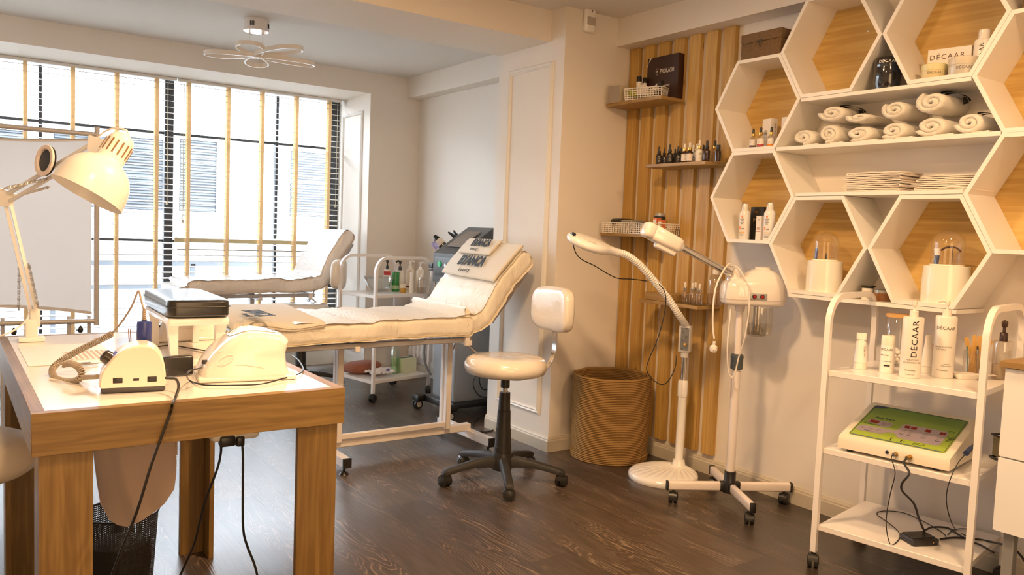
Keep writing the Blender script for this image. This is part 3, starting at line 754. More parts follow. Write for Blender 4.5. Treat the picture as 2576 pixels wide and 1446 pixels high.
# --- white paper and the mesh board at the back left
t = solo('paper_sheet', MB().box((0.305, 2.76, DZ + 0.0008), (0.23, 0.40, 0.0012)), mat('paper_white', (0.83, 0.79, 0.76), 0.5), 'white paper sheet lying flat on the desk behind the coiled cord', 'paper')
nt_b = thing('nail_chart', 'small sheet with a lattice pattern on the white paper, behind the nail drill', 'sheet', (0.36, 2.70, DZ + 0.0016))
link('card', MB().box((0.0, 0.0, 0.0006), (0.13, 0.17, 0.001)), mat('card_cream', (0.82, 0.76, 0.70), 0.5), nt_b)
mb = MB()
for i in range(9): 
    for j in range(12): mb.cyl((-0.056 + i * 0.014, -0.077 + j * 0.014, 0.0012), (-0.056 + i * 0.014, -0.077 + j * 0.014, 0.0016), 0.0048, n=8)
link('lattice_print', mb, mat('lattice_tan', (0.52, 0.42, 0.34), 0.6), nt_b, flat=True)
solo('nail_clipper', MB().box((0, 0, 0.003), (0.045, 0.008, 0.004), 0.001).box((-0.012, 0.002, 0.007), (0.03, 0.006, 0.003), 0.001), STEEL, 'small steel clipper lying on the sheet beside the nail drill', 'clipper', loc=(0.335, 2.52, DZ + 0.002), rz=0.2)

# --- UV nail lamps
UVW = mat('uv_lamp_white', (0.86, 0.80, 0.74), 0.16, coat=0.6)
def uv_lamp(label, loc, rz):
    t = thing('uv_nail_lamp', label, 'nail lamp', loc, rz, 'white UV nail lamps on the desk')
    pr = [(0.0, 0.012)] + curve2([(0.0, 0.018), (0.012, 0.045), (0.040, 0.080), (0.075, 0.108), (0.118, 0.127), (0.165, 0.126), (0.205, 0.117), (0.226, 0.108), (0.228, 0.098), (0.222, 0.070), (0.226, 0.035), (0.232, 0.018)], 4) + [(0.230, 0.012)]
    mb = hump(MB(), pr, [(0.0, 0.84), (0.006, 0.90), (0.018, 0.955), (0.035, 0.985), (0.06, 1), (0.14, 1), (0.165, 0.985), (0.182, 0.955), (0.194, 0.90), (0.20, 0.84)])
    bd = link('housing', mb, UVW, t, angle=60)
    link('base_plate', MB().box((0.122, 0.10, 0.007), (0.252, 0.204, 0.014), 0.006, 3), UVW, t)
    # display panel lying on top with a silver rim
    def top(x): 
        for (a, c), (d_, e) in zip(pr, pr[1:]):
            if a <= x <= d_: return c + (e - c) * (x - a) / max(1e-6, d_ - a)
        return 0.12
    ring_ = []
    for k in range(28):
        a = 2 * pi * k / 28; x = 0.140 + 0.062 * math.copysign(abs(cos(a)) ** 0.7, cos(a)); y = 0.10 + 0.052 * math.copysign(abs(sin(a)) ** 0.7, sin(a)); ring_.append((x, y, top(x) + 0.0005))
    link('display_panel', MB().loft([ring_, [(0.140 + (x - 0.140) * 0.9, 0.10 + (y - 0.10) * 0.9, z + 0.0022) for x, y, z in ring_]]), PLW, t)
    link('silver_rim', MB().tube(ring_, 0.0013, 6, 0, closed=True), CHR, t)
    # moulded lines and the ring and flower marks of the front
    lines = MB()
    lines.tube([(0.012, 0.0075, 0.022), (0.05, 0.0035, 0.036), (0.10, 0.0, 0.044), (0.15, 0.0, 0.036), (0.20, 0.004, 0.022)], 0.0009, 5, 4)
    lines.tube([(0.04, 0.006, 0.078), (0.09, 0.008, 0.088), (0.14, 0.014, 0.098), (0.17, 0.018, 0.097)], 0.0008, 5, 4)
    link('seam_lines', lines, mat('seam_beige', (0.62, 0.52, 0.45), 0.5), t)
    mk = MB(); mk.x = Matrix.Translation((0.062, -0.001, 0.060)) @ Matrix.Rotation(rad(90), 4, 'X') @ Matrix.Rotation(rad(28), 4, 'Z')
    mk.tube([(0.022 * cos(2 * pi * k / 20), 0.010 * sin(2 * pi * k / 20), 0.001) for k in range(20)], 0.0014, 5, 0, closed=True)
    for k in range(7):
        mk.x = Matrix.Translation((0.196, 0.0005, 0.066)) @ Matrix.Rotation(rad(90), 4, 'X') @ Matrix.Rotation(2 * pi * k / 7, 4, 'Z')
        mk.tube([(0.002, 0, 0.001), (0.010, 0.002, 0.001), (0.014, 0.006, 0.001)], 0.0008, 4, 3)
    link('flower_mark', mk, mat('mark_white', (0.9, 0.9, 0.9), 0.2), t)
    link('side_socket', MB().box((0.014, 0.035, 0.050), (0.014, 0.010, 0.010), 0.002), BLK, t)
    return t
uv = uv_lamp('white UV nail lamp nearest the camera, in front of the black armrest', (0.540, 2.145, DZ), rad(-10))
uv2 = dup(uv, (0.588, 2.905, DZ), rad(2), 'white UV nail lamp at the back of the desk, seen between the armrest legs')
ad = solo('power_adapter', MB().box((0, 0, 0.028), (0.082, 0.032, 0.052), 0.006, 3), mat('adapter_black', (0.02, 0.018, 0.017), 0.3), 'black plug-in power adapter standing at the left of the front nail lamp', 'power adapter', loc=(0.512, 2.275, DZ), rz=rad(8))
mb = MB().tube([(0.538, 2.116, 0.921), (0.520, 2.092, 0.923), (0.498, 2.071, 0.924), (0.484, 2.044, 0.918), (0.522, 2.179, 0.879), (0.529, 2.129, 0.879), (0.553, 2.090, 0.879), (0.634, 2.060, 0.879), (0.682, 2.063, 0.879), (0.728, 2.091, 0.880), (0.780, 2.121, 0.882), (0.823, 2.174, 0.880), (0.852, 2.239, 0.880), (0.888, 2.376, 0.880), (0.898, 2.454, 0.880)], 0.0021, 8, 4)
solo('adapter_cable', mb, BLK, 'thin black cable looping in front of the front nail lamp', 'cable')
mb = MB().tube([(0.559, 2.789, 0.878), (0.616, 2.815, 0.878), (0.657, 2.725, 0.878), (0.697, 2.639, 0.878), (0.709, 2.616, 0.878)], 0.0021, 8, 4)
solo('adapter_cable', mb, BLK, 'thin black cable lying on the desk under the black armrest', 'cable')

# --- armrest
rest = thing('hand_rest', 'manicure armrest with black leather cushion on a white four-legged frame', 'armrest', (0.640, 2.74, DZ), rad(-2))
mb = MB()
mb.blob((0, 0, 0.154), (0.186, 0.46, 0.056), 0.22, 48, 16)
cu_ = link('cushion', mb, mat('black_leather', (0.016, 0.014, 0.014), 0.28, bump=(220, 0.25, 0.0008), coat=0.3), rest)
mb = MB(); mb.tube([(x, y, 0.160) for x, y in rrect(0.188, 0.462, 0.03, 5)], 0.0018, 6, 0, closed=True)
link('piping', mb, BLK, cu_)
link('frame', MB().box((0, -0.015, 0.114), (0.176, 0.41, 0.024), 0.006, 2), PLW, rest)
for sx in (-1, 1):
    for sy in (-1, 1):
        a, c = 0.071, 0.165
        mb = MB().loft([[(sx * a + u * 0.015, sy * c - 0.015 + v * 0.016, 0.104) for u, v in ((-1, -1), (1, -1), (1, 1), (-1, 1))], [(sx * (a - 0.008) + u * 0.010, sy * (c - 0.008) - 0.015 + v * 0.011, 0.0) for u, v in ((-1, -1), (1, -1), (1, 1), (-1, 1))]])
        link('leg', mb, PLW, rest)

# --- under the desk
strip = thing('power_strip', 'white power strip under the desk with two black plugs in it', 'power strip', (0.653, 2.220, 0.702))
sp = Vector((0.651, 2.220, 0.709))
link('casing', MB().box(sp + Vector((0, 0, 0.012)), (0.13, 0.05, 0.045), 0.012, 3), PLW, strip, world=True)
for px_, tg in (((0.631, 2.200, 0.701), 0), ((0.665, 2.200, 0.697), 1)):
    link('plug', MB().box(Vector(px_) + Vector((-0.004, 0, 0.0)), (0.040 if tg == 0 else 0.022, 0.03, 0.028), 0.005, 2), BLK, strip, world=True)
mb = MB().tube([(0.611, 2.200, 0.697), (0.614, 2.210, 0.665), (0.613, 2.240, 0.613), (0.602, 2.300, 0.519), (0.600, 2.360, 0.431), (0.599, 2.420, 0.340), (0.585, 2.500, 0.233), (0.565, 2.550, 0.138)], 0.0034, 8, 4)
solo('power_cable', mb, BLK, 'black cord dropping from the power strip, the one leaning left', 'cord')
mb = MB().tube([(0.668, 2.200, 0.690), (0.671, 2.200, 0.649), (0.672, 2.200, 0.560), (0.675, 2.200, 0.446), (0.695, 2.220, 0.381), (0.721, 2.240, 0.320), (0.742, 2.260, 0.249)], 0.0034, 8, 4)
solo('power_cable', mb, BLK, 'black cord hanging straight down from the power strip', 'cord')

BAGM = mat('beige_linen', (0.55, 0.42, 0.34), 0.95, bump=(420, 0.5, 0.0015))
bag = thing('cloth_bag', 'beige cloth bag hanging under the desk beside the left front leg', 'bag', (0.49, 2.74, 0.33))
mb = MB()
def bagp(u, v):
    bot = (0.055, 0.005, -0.012, -0.018, -0.004, 0.012, 0.030, 0.055, 0.10); q = u * 8; i = min(7, int(q)); zb3 = bot[i] + (bot[i + 1] - bot[i]) * (q - i)
    xl3 = -0.128 + 0.03 * v * v; xr3 = 0.10 + 0.03 * sin(v * 2.2); x = xl3 + (xr3 - xl3) * u; z = 0.40 + (zb3 - 0.40) * v
    ridge = max(0, 1 - abs(x - (-0.06 + 0.085 * v)) / 0.035)
    return x, z, ridge
mb.at((0.49, 2.74, 0.33), RZ * 0.75)
for sg in (-1, 1):
    def P(u, v, sg=sg):
        x, z, rg_ = bagp(u, v); pl = (sin(pi * u) ** 0.5) * (0.25 + 0.75 * sin(pi * min(1, v * 1.02) * 0.97 + 0.08)) * 0.045
        return (x, sg * pl - (0.014 * rg_ * (1 if sg < 0 else 0)) + 0.006 * noise.noise(Vector((x * 14, z * 9, sg))), z)
    mb.sheet(P, 32, 28)
link('body', mb, BAGM, bag, world=True, angle=50)
mb = MB().at((0.49, 2.74, 0.33), RZ * 0.75).tube([(-0.07, -0.05, 0.30), (-0.055, -0.056, 0.27), (0.0, -0.06, 0.255), (0.06, -0.056, 0.27), (0.09, -0.045, 0.31)], 0.0022, 6, 4)
link('drawstring', mb, BAGM, bag, world=True)
tg = thing('paper_label', 'small cream paper label with fine print hanging behind the cloth bag', 'label', (0.626, 2.850, 0.523))
lp = Vector((0.626, 2.850, 0.533))
mb = MB(); mb.at(lp, RZ).box((0, 0, 0.0), (0.045, 0.0015, 0.07)); link('card', mb, mat('label_cream', (0.60, 0.46, 0.36), 0.7), tg, world=True)
mb = MB(); mb.at(lp, RZ)
for i in range(9): mb.box((-0.002, -0.0012, 0.02 - i * 0.006), (0.034 - 0.004 * (i % 3), 0.0006, 0.0018))
link('small_print', mb, INKG, tg, world=True, flat=True)

bin_ = thing('waste_bin', 'black wire-mesh waste bin on the floor under the desk', 'bin', (0.50, 3.02, 0))
def mesh_mat():
    m, nt, b_ = nm('black_wire_mesh'); b_.inputs['Base Color'].default_value = (0.02, 0.017, 0.015, 1); b_.inputs['Roughness'].default_value = 0.4
    tc = nt.nodes.new('ShaderNodeTexCoord'); sp_ = nt.nodes.new('ShaderNodeSeparateXYZ'); nt.links.new(tc.outputs['Object'], sp_.inputs[0])
    a = math_node(nt, 'ARCTAN2', sp_.outputs[1], sp_.outputs[0])
    u = math_node(nt, 'SINE', math_node(nt, 'ADD', math_node(nt, 'MULTIPLY', a, 60.0), math_node(nt, 'MULTIPLY', sp_.outputs[2], 900.0)))
    v = math_node(nt, 'SINE', math_node(nt, 'SUBTRACT', math_node(nt, 'MULTIPLY', a, 60.0), math_node(nt, 'MULTIPLY', sp_.outputs[2], 900.0)))
    al = math_node(nt, 'LESS_THAN', math_node(nt, 'MULTIPLY', math_node(nt, 'GREATER_THAN', u, 0.1), math_node(nt, 'GREATER_THAN', v, 0.1)), 0.5)
    nt.links.new(al, b_.inputs['Alpha']); return m
link('mesh_side', MB().lathe([(0.105, 0.012), (0.122, 0.27)], 40, cap=False), mesh_mat(), bin_)
link('rim', MB().tube([(0.123 * cos(2 * pi * k / 32), 0.123 * sin(2 * pi * k / 32), 0.272) for k in range(32)], 0.004, 8, 0, closed=True), BLK, bin_)
link('base', MB().lathe([(0.0, 0.0), (0.105, 0.0), (0.108, 0.014), (0.0, 0.014)], 40, cap=False), BLK, bin_)
link('liner', MB().lathe([(0.09, 0.02), (0.10, 0.10), (0.095, 0.16), (0.06, 0.17), (0.0, 0.165)], 24, cap=False), mat('bin_liner', (0.05, 0.035, 0.028), 0.4, bump=(30, 1.0, 0.01)), bin_)

# ================================================================== STOOLS
FILM = mat('film_wrapped_leather', (0.84, 0.77, 0.68), 0.22, coat=0.8, bump=(26, 0.5, 0.004))
def caster(mb, hub, c, r=0.026, ang=0.0, w=0.020):
    """twin wheel caster with a hood, standing on floor point c"""
    n = Vector((-sin(ang), cos(ang), 0)); d = Vector((cos(ang), sin(ang), 0))
    for s in (-1, 1):
        a = Vector((c[0], c[1], r)) + n * (s * 0.004); b_ = a + n * (s * w * 0.95)
        mb.cyl(a, b_, r, r, 22); mb.cyl(b_, b_ + n * (s * 0.003), r * 0.82, r * 0.6, 18)
    o = Vector((c[0], c[1], r)); hw = w * 0.62
    rings = []
    for s in (-1, 1):
        rings.append([tuple(o + n * (s * hw) + d * (q * cos(t_)) + Vector((0, 0, q * sin(t_)))) for q, t_ in [(r * 1.12, rad(k)) for k in range(-10, 171, 20)] + [(r * 0.5, rad(k)) for k in (170, -10)]])
    mb.loft(rings)
    return mb
def stool(label, loc, rz, seat_z, arms0, back=True, arm_len=0.275, seat_m=None, base_m=None, group=None, thick=0.085, seat_r=0.215):
    sm = seat_m or FILM; bmn = base_m or BLKR
    t = thing('swivel_stool', label, 'stool', loc, rz, group)
    mb = MB(); R_ = seat_r; th = thick
    prof = [(0.0, 0.0), (R_ * 0.82, 0.0), (R_ * 0.95, th * 0.12), (R_, th * 0.38), (R_ * 0.99, th * 0.62), (R_ * 0.93, th * 0.86), (R_ * 0.82, th * 0.98), (R_ * 0.5, th * 1.02), (0.0, th * 1.0)]
    rr = [(a, seat_z - th + c) for a, c in prof]
    mb.lathe(rr, 56, cap=False)
    for i, v in enumerate(mb.v):
        p = Vector(v); q = 1 + 0.012 * noise.noise(p * 16) ; mb.v[i] = (p.x * q, p.y * q, p.z + 0.003 * noise.noise(p * 22))
    link('seat', mb, sm, t, angle=70)
    link('seat_plate', MB().cyl((0, 0, seat_z - th - 0.012), (0, 0, seat_z - th + 0.004), 0.06).cyl((0, 0, seat_z - th - 0.07), (0, 0, seat_z - th - 0.012), 0.024), BLK, t)
    z0, z1 = 0.115, seat_z - th - 0.07
    link('gas_piston', MB().cyl((0, 0, z1 - 0.04), (0, 0, z1), 0.014), CHR, t)
    mb = MB(); n = 4; top = z1 - 0.025; 
    mb.lathe([(0.0, 0.09)] + [q for k in range(n) for q in ((0.047 - k * 0.0055 + 0.001, 0.09 + (top - 0.09) * k / n + 0.002), (0.045 - k * 0.0055, 0.09 + (top - 0.09) * (k + 1) / n))] + [(0.0, top)], 28, cap=False)
    mb.lathe([(0.0, 0.125), (0.056, 0.125), (0.052, 0.150), (0.0, 0.150)], 28, cap=False)
    link('telescopic_cover', mb, BLK, t)
    mb = MB().lathe([(0.0, 0.06), (0.050, 0.06), (0.060, 0.09), (0.056, 0.128), (0.0, 0.132)], 28, cap=False)
    link('hub', mb, bmn, t)
    for k in range(5):
        a = rad(arms0 + 72 * k); d = Vector((cos(a), sin(a), 0)); n_ = Vector((-sin(a), cos(a), 0)); rings = []
        for s, w, zt, zb in ((0.03, 0.054, 0.132, 0.068), (0.08, 0.050, 0.132, 0.080), (0.16, 0.046, 0.122, 0.084), (0.235, 0.044, 0.104, 0.074), (arm_len - 0.020, 0.044, 0.092, 0.060), (arm_len + 0.008, 0.042, 0.082, 0.058), (arm_len + 0.016, 0.034, 0.074, 0.060)):
            c = d * s; rings.append([tuple(c + n_ * (w / 2 * u) + Vector((0, 0, z))) for u, z in ((-0.9, zb), (-1, zb + (zt - zb) * 0.7), (-0.6, zt), (0.6, zt), (1, zb + (zt - zb) * 0.7), (0.9, zb))])
        arm = link('base_arm', MB().loft(rings), bmn, t, angle=50)
        mb = caster(MB(), None, d * arm_len, 0.029, a + 0.5 * sin(k * 2.3 + 1) + pi / 2, 0.021)
        mb.cyl(d * arm_len + Vector((0, 0, 0.025)), d * arm_len + Vector((0, 0, 0.062)), 0.008)
        link('caster', mb, BLK, arm)
    if back:
        zb = seat_z - th + 0.005
        mb = MB(); P = [(0.10, 0, zb - 0.012), (0.20, 0, zb - 0.008), (0.255, 0, zb + 0.022), (0.288, 0, zb + 0.075), (0.296, 0, zb + 0.14), (0.292, 0, zb + 0.24)]
        P = catmull([Vector(p) for p in P], 5)
        mb.loft([[tuple(p + Vector((dx, dy, dz))) for dx, dy, dz in ((-0.004, -0.019, 0), (0.0035, -0.019, 0), (0.0035, 0.019, 0), (-0.004, 0.019, 0))] for p in P])
        bar = link('back_bar', mb, CHR, t)
        mb = MB(); c = (0.285, 0, seat_z + 0.240)
        mb.blob((0, 0, 0), (0.090, 0.355, 0.240), 0.55, 36, 20, 0.03, 3)
        for i, v in enumerate(mb.v):
            x, y, z = v; mb.v[i] = (x - 0.9 * y * y + c[0] + 0.01, y, z + c[2])
        link('backrest', mb, sm, t, angle=75)
    return t
stool('white film-wrapped swivel stool with backrest and black star base beside the column', (2.375, 3.385, 0), rad(-35.27 + 30), 0.655, 170 - (-35.27 + 30), arm_len=0.315, thick=0.095)
stool('film-wrapped stool with backrest half hidden between the two treatment beds', (2.30, 6.10, 0), rad(-31), 0.670, 350 - (-31), arm_len=0.315)
st3 = stool('round cream stool at the left edge of the picture beside the desk', (0.03, 2.72, 0), 0, 0.655, 20, back=False, seat_m=mat('cream_leather', (0.86, 0.77, 0.66), 0.4, bump=(300, 0.2, 0.0006)), arm_len=0.24, thick=0.11, seat_r=0.195)

# ================================================================== FOLDING SCREEN
SCM = mat('screen_tube_grey', (0.62, 0.58, 0.55), 0.4, 0.2)
FABR = translucent('screen_fabric_white', (0.84, 0.82, 0.80), 0.55, 0.9)
YS = 5.30
scr = thing('folding_screen', 'white fabric privacy screen on a grey tube frame in front of the window', 'screen', (0.1, YS, 0))
xr = (0.740, 5.300, 1.253)[0]; zt, zb_ = 1.800, 0.665; xl = -0.55
mb = MB().cyl((xr, YS, zb_ - 0.02), (xr, YS, zt + 0.01), 0.015).cyl((xl, YS, zb_ - 0.02), (xl, YS, zt + 0.01), 0.015)
mb.cyl((xl, YS, 1.765), (xr, YS, 1.765), 0.014).cyl((xl, YS, 0.672), (xr, YS, 0.672), 0.014)
link('panel_frame', mb, SCM, scr, world=True)
mb = MB()
mb.sheet(lambda u, v: (xl + 0.02 + (xr - 0.045 - xl) * u, YS + 0.012 * sin(u * 9), (0.72 + 0.055 * 4 * u * (1 - u) if 1 else 0) * (1 - v) + (1.735 - 0.045 * 4 * u * (1 - u)) * v), 24, 16, 0.003)
link('fabric', mb, FABR, scr, world=True, angle=60)
for z_, sg in ((1.735, -0.045), (0.72, 0.055)): link('hem', MB().tube([(xl + 0.02 + (xr - 0.045 - xl) * k / 10, YS - 0.004, z_ + sg * 4 * (k / 10) * (1 - k / 10)) for k in range(11)], 0.012, 6, 2, flat=0.5), SCM, scr, world=True)
mb = MB()
for x in (xl + 0.1, 0.27, 0.60, xr - 0.035): mb.cyl((x, YS + 0.03, 0.02), (x, YS + 0.03, 0.70), 0.011)
mb.cyl((xl, YS + 0.03, 0.03), (xr, YS + 0.03, 0.03), 0.012)
for x in (xl + 0.1, xr - 0.035): mb.cyl((x, YS - 0.22, 0.012), (x, YS + 0.28, 0.012), 0.012)
link('stand', mb, SCM, scr, world=True)
for x in (0.32, 0.655): link('clamp_knob', MB().cyl((x - 0.02, YS + 0.02, 0.618), (x, YS + 0.02, 0.618), 0.004).lathe([(0.0, -0.022), (0.012, -0.018), (0.016, 0.0), (0.009, 0.014), (0.004, 0.022)], 12, (x + 0.004, YS + 0.02, 0.622), cap=False), BLK, scr, world=True)

# ================================================================== TREATMENT BEDS
STE = mat('bed_frame_white', (0.80, 0.74, 0.70), 0.3, coat=0.3)
STG = mat('bed_frame_grey', (0.42, 0.40, 0.40), 0.35, 0.4)
def cover_mat(name, col, rough, coat, sc=9):
    m = mat(name, col, rough, coat=coat)
    nt = m.node_tree; b_ = nt.nodes['Principled BSDF']
    tc = nt.nodes.new('ShaderNodeTexCoord'); mp = nt.nodes.new('ShaderNodeMapping'); mp.inputs['Scale'].default_value = (sc, sc * 0.6, sc * 0.4)
    nt.links.new(tc.outputs['Object'], mp.inputs['Vector'])
    n = nt.nodes.new('ShaderNodeTexNoise'); n.inputs['Scale'].default_value = 1.6; n.inputs['Detail'].default_value = 5; n.inputs['Distortion'].default_value = 1.5
    nt.links.new(mp.outputs[0], n.inputs['Vector'])
    f = math_node(nt, 'ABSOLUTE', math_node(nt, 'SUBTRACT', n.outputs['Fac'], 0.5))
    bp = nt.nodes.new('ShaderNodeBump'); bp.inputs['Strength'].default_value = 0.7; bp.inputs['Distance'].default_value = 0.02
    nt.links.new(f, bp.inputs['Height']); nt.links.new(bp.outputs[0], b_.inputs['Normal']); return m
COVC = cover_mat('bed_cover_cream', (0.86, 0.80, 0.70), 0.5, 0.12, 7)
COVF = cover_mat('bed_cover_film', (0.84, 0.79, 0.74), 0.3, 0.5, 9)
def padded(mb, path, y0, y1, th, amp=0.006, seed=0, fr=7.0, hang=0.0, end=1.0):
    """upholstered pad: path = centre line of the TOP surface in x-z, thickness th below"""
    P = catmull([Vector((a, 0, c)) for a, c in path], 10); m = len(P); rings = []
    yc, w = (y0 + y1) / 2, (y1 - y0)
    L_ = [0.0]
    for i in range(1, m): L_.append(L_[-1] + (P[i] - P[i - 1]).length)
    prof = catmull([Vector((a, 0, c)) for a, c in rrect(w, th, min(0.035, th * 0.42), 5)], 2, True)
    for i in range(m):
        d = (P[min(i + 1, m - 1)] - P[max(i - 1, 0)]).normalized(); up = Vector((-d.z, 0, d.x))
        e = min(L_[i], L_[-1] - L_[i]); k = 1 - 0.55 * max(0, 1 - e / 0.035) ** 2
        ring = []
        for q in prof:
            off = up * (q.z * k - th / 2); p = P[i] + off + Vector((0, yc + q.x * (0.97 + 0.03 * k), 0))
            nn = noise.noise(Vector((p.x * fr, p.y * fr * 0.8, p.z * fr + seed))); n2 = noise.noise(Vector((p.x * fr * 2.6 + 7, p.y * fr * 2 + p.x * 9, p.z * fr * 2.2 + seed)))
            g = abs(n2) * -1
            out = Vector((0, q.x / (w / 2), 0)) * 0.6 + up * (1 if q.z > 0 else -0.3)
            p += out * (amp * (nn + 0.9 * g)); ring.append(tuple(p))
        rings.append(ring)
    return mb.loft(rings)
def bed(label, x0, xf0, xf1, xh, yn, yf, zs, bk, film, legx, dz=0.0):
    """x0 foot end, xf0..xf1 legs, xh hinge, yn/yf near and far side, zs top of pad, bk = (x,z) of the top of the backrest"""
    t = thing('treatment_bed', label, 'bed', ((x0 + xh) / 2, (yn + yf) / 2, 0))
    cv = film
    yc = (yn + yf) / 2
    mb = MB(); zf = zs - 0.125
    for y in (yn + 0.035, yf - 0.035): mb.box(((x0 + 0.03 + xh) / 2, y, zf - 0.012), (xh - x0 - 0.06, 0.028, 0.028), 0.003, 1)
    for x in (x0 + 0.05, (x0 + xh) / 2, xh - 0.03): mb.box((x, yc, zf - 0.012), (0.028, yf - yn - 0.07, 0.026), 0.003, 1)
    link('top_frame', mb, STG, t, world=True)
    for x in legx[:2]:
        mb = MB()
        for y in (yc - 0.075, yc + 0.005): mb.box((x + (0.014 if y > yc - 0.03 else -0.004), y, (0.12 + zf) / 2), (0.034, 0.034, zf - 0.12), 0.004, 1)
        mb.box((x, yc - 0.035, zf - 0.03), (0.03, yf - yn - 0.1, 0.028), 0.003, 1)
        link('post', mb, STE, t, world=True)
    link('base_beam', MB().box(((legx[2] + legx[3]) / 2, yc - 0.04, 0.108), (legx[3] - legx[2], 0.045, 0.045), 0.004, 1).box(((legx[0] + legx[1]) / 2, yc - 0.075, 0.15), (legx[1] - legx[0], 0.024, 0.03), 0.004, 1), STE, t, world=True)
    for x in (legx[2], legx[3]):
        f_ = link('foot_tube', MB().box((x, yc + 0.01, 0.068), (0.045, 0.60, 0.05), 0.004, 1), STE, t, world=True)
        for s in (-1, 1):
            link('end_cap', MB().box((x, yc + 0.01 + s * 0.302, 0.068), (0.048, 0.014, 0.053), 0.003, 1), BLK, f_, world=True)
            link('levelling_foot', MB().cyl((x, yc + 0.01 + s * 0.265, 0.0), (x, yc + 0.01 + s * 0.265, 0.016), 0.027, 0.016).cyl((x, yc + 0.01 + s * 0.265, 0.014), (x, yc + 0.01 + s * 0.265, 0.045), 0.007), BLK, f_, world=True)
    mb = MB(); xm = xh - 0.03
    n = 5
    padded(mb, [(x0, zs - 0.045), (x0 + 0.04, zs - 0.022), (x0 + 0.20, zs - 0.012), (x0 + 0.45 * (xm - x0), zs - 0.004), (x0 + 0.7 * (xm - x0), zs), (xm - 0.03, zs), (xm + 0.02, zs - 0.004)], yn, yf, 0.112, 0.016, 1.0)
    link('mattress', mb, cv, t, world=True, angle=70)
    dx, dzk = bk[0] - xh, bk[1] - zs; L_ = math.hypot(dx, dzk); ux, uz = dx / L_, dzk / L_
    mb = MB(); s0 = 0.0
    padded(mb, [(xh - 0.15, zs + 0.004), (xh - 0.07, zs + 0.010), (xh - 0.01, zs + 0.018)] + [(xh + ux * s * L_ - 0.02 * sin(pi * s) * uz, zs + uz * s * L_ + 0.02 * sin(pi * s) * ux) for s in (0.1, 0.3, 0.5, 0.7, 0.9, 1.0)], yn + 0.002, yf - 0.002, 0.115, 0.016, 4.0)
    link('backrest', mb, COVF if film is COVF else film, t, world=True, angle=70)
    mb = MB()
    a = Vector((xh + uz * 0.125 + ux * 0.05, 0, zs - ux * 0.125 + uz * 0.05)); b_ = Vector((xh + uz * 0.125 + ux * (L_ - 0.08), 0, zs - ux * 0.125 + uz * (L_ - 0.08)))
    for y in (yn + 0.05, yf - 0.05): mb.sqtube([a + Vector((0, y, 0)), b_ + Vector((0, y, 0))], 0.024)
    mb.box((a + Vector((0, yc, 0))), (0.024, yf - yn - 0.1, 0.024))
    link('backrest_frame', mb, STG, t, world=True)
    link('support_strut', MB().cyl(a.lerp(b_, 0.55) + Vector((0, yc, 0)), Vector((xh - 0.02, yc, zf - 0.20)), 0.006), STG, t, world=True)
    link('lever', MB().cyl((xh - 0.03, yn + 0.10, zf - 0.03), (xh + 0.16, yn - 0.0, zf - 0.20), 0.0065), STG, t, world=True)
    link('bracket', MB().box((xh - 0.055, yn + 0.012, zf - 0.018), (0.03, 0.022, 0.05), 0.002, 1).cyl((xh - 0.055, yn - 0.001, zf - 0.018), (xh - 0.055, yn + 0.004, zf - 0.018), 0.004), STE, t, world=True)
    return t
bed1 = bed('cream covered treatment bed in the middle, with lettered towels on its raised backrest', 1.075, 0, 0, 2.455, 3.80, 4.42, 0.815, (2.775, 1.205), COVC, (1.745, 2.425, 1.70, 2.60))
bed2 = bed('film covered treatment bed by the window, behind the cream bed', 1.42, 0, 0, 2.43, 6.10, 6.68, 0.865, (2.665, 1.275), COVF, (1.62, 1.98, 1.58, 2.00))
mb = MB(); padded(mb, [(1.36, 0.775), (1.40, 0.80), (1.50, 0.812), (1.60, 0.80)], 6.12, 6.66, 0.07, 0.014, 9.0)
link('film_end', mb, COVF, bed2, world=True, angle=70)

# towels
def ftowel(name, label, cat, mapf, w, l, layers, th, m, group=None, seed=0, sag=0.004):
    """folded towel: mapf(u,v,h) places u across the width, v along, h above the bed"""
    t = thing(name, label, cat, mapf(0.5, 0.5, 0), 0, group)
    def ring_of(v, k):
        pts = []; hh = th * layers
        outline = rrect(w, hh, hh * 0.46, 5)
        for a, c in outline:
            uu = a / w + 0.5
            wav = 0.0025 * noise.noise(Vector((uu * 5 + seed, v * 5, c * 90)))
            pts.append(mapf(uu * (1), v, c + hh / 2 + wav))
        return pts
    mb = MB(); n = 26
    rings = []
    for i in range(n + 1):
        v = i / n; e = min(v, 1 - v) * l; k = 1 - 0.75 * max(0, 1 - e / 0.008) ** 2; hh = th * layers
        pts = []
        for a, c in rrect(w, hh, hh * 0.46, 5):
            uu = a / w + 0.5; wav = 0.004 * noise.noise(Vector((uu * 4 + seed, v * 4 + seed, 0.3 if c > 0 else 1.7)))
            pts.append(tuple(mapf(uu, v, (c * k) + hh / 2 + wav + sag)))
        rings.append(pts)
    mb.loft(rings); link('fold', mb, m, t, world=True, angle=75)
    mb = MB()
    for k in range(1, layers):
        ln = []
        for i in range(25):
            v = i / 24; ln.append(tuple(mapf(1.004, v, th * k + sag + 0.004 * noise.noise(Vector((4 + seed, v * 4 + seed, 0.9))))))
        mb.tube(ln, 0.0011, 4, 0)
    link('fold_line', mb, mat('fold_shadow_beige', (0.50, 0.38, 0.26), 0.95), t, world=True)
    return t
def on_bed(u, v, h):     # u: across from far (0) to near (1); v: along the bed
    x = 1.115 + 0.44 * v + (u - 0.5) * -0.02; y = 4.38 - 0.59 * u
    drop = max(0, u - 0.86) * 0.32
    return Vector((x + 0.035 * (v - 0.5) * (u - 0.3), y + 0.0 , 0.812 + h - drop + 0.010 * sin(v * 7) * u))
tw = ftowel('folded_towel', 'folded cream towel with black lettering lying on the foot of the middle bed', 'towel', on_bed, 0.575, 0.40, 3, 0.012, TERRY, None, 2)
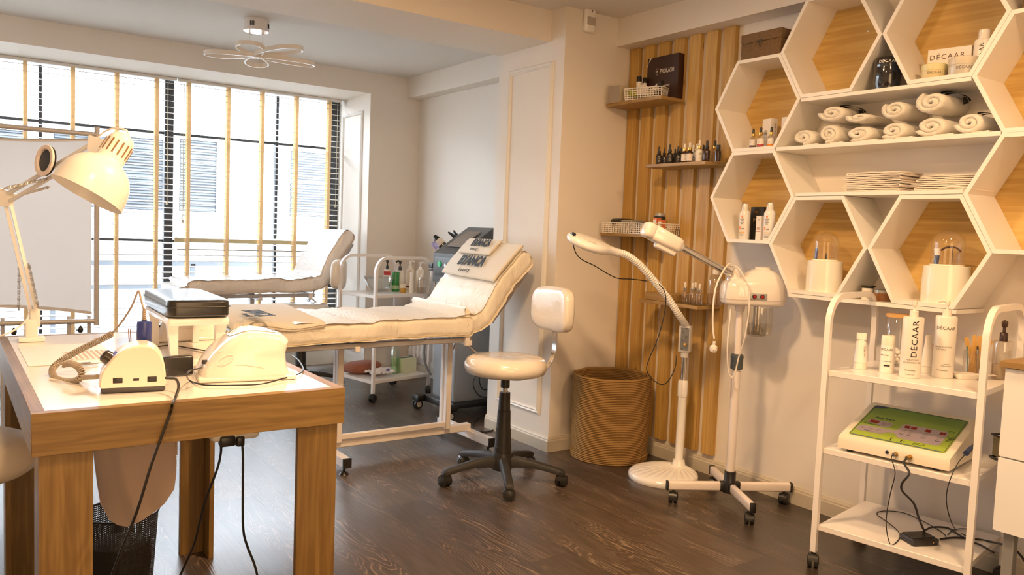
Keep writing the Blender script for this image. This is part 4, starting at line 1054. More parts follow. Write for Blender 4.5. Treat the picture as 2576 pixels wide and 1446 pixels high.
UPB = Vector((2.775 - 2.455, 0, 1.205 - 0.815)).normalized(); NB = Vector((-UPB.z, 0, UPB.x))
text('BYANCA', 0.115, (1.220, 3.810, 0.864), (0, -1, 0), (1, 0, 0.02), INK, tw, 'lettering', xs=0.62, bold=0.004, world=True, depth=0.0008, space=0.95)
text('beauty', 0.045, (1.155, 3.757, 0.862), (0, -1, 0), (1, 0, 0.02), INK, tw, 'small_lettering', xs=0.8, world=True, depth=0.0008, space=1.3)
def on_back(s0, s1, ya, yb, lift, skew=0.0):
    def f(u, v, h):
        s = s0 + (s1 - s0) * v; y = ya + (yb - ya) * u; q = min(1, max(0, s / 0.5)); bulge = 0.02 * sin(pi * min(1, max(0, s / 0.505)))
        return Vector((2.455, 0, 0.815)) + UPB * (s + skew * (u - 0.5)) + NB * (bulge + 0.012 + h + lift) + Vector((0, y, 0))
    return f
tb = ftowel('folded_towel', 'large cream towel with black lettering on the raised backrest of the middle bed', 'towel', on_back(0.225, 0.515, 4.41, 3.80, 0.0, -0.02), 0.61, 0.29, 2, 0.010, TERRY, None, 5, 0.0)
pt = on_back(0.225, 0.515, 4.41, 3.80, 0.0)
text('BYANCA', 0.100, tuple(pt(0.46, 0.36, 0.0335)), (0, -1, 0), tuple(UPB), INK, tb, 'lettering', xs=0.72, bold=0.004, world=True, depth=0.0008, space=0.95)
text('beauty', 0.038, tuple(pt(0.44, 0.12, 0.0330)), (0, -1, 0), tuple(UPB), INK, tb, 'small_lettering', xs=0.85, world=True, depth=0.0008, space=1.35)
tc_ = ftowel('folded_towel', 'small folded cream towel with black lettering on top of the large one on the backrest', 'towel', on_back(0.385, 0.515, 4.36, 4.00, 0.0245, 0.0), 0.36, 0.13, 2, 0.010, TERRY, None, 8, 0.0)
pt2 = on_back(0.385, 0.515, 4.36, 4.00, 0.0245)
text('BYANCA', 0.072, tuple(pt2(0.58, 0.60, 0.0310)), (0, -1, 0), tuple(UPB), INK, tc_, 'lettering', xs=0.72, bold=0.003, world=True, depth=0.0008, space=0.95)
text('beauty', 0.028, tuple(pt2(0.52, 0.20, 0.0300)), (0, -1, 0), tuple(UPB), INK, tc_, 'small_lettering', xs=0.85, world=True, depth=0.0008, space=1.3)

# ================================================================== TROLLEYS
def trolley(label, fl, u, v, a, s, shelves, ztop, group):
    """arched end frames along u (width a), shelves run along v (length s); fl = front left post"""
    fl = Vector((fl[0], fl[1], 0)); u = Vector((u[0], u[1], 0)).normalized(); v = Vector((v[0], v[1], 0)).normalized()
    t = thing('shelf_trolley', label, 'trolley', fl + u * a / 2 + v * s / 2, 0, group)
    for k in (0, 1):
        o = fl + v * (s * k); r = 0.11
        P = [o + Vector((0, 0, 0.065)), o + Vector((0, 0, ztop - r))]
        for i in range(1, 9): an = pi / 2 * i / 8; P.append(o + u * (r - r * cos(an)) + Vector((0, 0, ztop - r + r * sin(an))))
        for i in range(0, 9): an = pi / 2 * i / 8; P.append(o + u * (a - r + r * sin(an)) + Vector((0, 0, ztop - r + r * cos(an))))
        P.append(o + u * a + Vector((0, 0, 0.065)))
        fr = link('end_frame', MB().sqtube(P, 0.022, 0.022), METW, t, world=True, angle=30)
        for q in (0, a):
            c = o + u * q; mb = caster(MB(), None, (c.x, c.y, 0), 0.028, 0.6 + q + k, 0.016); mb.cyl(c + Vector((0, 0, 0.03)), c + Vector((0, 0, 0.066)), 0.007).box(c + Vector((0, 0, 0.045)), (0.03, 0.03, 0.02), 0.006, 2)
            link('caster', mb, BLK, fr, world=True)
    for z in shelves:
        c = fl + u * a / 2 + v * s / 2; ang = math.atan2(v.y, v.x)
        mb = MB().at((c.x, c.y, z - 0.012), ang).box((0, 0, 0), (s - 0.022, a + 0.0, 0.024), 0.002, 1)
        link('shelf', mb, METW, t, world=True)
    return t
trolley('white arched trolley behind the middle bed, carrying bottles', (2.58, 5.37), (0.53, 0.12), (-0.09, 0.43), 0.545, 0.44, (0.155, 0.79), 1.065, 'white arched trolleys')
trolley('white three-shelf trolley with arched ends at the right, below the hexagon shelves', (2.85, 1.86), (0.983, 0.165), (0.165, -0.983), 0.462, 0.555, (0.178, 0.491, 0.802), 1.092, 'white arched trolleys')

# ================================================================== BEAUTY MACHINE, RADIATOR
mach = thing('beauty_machine', 'grey skincare machine on wheels standing behind the backrest of the middle bed', 'beauty machine', (3.1, 4.85, 0))
mb = MB(); x0, x1, ya, yb = 2.865, 3.28, 4.69, 5.00
mb.box(((x0 + x1) / 2, (ya + yb) / 2, 0.60), (x1 - x0, yb - ya, 1.0), 0.02, 3)
link('cabinet', mb, SLV, mach, world=True)
mb = MB().prism([(x0 - 0.015, 0.92), (x0 - 0.015, 1.125), (x0 + 0.27, 1.315), (x1 + 0.02, 1.315), (x1 + 0.02, 1.12), (x0 + 0.32, 1.12), (x0 + 0.02, 0.92)], 'Y', ya - 0.012, yb + 0.012)
link('console', mb, mat('console_charcoal', (0.05, 0.05, 0.052), 0.35), mach, world=True)
sl = Vector((0.285, 0, 0.19)).normalized()
c = Vector((x0 + 0.125, (ya + yb) / 2, 1.222)); N_ = Vector((-sl.z, 0, sl.x)); mb = MB(); mb.x = Matrix.Translation(c + N_ * 0.003) @ Matrix.Rotation(-math.atan2(sl.z, sl.x), 4, 'Y'); mb.box((0.01, 0, 0), (0.20, 0.19, 0.004), 0.001, 1)
link('screen', mb, mat('screen_dull_brown', (0.20, 0.17, 0.15), 0.25), mach, world=True)
link('button_panel', MB().box((x0 - 0.020, (ya + yb) / 2, 1.035), (0.012, 0.26, 0.13), 0.004, 2), DGREY, mach, world=True)
link('power_button', MB().cyl((x0 - 0.034, 4.90, 1.05), (x0 - 0.024, 4.90, 1.05), 0.02), mat('green_button', (0.01, 0.20, 0.07), 0.25, emit=((0.02, 0.6, 0.2), 0.35)), mach, world=True)
link('knob', MB().cyl((x0 - 0.034, 4.815, 1.045), (x0 - 0.024, 4.815, 1.045), 0.014), CHR, mach, world=True)
link('front_window', MB().box((x0 - 0.004, 4.84, 0.73), (0.014, 0.24, 0.20), 0.01, 3), DGREY, mach, world=True)
link('blue_screen', MB().box((x0 - 0.012, 4.85, 0.74), (0.004, 0.16, 0.12)), mat('blue_display', (0.02, 0.18, 0.4), 0.3), mach, world=True)
mb = MB().box((3.09, 4.845, 0.085), (0.56, 0.34, 0.05), 0.01, 2)
for x, y in ((2.80, 5.04), (2.80, 4.65), (3.36, 5.04), (3.36, 4.65)): mb.box((x, y, 0.085), (0.10, 0.09, 0.05), 0.01, 2)
link('wheel_base', mb, BLK, mach, world=True)
for x, y in ((2.785, 5.06), (2.80, 4.64), (3.37, 5.04), (3.37, 4.65)):
    mb = MB(); 
    for s in (-1, 1): mb.cyl((x, y + s * 0.008, 0.032), (x, y + s * 0.026, 0.032), 0.032, 0.030)
    w_ = link('caster', mb, BLK, mach, world=True)
    mb = MB()
    for s in (-1, 1): mb.cyl((x, y + s * 0.024, 0.032), (x, y + s * 0.028, 0.032), 0.020)
    mb.box((x, y, 0.056), (0.03, 0.04, 0.012), 0.004, 1); link('wheel_cover', mb, PLC, w_, world=True)
HND = mat('handle_gloss_black', (0.012, 0.012, 0.012), 0.12, coat=0.5)
for p, q, r in (((3.317, 5.254, 1.150), (3.201, 5.407, 1.271), 0.020), ((3.281, 5.344, 1.189), (3.260, 5.428, 1.284), 0.020)):
    mb = MB(); d = Vector(q) - Vector(p); mb.x = aim(p, d); L_ = d.length; mb.lathe([(r * 0.8, 0), (r, L_ * 0.3), (r * 0.9, L_ * 0.6), (r * 0.35, L_), (0.0, L_ + 0.004)], 20)
    link('handpiece', mb, HND, mach, world=True)
mb = MB(); p, q = Vector((3.124, 5.329, 1.155)), Vector((3.061, 5.381, 1.240)); d = q - p; mb.x = aim(p, d); L_ = d.length; mb.lathe([(0.032, 0), (0.033, L_ * 0.45), (0.026, L_ * 0.75), (0.014, L_ * 1.0), (0.0, L_ + 0.003)], 20)
link('handpiece', mb, HND, mach, world=True)
mb = MB(); mb.x = aim(p, d); mb.lathe([(0.0335, L_ * 0.25), (0.034, L_ * 0.45), (0.029, L_ * 0.66)], 20, cap=False); link('beige_band', mb, PLC, mach, world=True)
mb = MB(); p, q = Vector((3.055, 5.316, 1.142)), Vector((3.026, 5.341, 1.195)); mb.x = aim(p, q - p); mb.lathe([(0.012, 0), (0.020, 0.012), (0.021, 0.05), (0.016, 0.062), (0.0, 0.064)], 20); link('vial', mb, clear('lilac_plastic', (0.75, 0.72, 1.0), 0.3), mach, world=True)
mb = MB().box((x0 + 0.02, yb + 0.045, 1.03), (0.08, 0.06, 0.035), 0.006, 2).box((x0 + 0.02, yb + 0.04, 1.0), (0.07, 0.07, 0.012), 0.003, 1).cyl((x0 + 0.02, yb + 0.05, 1.0), (x0 + 0.03, yb + 0.03, 0.88), 0.012, 0.006)
link('side_holder', mb, BLK, mach, world=True)
link('hose', MB().tube([(x0 + 0.0, yb + 0.02, 0.72), (x0 - 0.03, yb + 0.06, 0.55), (x0 - 0.04, yb + 0.05, 0.35), (x0 - 0.0, yb + 0.02, 0.24)], 0.010, 10), GREY, mach, world=True)
mb = MB().tube([(3.099, 4.620, 0.470), (3.004, 4.600, 0.340), (2.946, 4.580, 0.251), (2.998, 4.580, 0.165), (3.088, 4.600, 0.139)], 0.004, 8).tube([(3.122, 4.620, 0.552), (3.072, 4.600, 0.335), (2.996, 4.580, 0.289), (3.029, 4.580, 0.204), (3.125, 4.600, 0.206)], 0.004, 8)
solo('machine_cable', mb, BLK, 'black cables looping at the side of the grey machine behind the bed', 'cable')
mb = MB().tube([(3.011, 4.585, 0.010), (2.888, 4.461, 0.006), (2.819, 4.333, 0.005), (2.845, 4.251, 0.005), (2.963, 4.297, 0.005), (3.074, 4.376, 0.005)], 0.0045, 8, 4)
solo('floor_cable', mb, BLK, 'black cable looping on the floor beside the column base', 'cable')
radi = thing('radiator', 'white ribbed radiator low on the niche wall behind the trolley', 'radiator', (3.40, 5.85, 0.15))
mb = MB()
for i in range(13): mb.box((3.405, 6.30 - i * 0.07, 0.435), (0.07, 0.045, 0.55), 0.014, 2)
mb.box((3.405, 5.88, 0.67), (0.04, 0.88, 0.04), 0.01, 2).box((3.405, 5.88, 0.21), (0.04, 0.88, 0.04), 0.01, 2)
link('ribs', mb, METW, radi, world=True)
link('bracket', MB().box((3.448, 5.9, 0.6), (0.022, 0.5, 0.03)), METW, radi, world=True)
link('valve', MB().cyl((3.405, 6.33, 0.21), (3.405, 6.38, 0.21), 0.015).cyl((3.405, 6.37, 0.0), (3.405, 6.37, 0.21), 0.009), METW, radi, world=True)

# ================================================================== CEILING LIGHT, SENSOR
ch = thing('ceiling_light', 'white flower-shaped ceiling light of looped rings hanging by thin wires', 'ceiling light', (1.655, 5.295, 2.595))
cc = Vector((1.668, 5.336, 2.595)); 
link('canopy', MB().cyl(cc - Vector((0, 0, 0.075)), cc - Vector((0, 0, 0.0008)), 0.079, n=40), mat('canopy_enamel', (0.82, 0.78, 0.75), 0.15, coat=0.5), ch, world=True)
mb = MB()
for ang in (-2.2, -0.6):
    for k in (-1, 0, 1):
        a = ang + k * 0.14; mb.box(cc + Vector((0.079 * cos(a), 0.079 * sin(a), -0.038)), (0.005, 0.005, 0.028))
link('vents', mb, BLK, ch, world=True, flat=True)
mb = MB()
for dx in (-0.042, 0.042):
    o = cc + CR * dx; o.z = cc.z; mb.cyl(o - Vector((0, 0, 0.23)), o - Vector((0, 0, 0.075)), 0.0014, n=6).lathe([(0.0, -0.098), (0.006, -0.096), (0.006, -0.078), (0.0, -0.076)], 10, tuple(o), cap=False)
link('wire', mb, CHR, ch, world=True)
RNG = mat('light_ring_white', (0.84, 0.76, 0.66), 0.25, coat=0.3)
pc = cc - Vector((0, 0, 0.225))
hb_ = math.atan2(CR.y, CR.x)
for k, (an, ln, wd, dz_) in enumerate(((-92, 0.19, 0.115, 0.045), (-20, 0.36, 0.11, 0.03), (28, 0.40, 0.085, -0.01), (105, 0.24, 0.10, -0.03), (172, 0.37, 0.095, 0.01))):
    a = hb_ + rad(an); d = Vector((cos(a), sin(a), 0)); n_ = Vector((-sin(a), cos(a), 0)); P = []
    for i in range(36):
        q = 2 * pi * i / 36; s = (1 - cos(q)) / 2; P.append(pc + d * (ln * s - 0.02) + n_ * (wd * sin(q) * (0.35 + 0.65 * s)) + Vector((0, 0, dz_ * s + 0.006 * (k % 2))))
    pr = MB(); m_ = len(P); rings = []
    for i in range(m_):
        dd = (P[(i + 1) % m_] - P[i - 1]).normalized(); sd = dd.cross(Vector((0, 0, 1))).normalized()
        rings.append([tuple(P[i] + sd * x + Vector((0, 0, z))) for x, z in ((-0.006, -0.012), (0.006, -0.012), (0.006, 0.012), (-0.006, 0.012))])
    pr.loft(rings, closed=True); rg = link('ring', pr, RNG, ch, world=True)
    st = MB(); rings = []
    for i in range(m_):
        dd = (P[(i + 1) % m_] - P[i - 1]).normalized(); sd = dd.cross(Vector((0, 0, 1))).normalized()
        rings.append([tuple(P[i] + sd * x + Vector((0, 0, z))) for x, z in ((-0.0045, -0.0150), (0.0045, -0.0150), (0.0045, -0.0121), (-0.0045, -0.0121))])
    st.loft(rings, closed=True); link('diffuser', st, mat('ring_diffuser', (0.9, 0.92, 0.95), 0.1), rg, world=True)
pir = thing('motion_sensor', 'white motion sensor high on the column near the ceiling', 'sensor', (3.088, 3.70, 2.47))
link('housing', MB().box((3.088, 3.690, 2.545), (0.076, 0.036, 0.150), 0.012, 3), PLW, pir, world=True)
link('lens', MB().box((3.088, 3.672, 2.532), (0.060, 0.006, 0.046), 0.002, 1), mat('sensor_lens_grey', (0.45, 0.40, 0.34), 0.4), pir, world=True)
link('mount', MB().box((3.088, 3.70, 2.583), (0.05, 0.02, 0.018), 0.003, 1), PLW, pir, world=True)
link('led', MB().box((3.092, 3.6715, 2.588), (0.004, 0.002, 0.012)), BLK, pir, world=True)

# ================================================================== BASKET
bk = thing('rope_basket', 'tall round tan rope basket on the floor against the boarded wall', 'basket', (3.205, 3.478, 0))
ROPE = mat('jute_rope', (0.29, 0.165, 0.052), 0.9, bump=(300, 0.7, 0.002), vary=0.16, vscale=7)
mb = MB(); prof = []; n = 50; H_ = 0.487
def brad(z): return 0.216 + 0.012 * sin(z / H_ * 2.4) + (0.006 if z < 0.03 else 0)
for i in range(n):
    z = H_ * i / n; r = brad(z)
    for q in (0.0, 0.25, 0.5, 0.75): prof.append((r + 0.0050 * sin(pi * q), z + H_ / n * q))
prof.append((brad(H_), H_ + 0.004)); prof.append((brad(H_) - 0.008, H_ + 0.002))
for i in range(n, 1, -1):
    z = H_ * i / n; r = brad(z) - 0.010
    for q in (0.0, 0.5): prof.append((r - 0.003 * sin(pi * q), z - H_ / n * q))
prof.append((0.0, 0.012))
mb.lathe([(0.0, 0.0)] + prof, 64, cap=False)
mb.v = [(x * (1 + 0.022 * noise.noise(Vector((x * 5, y * 5, z * 5)))), y * (1 + 0.022 * noise.noise(Vector((x * 5 + 9, y * 5, z * 5)))), z + (0.008 * noise.noise(Vector((x * 6, y * 6, 3))) if z > 0.3 else 0)) for x, y, z in mb.v]
link('body', mb, ROPE, bk, angle=60)
for a in (2.75, 2.35):
    c = Vector((0.198 * cos(a), 0.198 * sin(a), 0.45)); tn = Vector((-sin(a), cos(a), 0)) * 0.03
    link('handle', MB().tube([c - tn + Vector((0, 0, -0.06)), c - tn, c - tn * 0.6 + Vector((0, 0, 0.022)), c + tn * 0.6 + Vector((0, 0, 0.022)), c + tn, c + tn + Vector((0, 0, -0.06))], 0.007, 8, 4), ROPE, bk)

# ================================================================== MAGNIFYING LAMP
ml = thing('magnifying_lamp', 'white floor magnifying lamp with ribbed gooseneck and shell-shaped round base', 'lamp', (3.17, 3.0, 0))
mb = MB(); n = 96; prof = [(0.184, 0.0), (0.187, 0.012), (0.185, 0.028), (0.176, 0.038), (0.150, 0.046), (0.10, 0.054), (0.05, 0.058), (0.0, 0.060)]
vs = []; fs = []
po = Vector((3.286 - 3.17, 0.0, 0))
for k, (r, z) in enumerate(prof):
    for i in range(n):
        t_ = 2 * pi * i / n; w = 0.0022 * cos(i * 2 * pi / 4) if 2 < k < 7 else 0
        s = 1 - r / 0.184; vs.append((po.x * s + r * cos(t_), po.y * s + r * sin(t_), z + w))
for k in range(len(prof) - 1):
    for i in range(n): j = (i + 1) % n; fs.append((k * n + i, k * n + j, (k + 1) * n + j, (k + 1) * n + i))
mb.add(vs, fs); mb.add([(0.184 * cos(2 * pi * i / n), 0.184 * sin(2 * pi * i / n), 0) for i in range(n)], [tuple(range(n))[::-1]])
link('base', mb, PLW, ml, angle=60)
lp0 = Vector((3.286, 3.0, 0.0)); D_ = 4.31
def up_to(px_, prev=None): return px_
zc1, zc2, zc3, zc4, zc5 = [v[2] for v in ((3.211, 2.950, 0.469), (3.211, 2.955, 0.528), (3.216, 2.962, 0.653), (3.218, 2.963, 0.681), (3.222, 2.972, 0.825))]
link('lower_tube', MB().lathe([(0.042, 0.05), (0.036, 0.066), (0.031, 0.088), (0.0225, 0.089), (0.0225, zc1)], 28, (lp0.x, lp0.y, 0)), PLW, ml, world=True)
link('collar', MB().lathe([(0.026, zc1 - 0.03), (0.0275, zc1 - 0.02), (0.0275, zc2 - 0.01), (0.024, zc2)], 28, (lp0.x, lp0.y, 0)), PLW, ml, world=True)
link('chrome_tube', MB().cyl((lp0.x, lp0.y, zc2 - 0.02), (lp0.x, lp0.y, zc3 + 0.01), 0.014), CHR, ml, world=True)
link('upper_collar', MB().lathe([(0.020, zc3), (0.021, zc3 + 0.018), (0.018, zc4 + 0.004)], 24, (lp0.x, lp0.y, 0)), PLW, ml, world=True)
mb = MB().at((lp0.x, lp0.y, (zc4 + zc5) / 2 + 0.002), rad(-62)); mb.box((0, 0, 0), (0.062, 0.058, zc5 - zc4), 0.005, 2)
bx = link('control_box', mb, PLW, ml, world=True)
mb = MB().at((lp0.x, lp0.y, (zc4 + zc5) / 2 + 0.002), rad(-62)); mb.box((0.004, -0.0295, 0), (0.046, 0.002, zc5 - zc4 - 0.02), 0.001, 1)
link('dial_plate', mb, SLV, bx, world=True)
mb = MB().at((lp0.x, lp0.y, (zc4 + zc5) / 2 + 0.002), rad(-62)); mb.cyl((0.010, -0.030, -0.028), (0.012, -0.056, -0.024), 0.0075)
link('brass_knob', mb, BRASS, bx, world=True)
mb = MB().at((lp0.x, lp0.y, (zc4 + zc5) / 2 + 0.002), rad(-62))
for i in range(6):
    c = (0.012 - 0.02 * (i % 2), -0.031, 0.058 - 0.022 * i)
    for k in range(6): a = pi / 3 * k; mb.cyl((c[0] + 0.0035 * cos(a), c[1], c[2] + 0.0035 * sin(a)), (c[0] + 0.0035 * cos(a), c[1] - 0.0005, c[2] + 0.0035 * sin(a)), 0.0016, n=6)
link('flower_print', mb, DGREY, bx, world=True, flat=True)
gp_ = [lp0 + Vector((0, 0, zc5)), Vector((3.212, 2.971, 0.872)), Vector((3.171, 2.980, 0.923)), Vector((3.128, 2.991, 0.978)), Vector((3.069, 3.013, 1.044)), Vector((2.992, 3.025, 1.116)), Vector((2.926, 3.040, 1.169)), Vector((2.862, 3.051, 1.202)), Vector((2.808, 3.065, 1.215))]
P = resample(catmull(gp_, 16), 400); L_ = sum((P[i + 1] - P[i]).length for i in range(len(P) - 1)); N_r = 50
link('gooseneck', MB().tube(P, lambda t: 0.0158 + 0.0036 * abs(sin(pi * t * N_r)) ** 0.7, 16, 0), PLW, ml, world=True, angle=60)
h0 = Vector((2.808, 3.065, 1.215)); h1 = Vector((2.542, 3.112, 1.279)); hd = (h1 - h0); 
zax = (CU * 0.92 - CF * 0.38 + CR * 0.16); xa = hd.normalized(); zax = (zax - xa * zax.dot(xa)).normalized(); ya_ = zax.cross(xa)
HX = Matrix(((xa.x, ya_.x, zax.x, h0.x), (xa.y, ya_.y, zax.y, h0.y), (xa.z, ya_.z, zax.z, h0.z), (0, 0, 0, 1)))
Lh = hd.length
mb = MB(); mb.x = HX
rings = []
for s, w, t_ in ((-0.012, 0.020, 0.020), (0.03, 0.024, 0.022), (0.06, 0.045, 0.027), (0.09, 0.070, 0.031), (0.13, 0.088, 0.032), (0.18, 0.090, 0.031), (0.22, 0.075, 0.027), (0.245, 0.050, 0.021), (0.256, 0.02, 0.012)):
    s_ = s * Lh / 0.25; rings.append([(s_, w * cos(a) if abs(cos(a)) < 2 else 0, t_ * math.copysign(abs(sin(a)) ** 0.75, sin(a)) - 0.002) for a in [2 * pi * k / 24 for k in range(24)]])
mb.loft(rings); hdm = link('head', mb, PLW, ml, world=True, angle=60)
mb = MB(); mb.x = HX @ Matrix.Translation((0.16 * Lh / 0.25, 0, 0.022)); mb.lathe([(0.0, 0.003), (0.05, 0.003), (0.068, 0.001), (0.07, -0.006)], 32)
link('lens_cover', mb, mat('lens_cover_white', (0.84, 0.80, 0.74), 0.15, coat=0.6), hdm, world=True)
mb = MB(); mb.x = HX @ Matrix.Translation((Lh * 0.96, 0.0, 0.012)); mb.cyl((0, -0.02, 0), (0, 0.02, 0), 0.010).box((0, 0, 0.008), (0.02, 0.02, 0.018), 0.004, 2)
link('hinge', mb, BLK, hdm, world=True)
mb = MB().tube([(2.543, 3.099, 1.286), (2.553, 3.102, 1.250), (2.579, 3.103, 1.199), (2.618, 3.097, 1.168), (2.685, 3.085, 1.142), (2.762, 3.064, 1.101), (2.825, 3.054, 1.079), (2.896, 3.028, 1.077), (2.981, 3.004, 1.068)], 0.0026, 8, 4)
mb.tube([(3.045, 2.982, 1.053), (3.057, 2.959, 1.028), (3.059, 2.942, 0.984), (3.052, 2.940, 0.901), (3.024, 2.949, 0.777), (2.984, 2.967, 0.662), (2.975, 2.969, 0.610), (2.997, 2.950, 0.564), (3.037, 2.919, 0.537), (3.082, 2.913, 0.556), (3.139, 2.927, 0.617), (3.176, 2.955, 0.678)], 0.0026, 8, 4)
link('black_wire', mb, BLK, ml, world=True)

# ================================================================== FACIAL STEAMER
stm = thing('facial_steamer', 'white facial steamer on a four-wheeled pole with chrome arm, below the hexagon shelves', 'facial steamer', (3.168, 2.552, 0))
sc = Vector((3.168, 2.552, 0)); STW = mat('steamer_enamel', (0.85, 0.79, 0.74), 0.15, coat=0.7)
mb = MB().lathe([(0.032, 0.055), (0.034, 0.07), (0.034, 0.105), (0.028, 0.118), (0.0285, 0.160), (0.024, 0.162)], 28, tuple(sc)); mb.x = Matrix.Identity(4)
for a in (-31, 59, 149, 239): mb.at((sc.x, sc.y, 0.085), rad(a)).box((0.035, 0, 0), (0.04, 0.034, 0.052), 0.012, 3)
link('hub', mb, BLK, stm, world=True)
for k, a in enumerate((-31, 59, 149, 239)):
    L_ = 0.31 if k != 1 else 0.27
    mb = MB().at((sc.x, sc.y, 0.085), rad(a)).box((0.03 + (L_ - 0.03) / 2, 0, 0), (L_ - 0.03, 0.028, 0.046), 0.010, 3)
    lg = link('leg', mb, mat('steamer_leg_pinkish', (0.82, 0.74, 0.70), 0.3, coat=0.3), stm, world=True)
    mb = MB().at((sc.x, sc.y, 0.085), rad(a)).box((L_ + 0.003, 0, 0), (0.010, 0.029, 0.048), 0.004, 2)
    mb.at((sc.x, sc.y, 0), rad(a)); mb.cyl((L_ - 0.03, 0, 0.04), (L_ - 0.03, 0, 0.064), 0.007)
    d = Vector((cos(rad(a)), sin(rad(a)), 0)) * (L_ - 0.03) + sc; mb.at(); caster(mb, None, (d.x, d.y, 0), 0.027, a * 0.7, 0.016); mb.lathe([(0.0, 0.03), (0.020, 0.03), (0.018, 0.05), (0.0, 0.054)], 16, (d.x, d.y, 0), cap=False)
    link('caster', mb, BLK, lg, world=True)
mb = MB().lathe([(0.0215, 0.12), (0.0215, 0.66)], 24, tuple(sc)).lathe([(0.0165, 0.66), (0.0165, 0.975)], 24, tuple(sc)).lathe([(0.022, 0.955), (0.024, 0.982)], 24, tuple(sc))
link('pole', mb, mat('steamer_pole', (0.82, 0.75, 0.72), 0.3, coat=0.3), stm, world=True)
mb = MB().lathe([(0.024, 0.668), (0.030, 0.672), (0.030, 0.722), (0.032, 0.728), (0.029, 0.742), (0.020, 0.745)], 12, tuple(sc)); link('pole_clamp', mb, mat('clamp_slate', (0.075, 0.09, 0.10), 0.5), stm, world=True)
HM = Matrix.Translation((sc.x, sc.y, 0)) @ Matrix.Rotation(RZ, 4, 'Z')   # x towards picture right, -y towards the camera
mb = MB(); mb.x = HM
mb2 = []
for z, x0_, x1_, yh in ((0.985, -0.072, 0.190, 0.060), (0.988, -0.088, 0.205, 0.078), (1.0, -0.096, 0.213, 0.085), (1.03, -0.099, 0.216, 0.088), (1.052, -0.099, 0.216, 0.088), (1.080, -0.096, 0.212, 0.086), (1.098, -0.085, 0.205, 0.082), (1.108, -0.060, 0.200, 0.076), (1.125, 0.005, 0.190, 0.068), (1.145, 0.025, 0.172, 0.055), (1.158, 0.045, 0.150, 0.042), (1.163, 0.06, 0.135, 0.03)):
    cx_, w = (x0_ + x1_) / 2, (x1_ - x0_) / 2
    mb2.append([(cx_ + w * math.copysign(abs(cos(a)) ** 0.62, cos(a)), yh * math.copysign(abs(sin(a)) ** 0.7, sin(a)), z) for a in [2 * pi * k / 40 for k in range(40)]])
mb.loft(mb2); hd_ = link('head', mb, STW, stm, world=True, angle=60)
mb = MB(); mb.x = HM; mb.lathe([(0.026, 1.15), (0.030, 1.158), (0.032, 1.171), (0.028, 1.173), (0.0, 1.172)], 28, (0.10, 0.0, 0), sx=1.2, cap=False)
mb.x = HM @ Matrix.Translation((0, 0, 0)); mb.lathe([(0.040, 1.09), (0.034, 1.115), (0.024, 1.145), (0.020, 1.160), (0.0, 1.162)], 24, (-0.040, 0, 0), cap=False)
link('cap', mb, STW, hd_, world=True)
mb = MB(); mb.x = HM; mb.box((0.058, -0.0885, 1.034), (0.085, 0.006, 0.030), 0.0028, 3); link('switch_plate', mb, SLV, hd_, world=True)
for x in (0.040, 0.077):
    mb = MB(); mb.x = HM; mb.lathe([(0, 0), (0.0105, 0), (0.0105, 0.004), (0, 0.004)], 20); 
    mb = MB(); mb.x = HM; mb.cyl((x, -0.0925, 1.034), (x, -0.0885, 1.034), 0.0110)
    s_ = link('switch_ring', mb, BLK, hd_, world=True)
    mb = MB(); mb.x = HM; mb.cyl((x, -0.096, 1.034), (x, -0.0925, 1.034), 0.0075); link('red_rocker', mb, mat('red_switch', (0.35, 0.012, 0.01), 0.25), s_, world=True)
mb = MB(); mb.x = HM
for i in range(7): mb.box((0.118 + i * 0.0068, -0.0795 + i * 0.0012, 1.062), (0.0022, 0.008, 0.030))
link('vent_slots', mb, DGREY, hd_, world=True, flat=True)
mb = MB(); mb.x = HM; mb.tube([(0.0 + 0.098 * 1.0 * math.copysign(abs(cos(a)) ** 0.62, cos(a)) * 1.61 + 0.0585, 0.0885 * math.copysign(abs(sin(a)) ** 0.7, sin(a)), 1.016) for a in [2 * pi * k / 40 for k in range(40)]], 0.0007, 4, 0, closed=True)
link('seam', mb, mat('seam_beige', (0.6, 0.5, 0.45), 0.5), hd_, world=True)
# arm and nozzle
a0 = Vector((3.103, 2.567, 1.136)); a1 = Vector((2.840, 2.654, 1.256)); n1 = Vector((2.660, 2.714, 1.336)); ad_ = (n1 - a0).normalized()
link('arm', MB().cyl(a0, a1, 0.0165, n=28), CHR, stm, world=True)
yv = ad_.cross(Vector((0, 0, 1))).normalized(); zv = yv.cross(ad_).normalized()
NX = Matrix(((ad_.x, yv.x, zv.x, a1.x), (ad_.y, yv.y, zv.y, a1.y), (ad_.z, yv.z, zv.z, a1.z), (0, 0, 0, 1))); Ln = (n1 - a1).length
mb = MB(); mb.x = NX; mb.cyl((-0.006, 0, 0), (0.01, 0, 0), 0.023)
mb.loft([[(s, w * math.copysign(abs(cos(a)) ** 0.6, cos(a)), w * math.copysign(abs(sin(a)) ** 0.6, sin(a))) for a in [2 * pi * k / 28 for k in range(28)]] for s, w in ((0.006, 0.027), (0.012, 0.034), (0.03, 0.036), (Ln - 0.045, 0.0385), (Ln - 0.043, 0.0365), (Ln - 0.040, 0.0385), (Ln - 0.012, 0.038), (Ln, 0.033), (Ln + 0.004, 0.026))])
nz = link('nozzle', mb, STW, stm, world=True, angle=55)
mb = MB(); mb.x = NX; mb.box((0.07, 0.0, -0.042), (0.115, 0.036, 0.032), 0.010, 3)
link('nozzle_guard', mb, STW, nz, world=True)
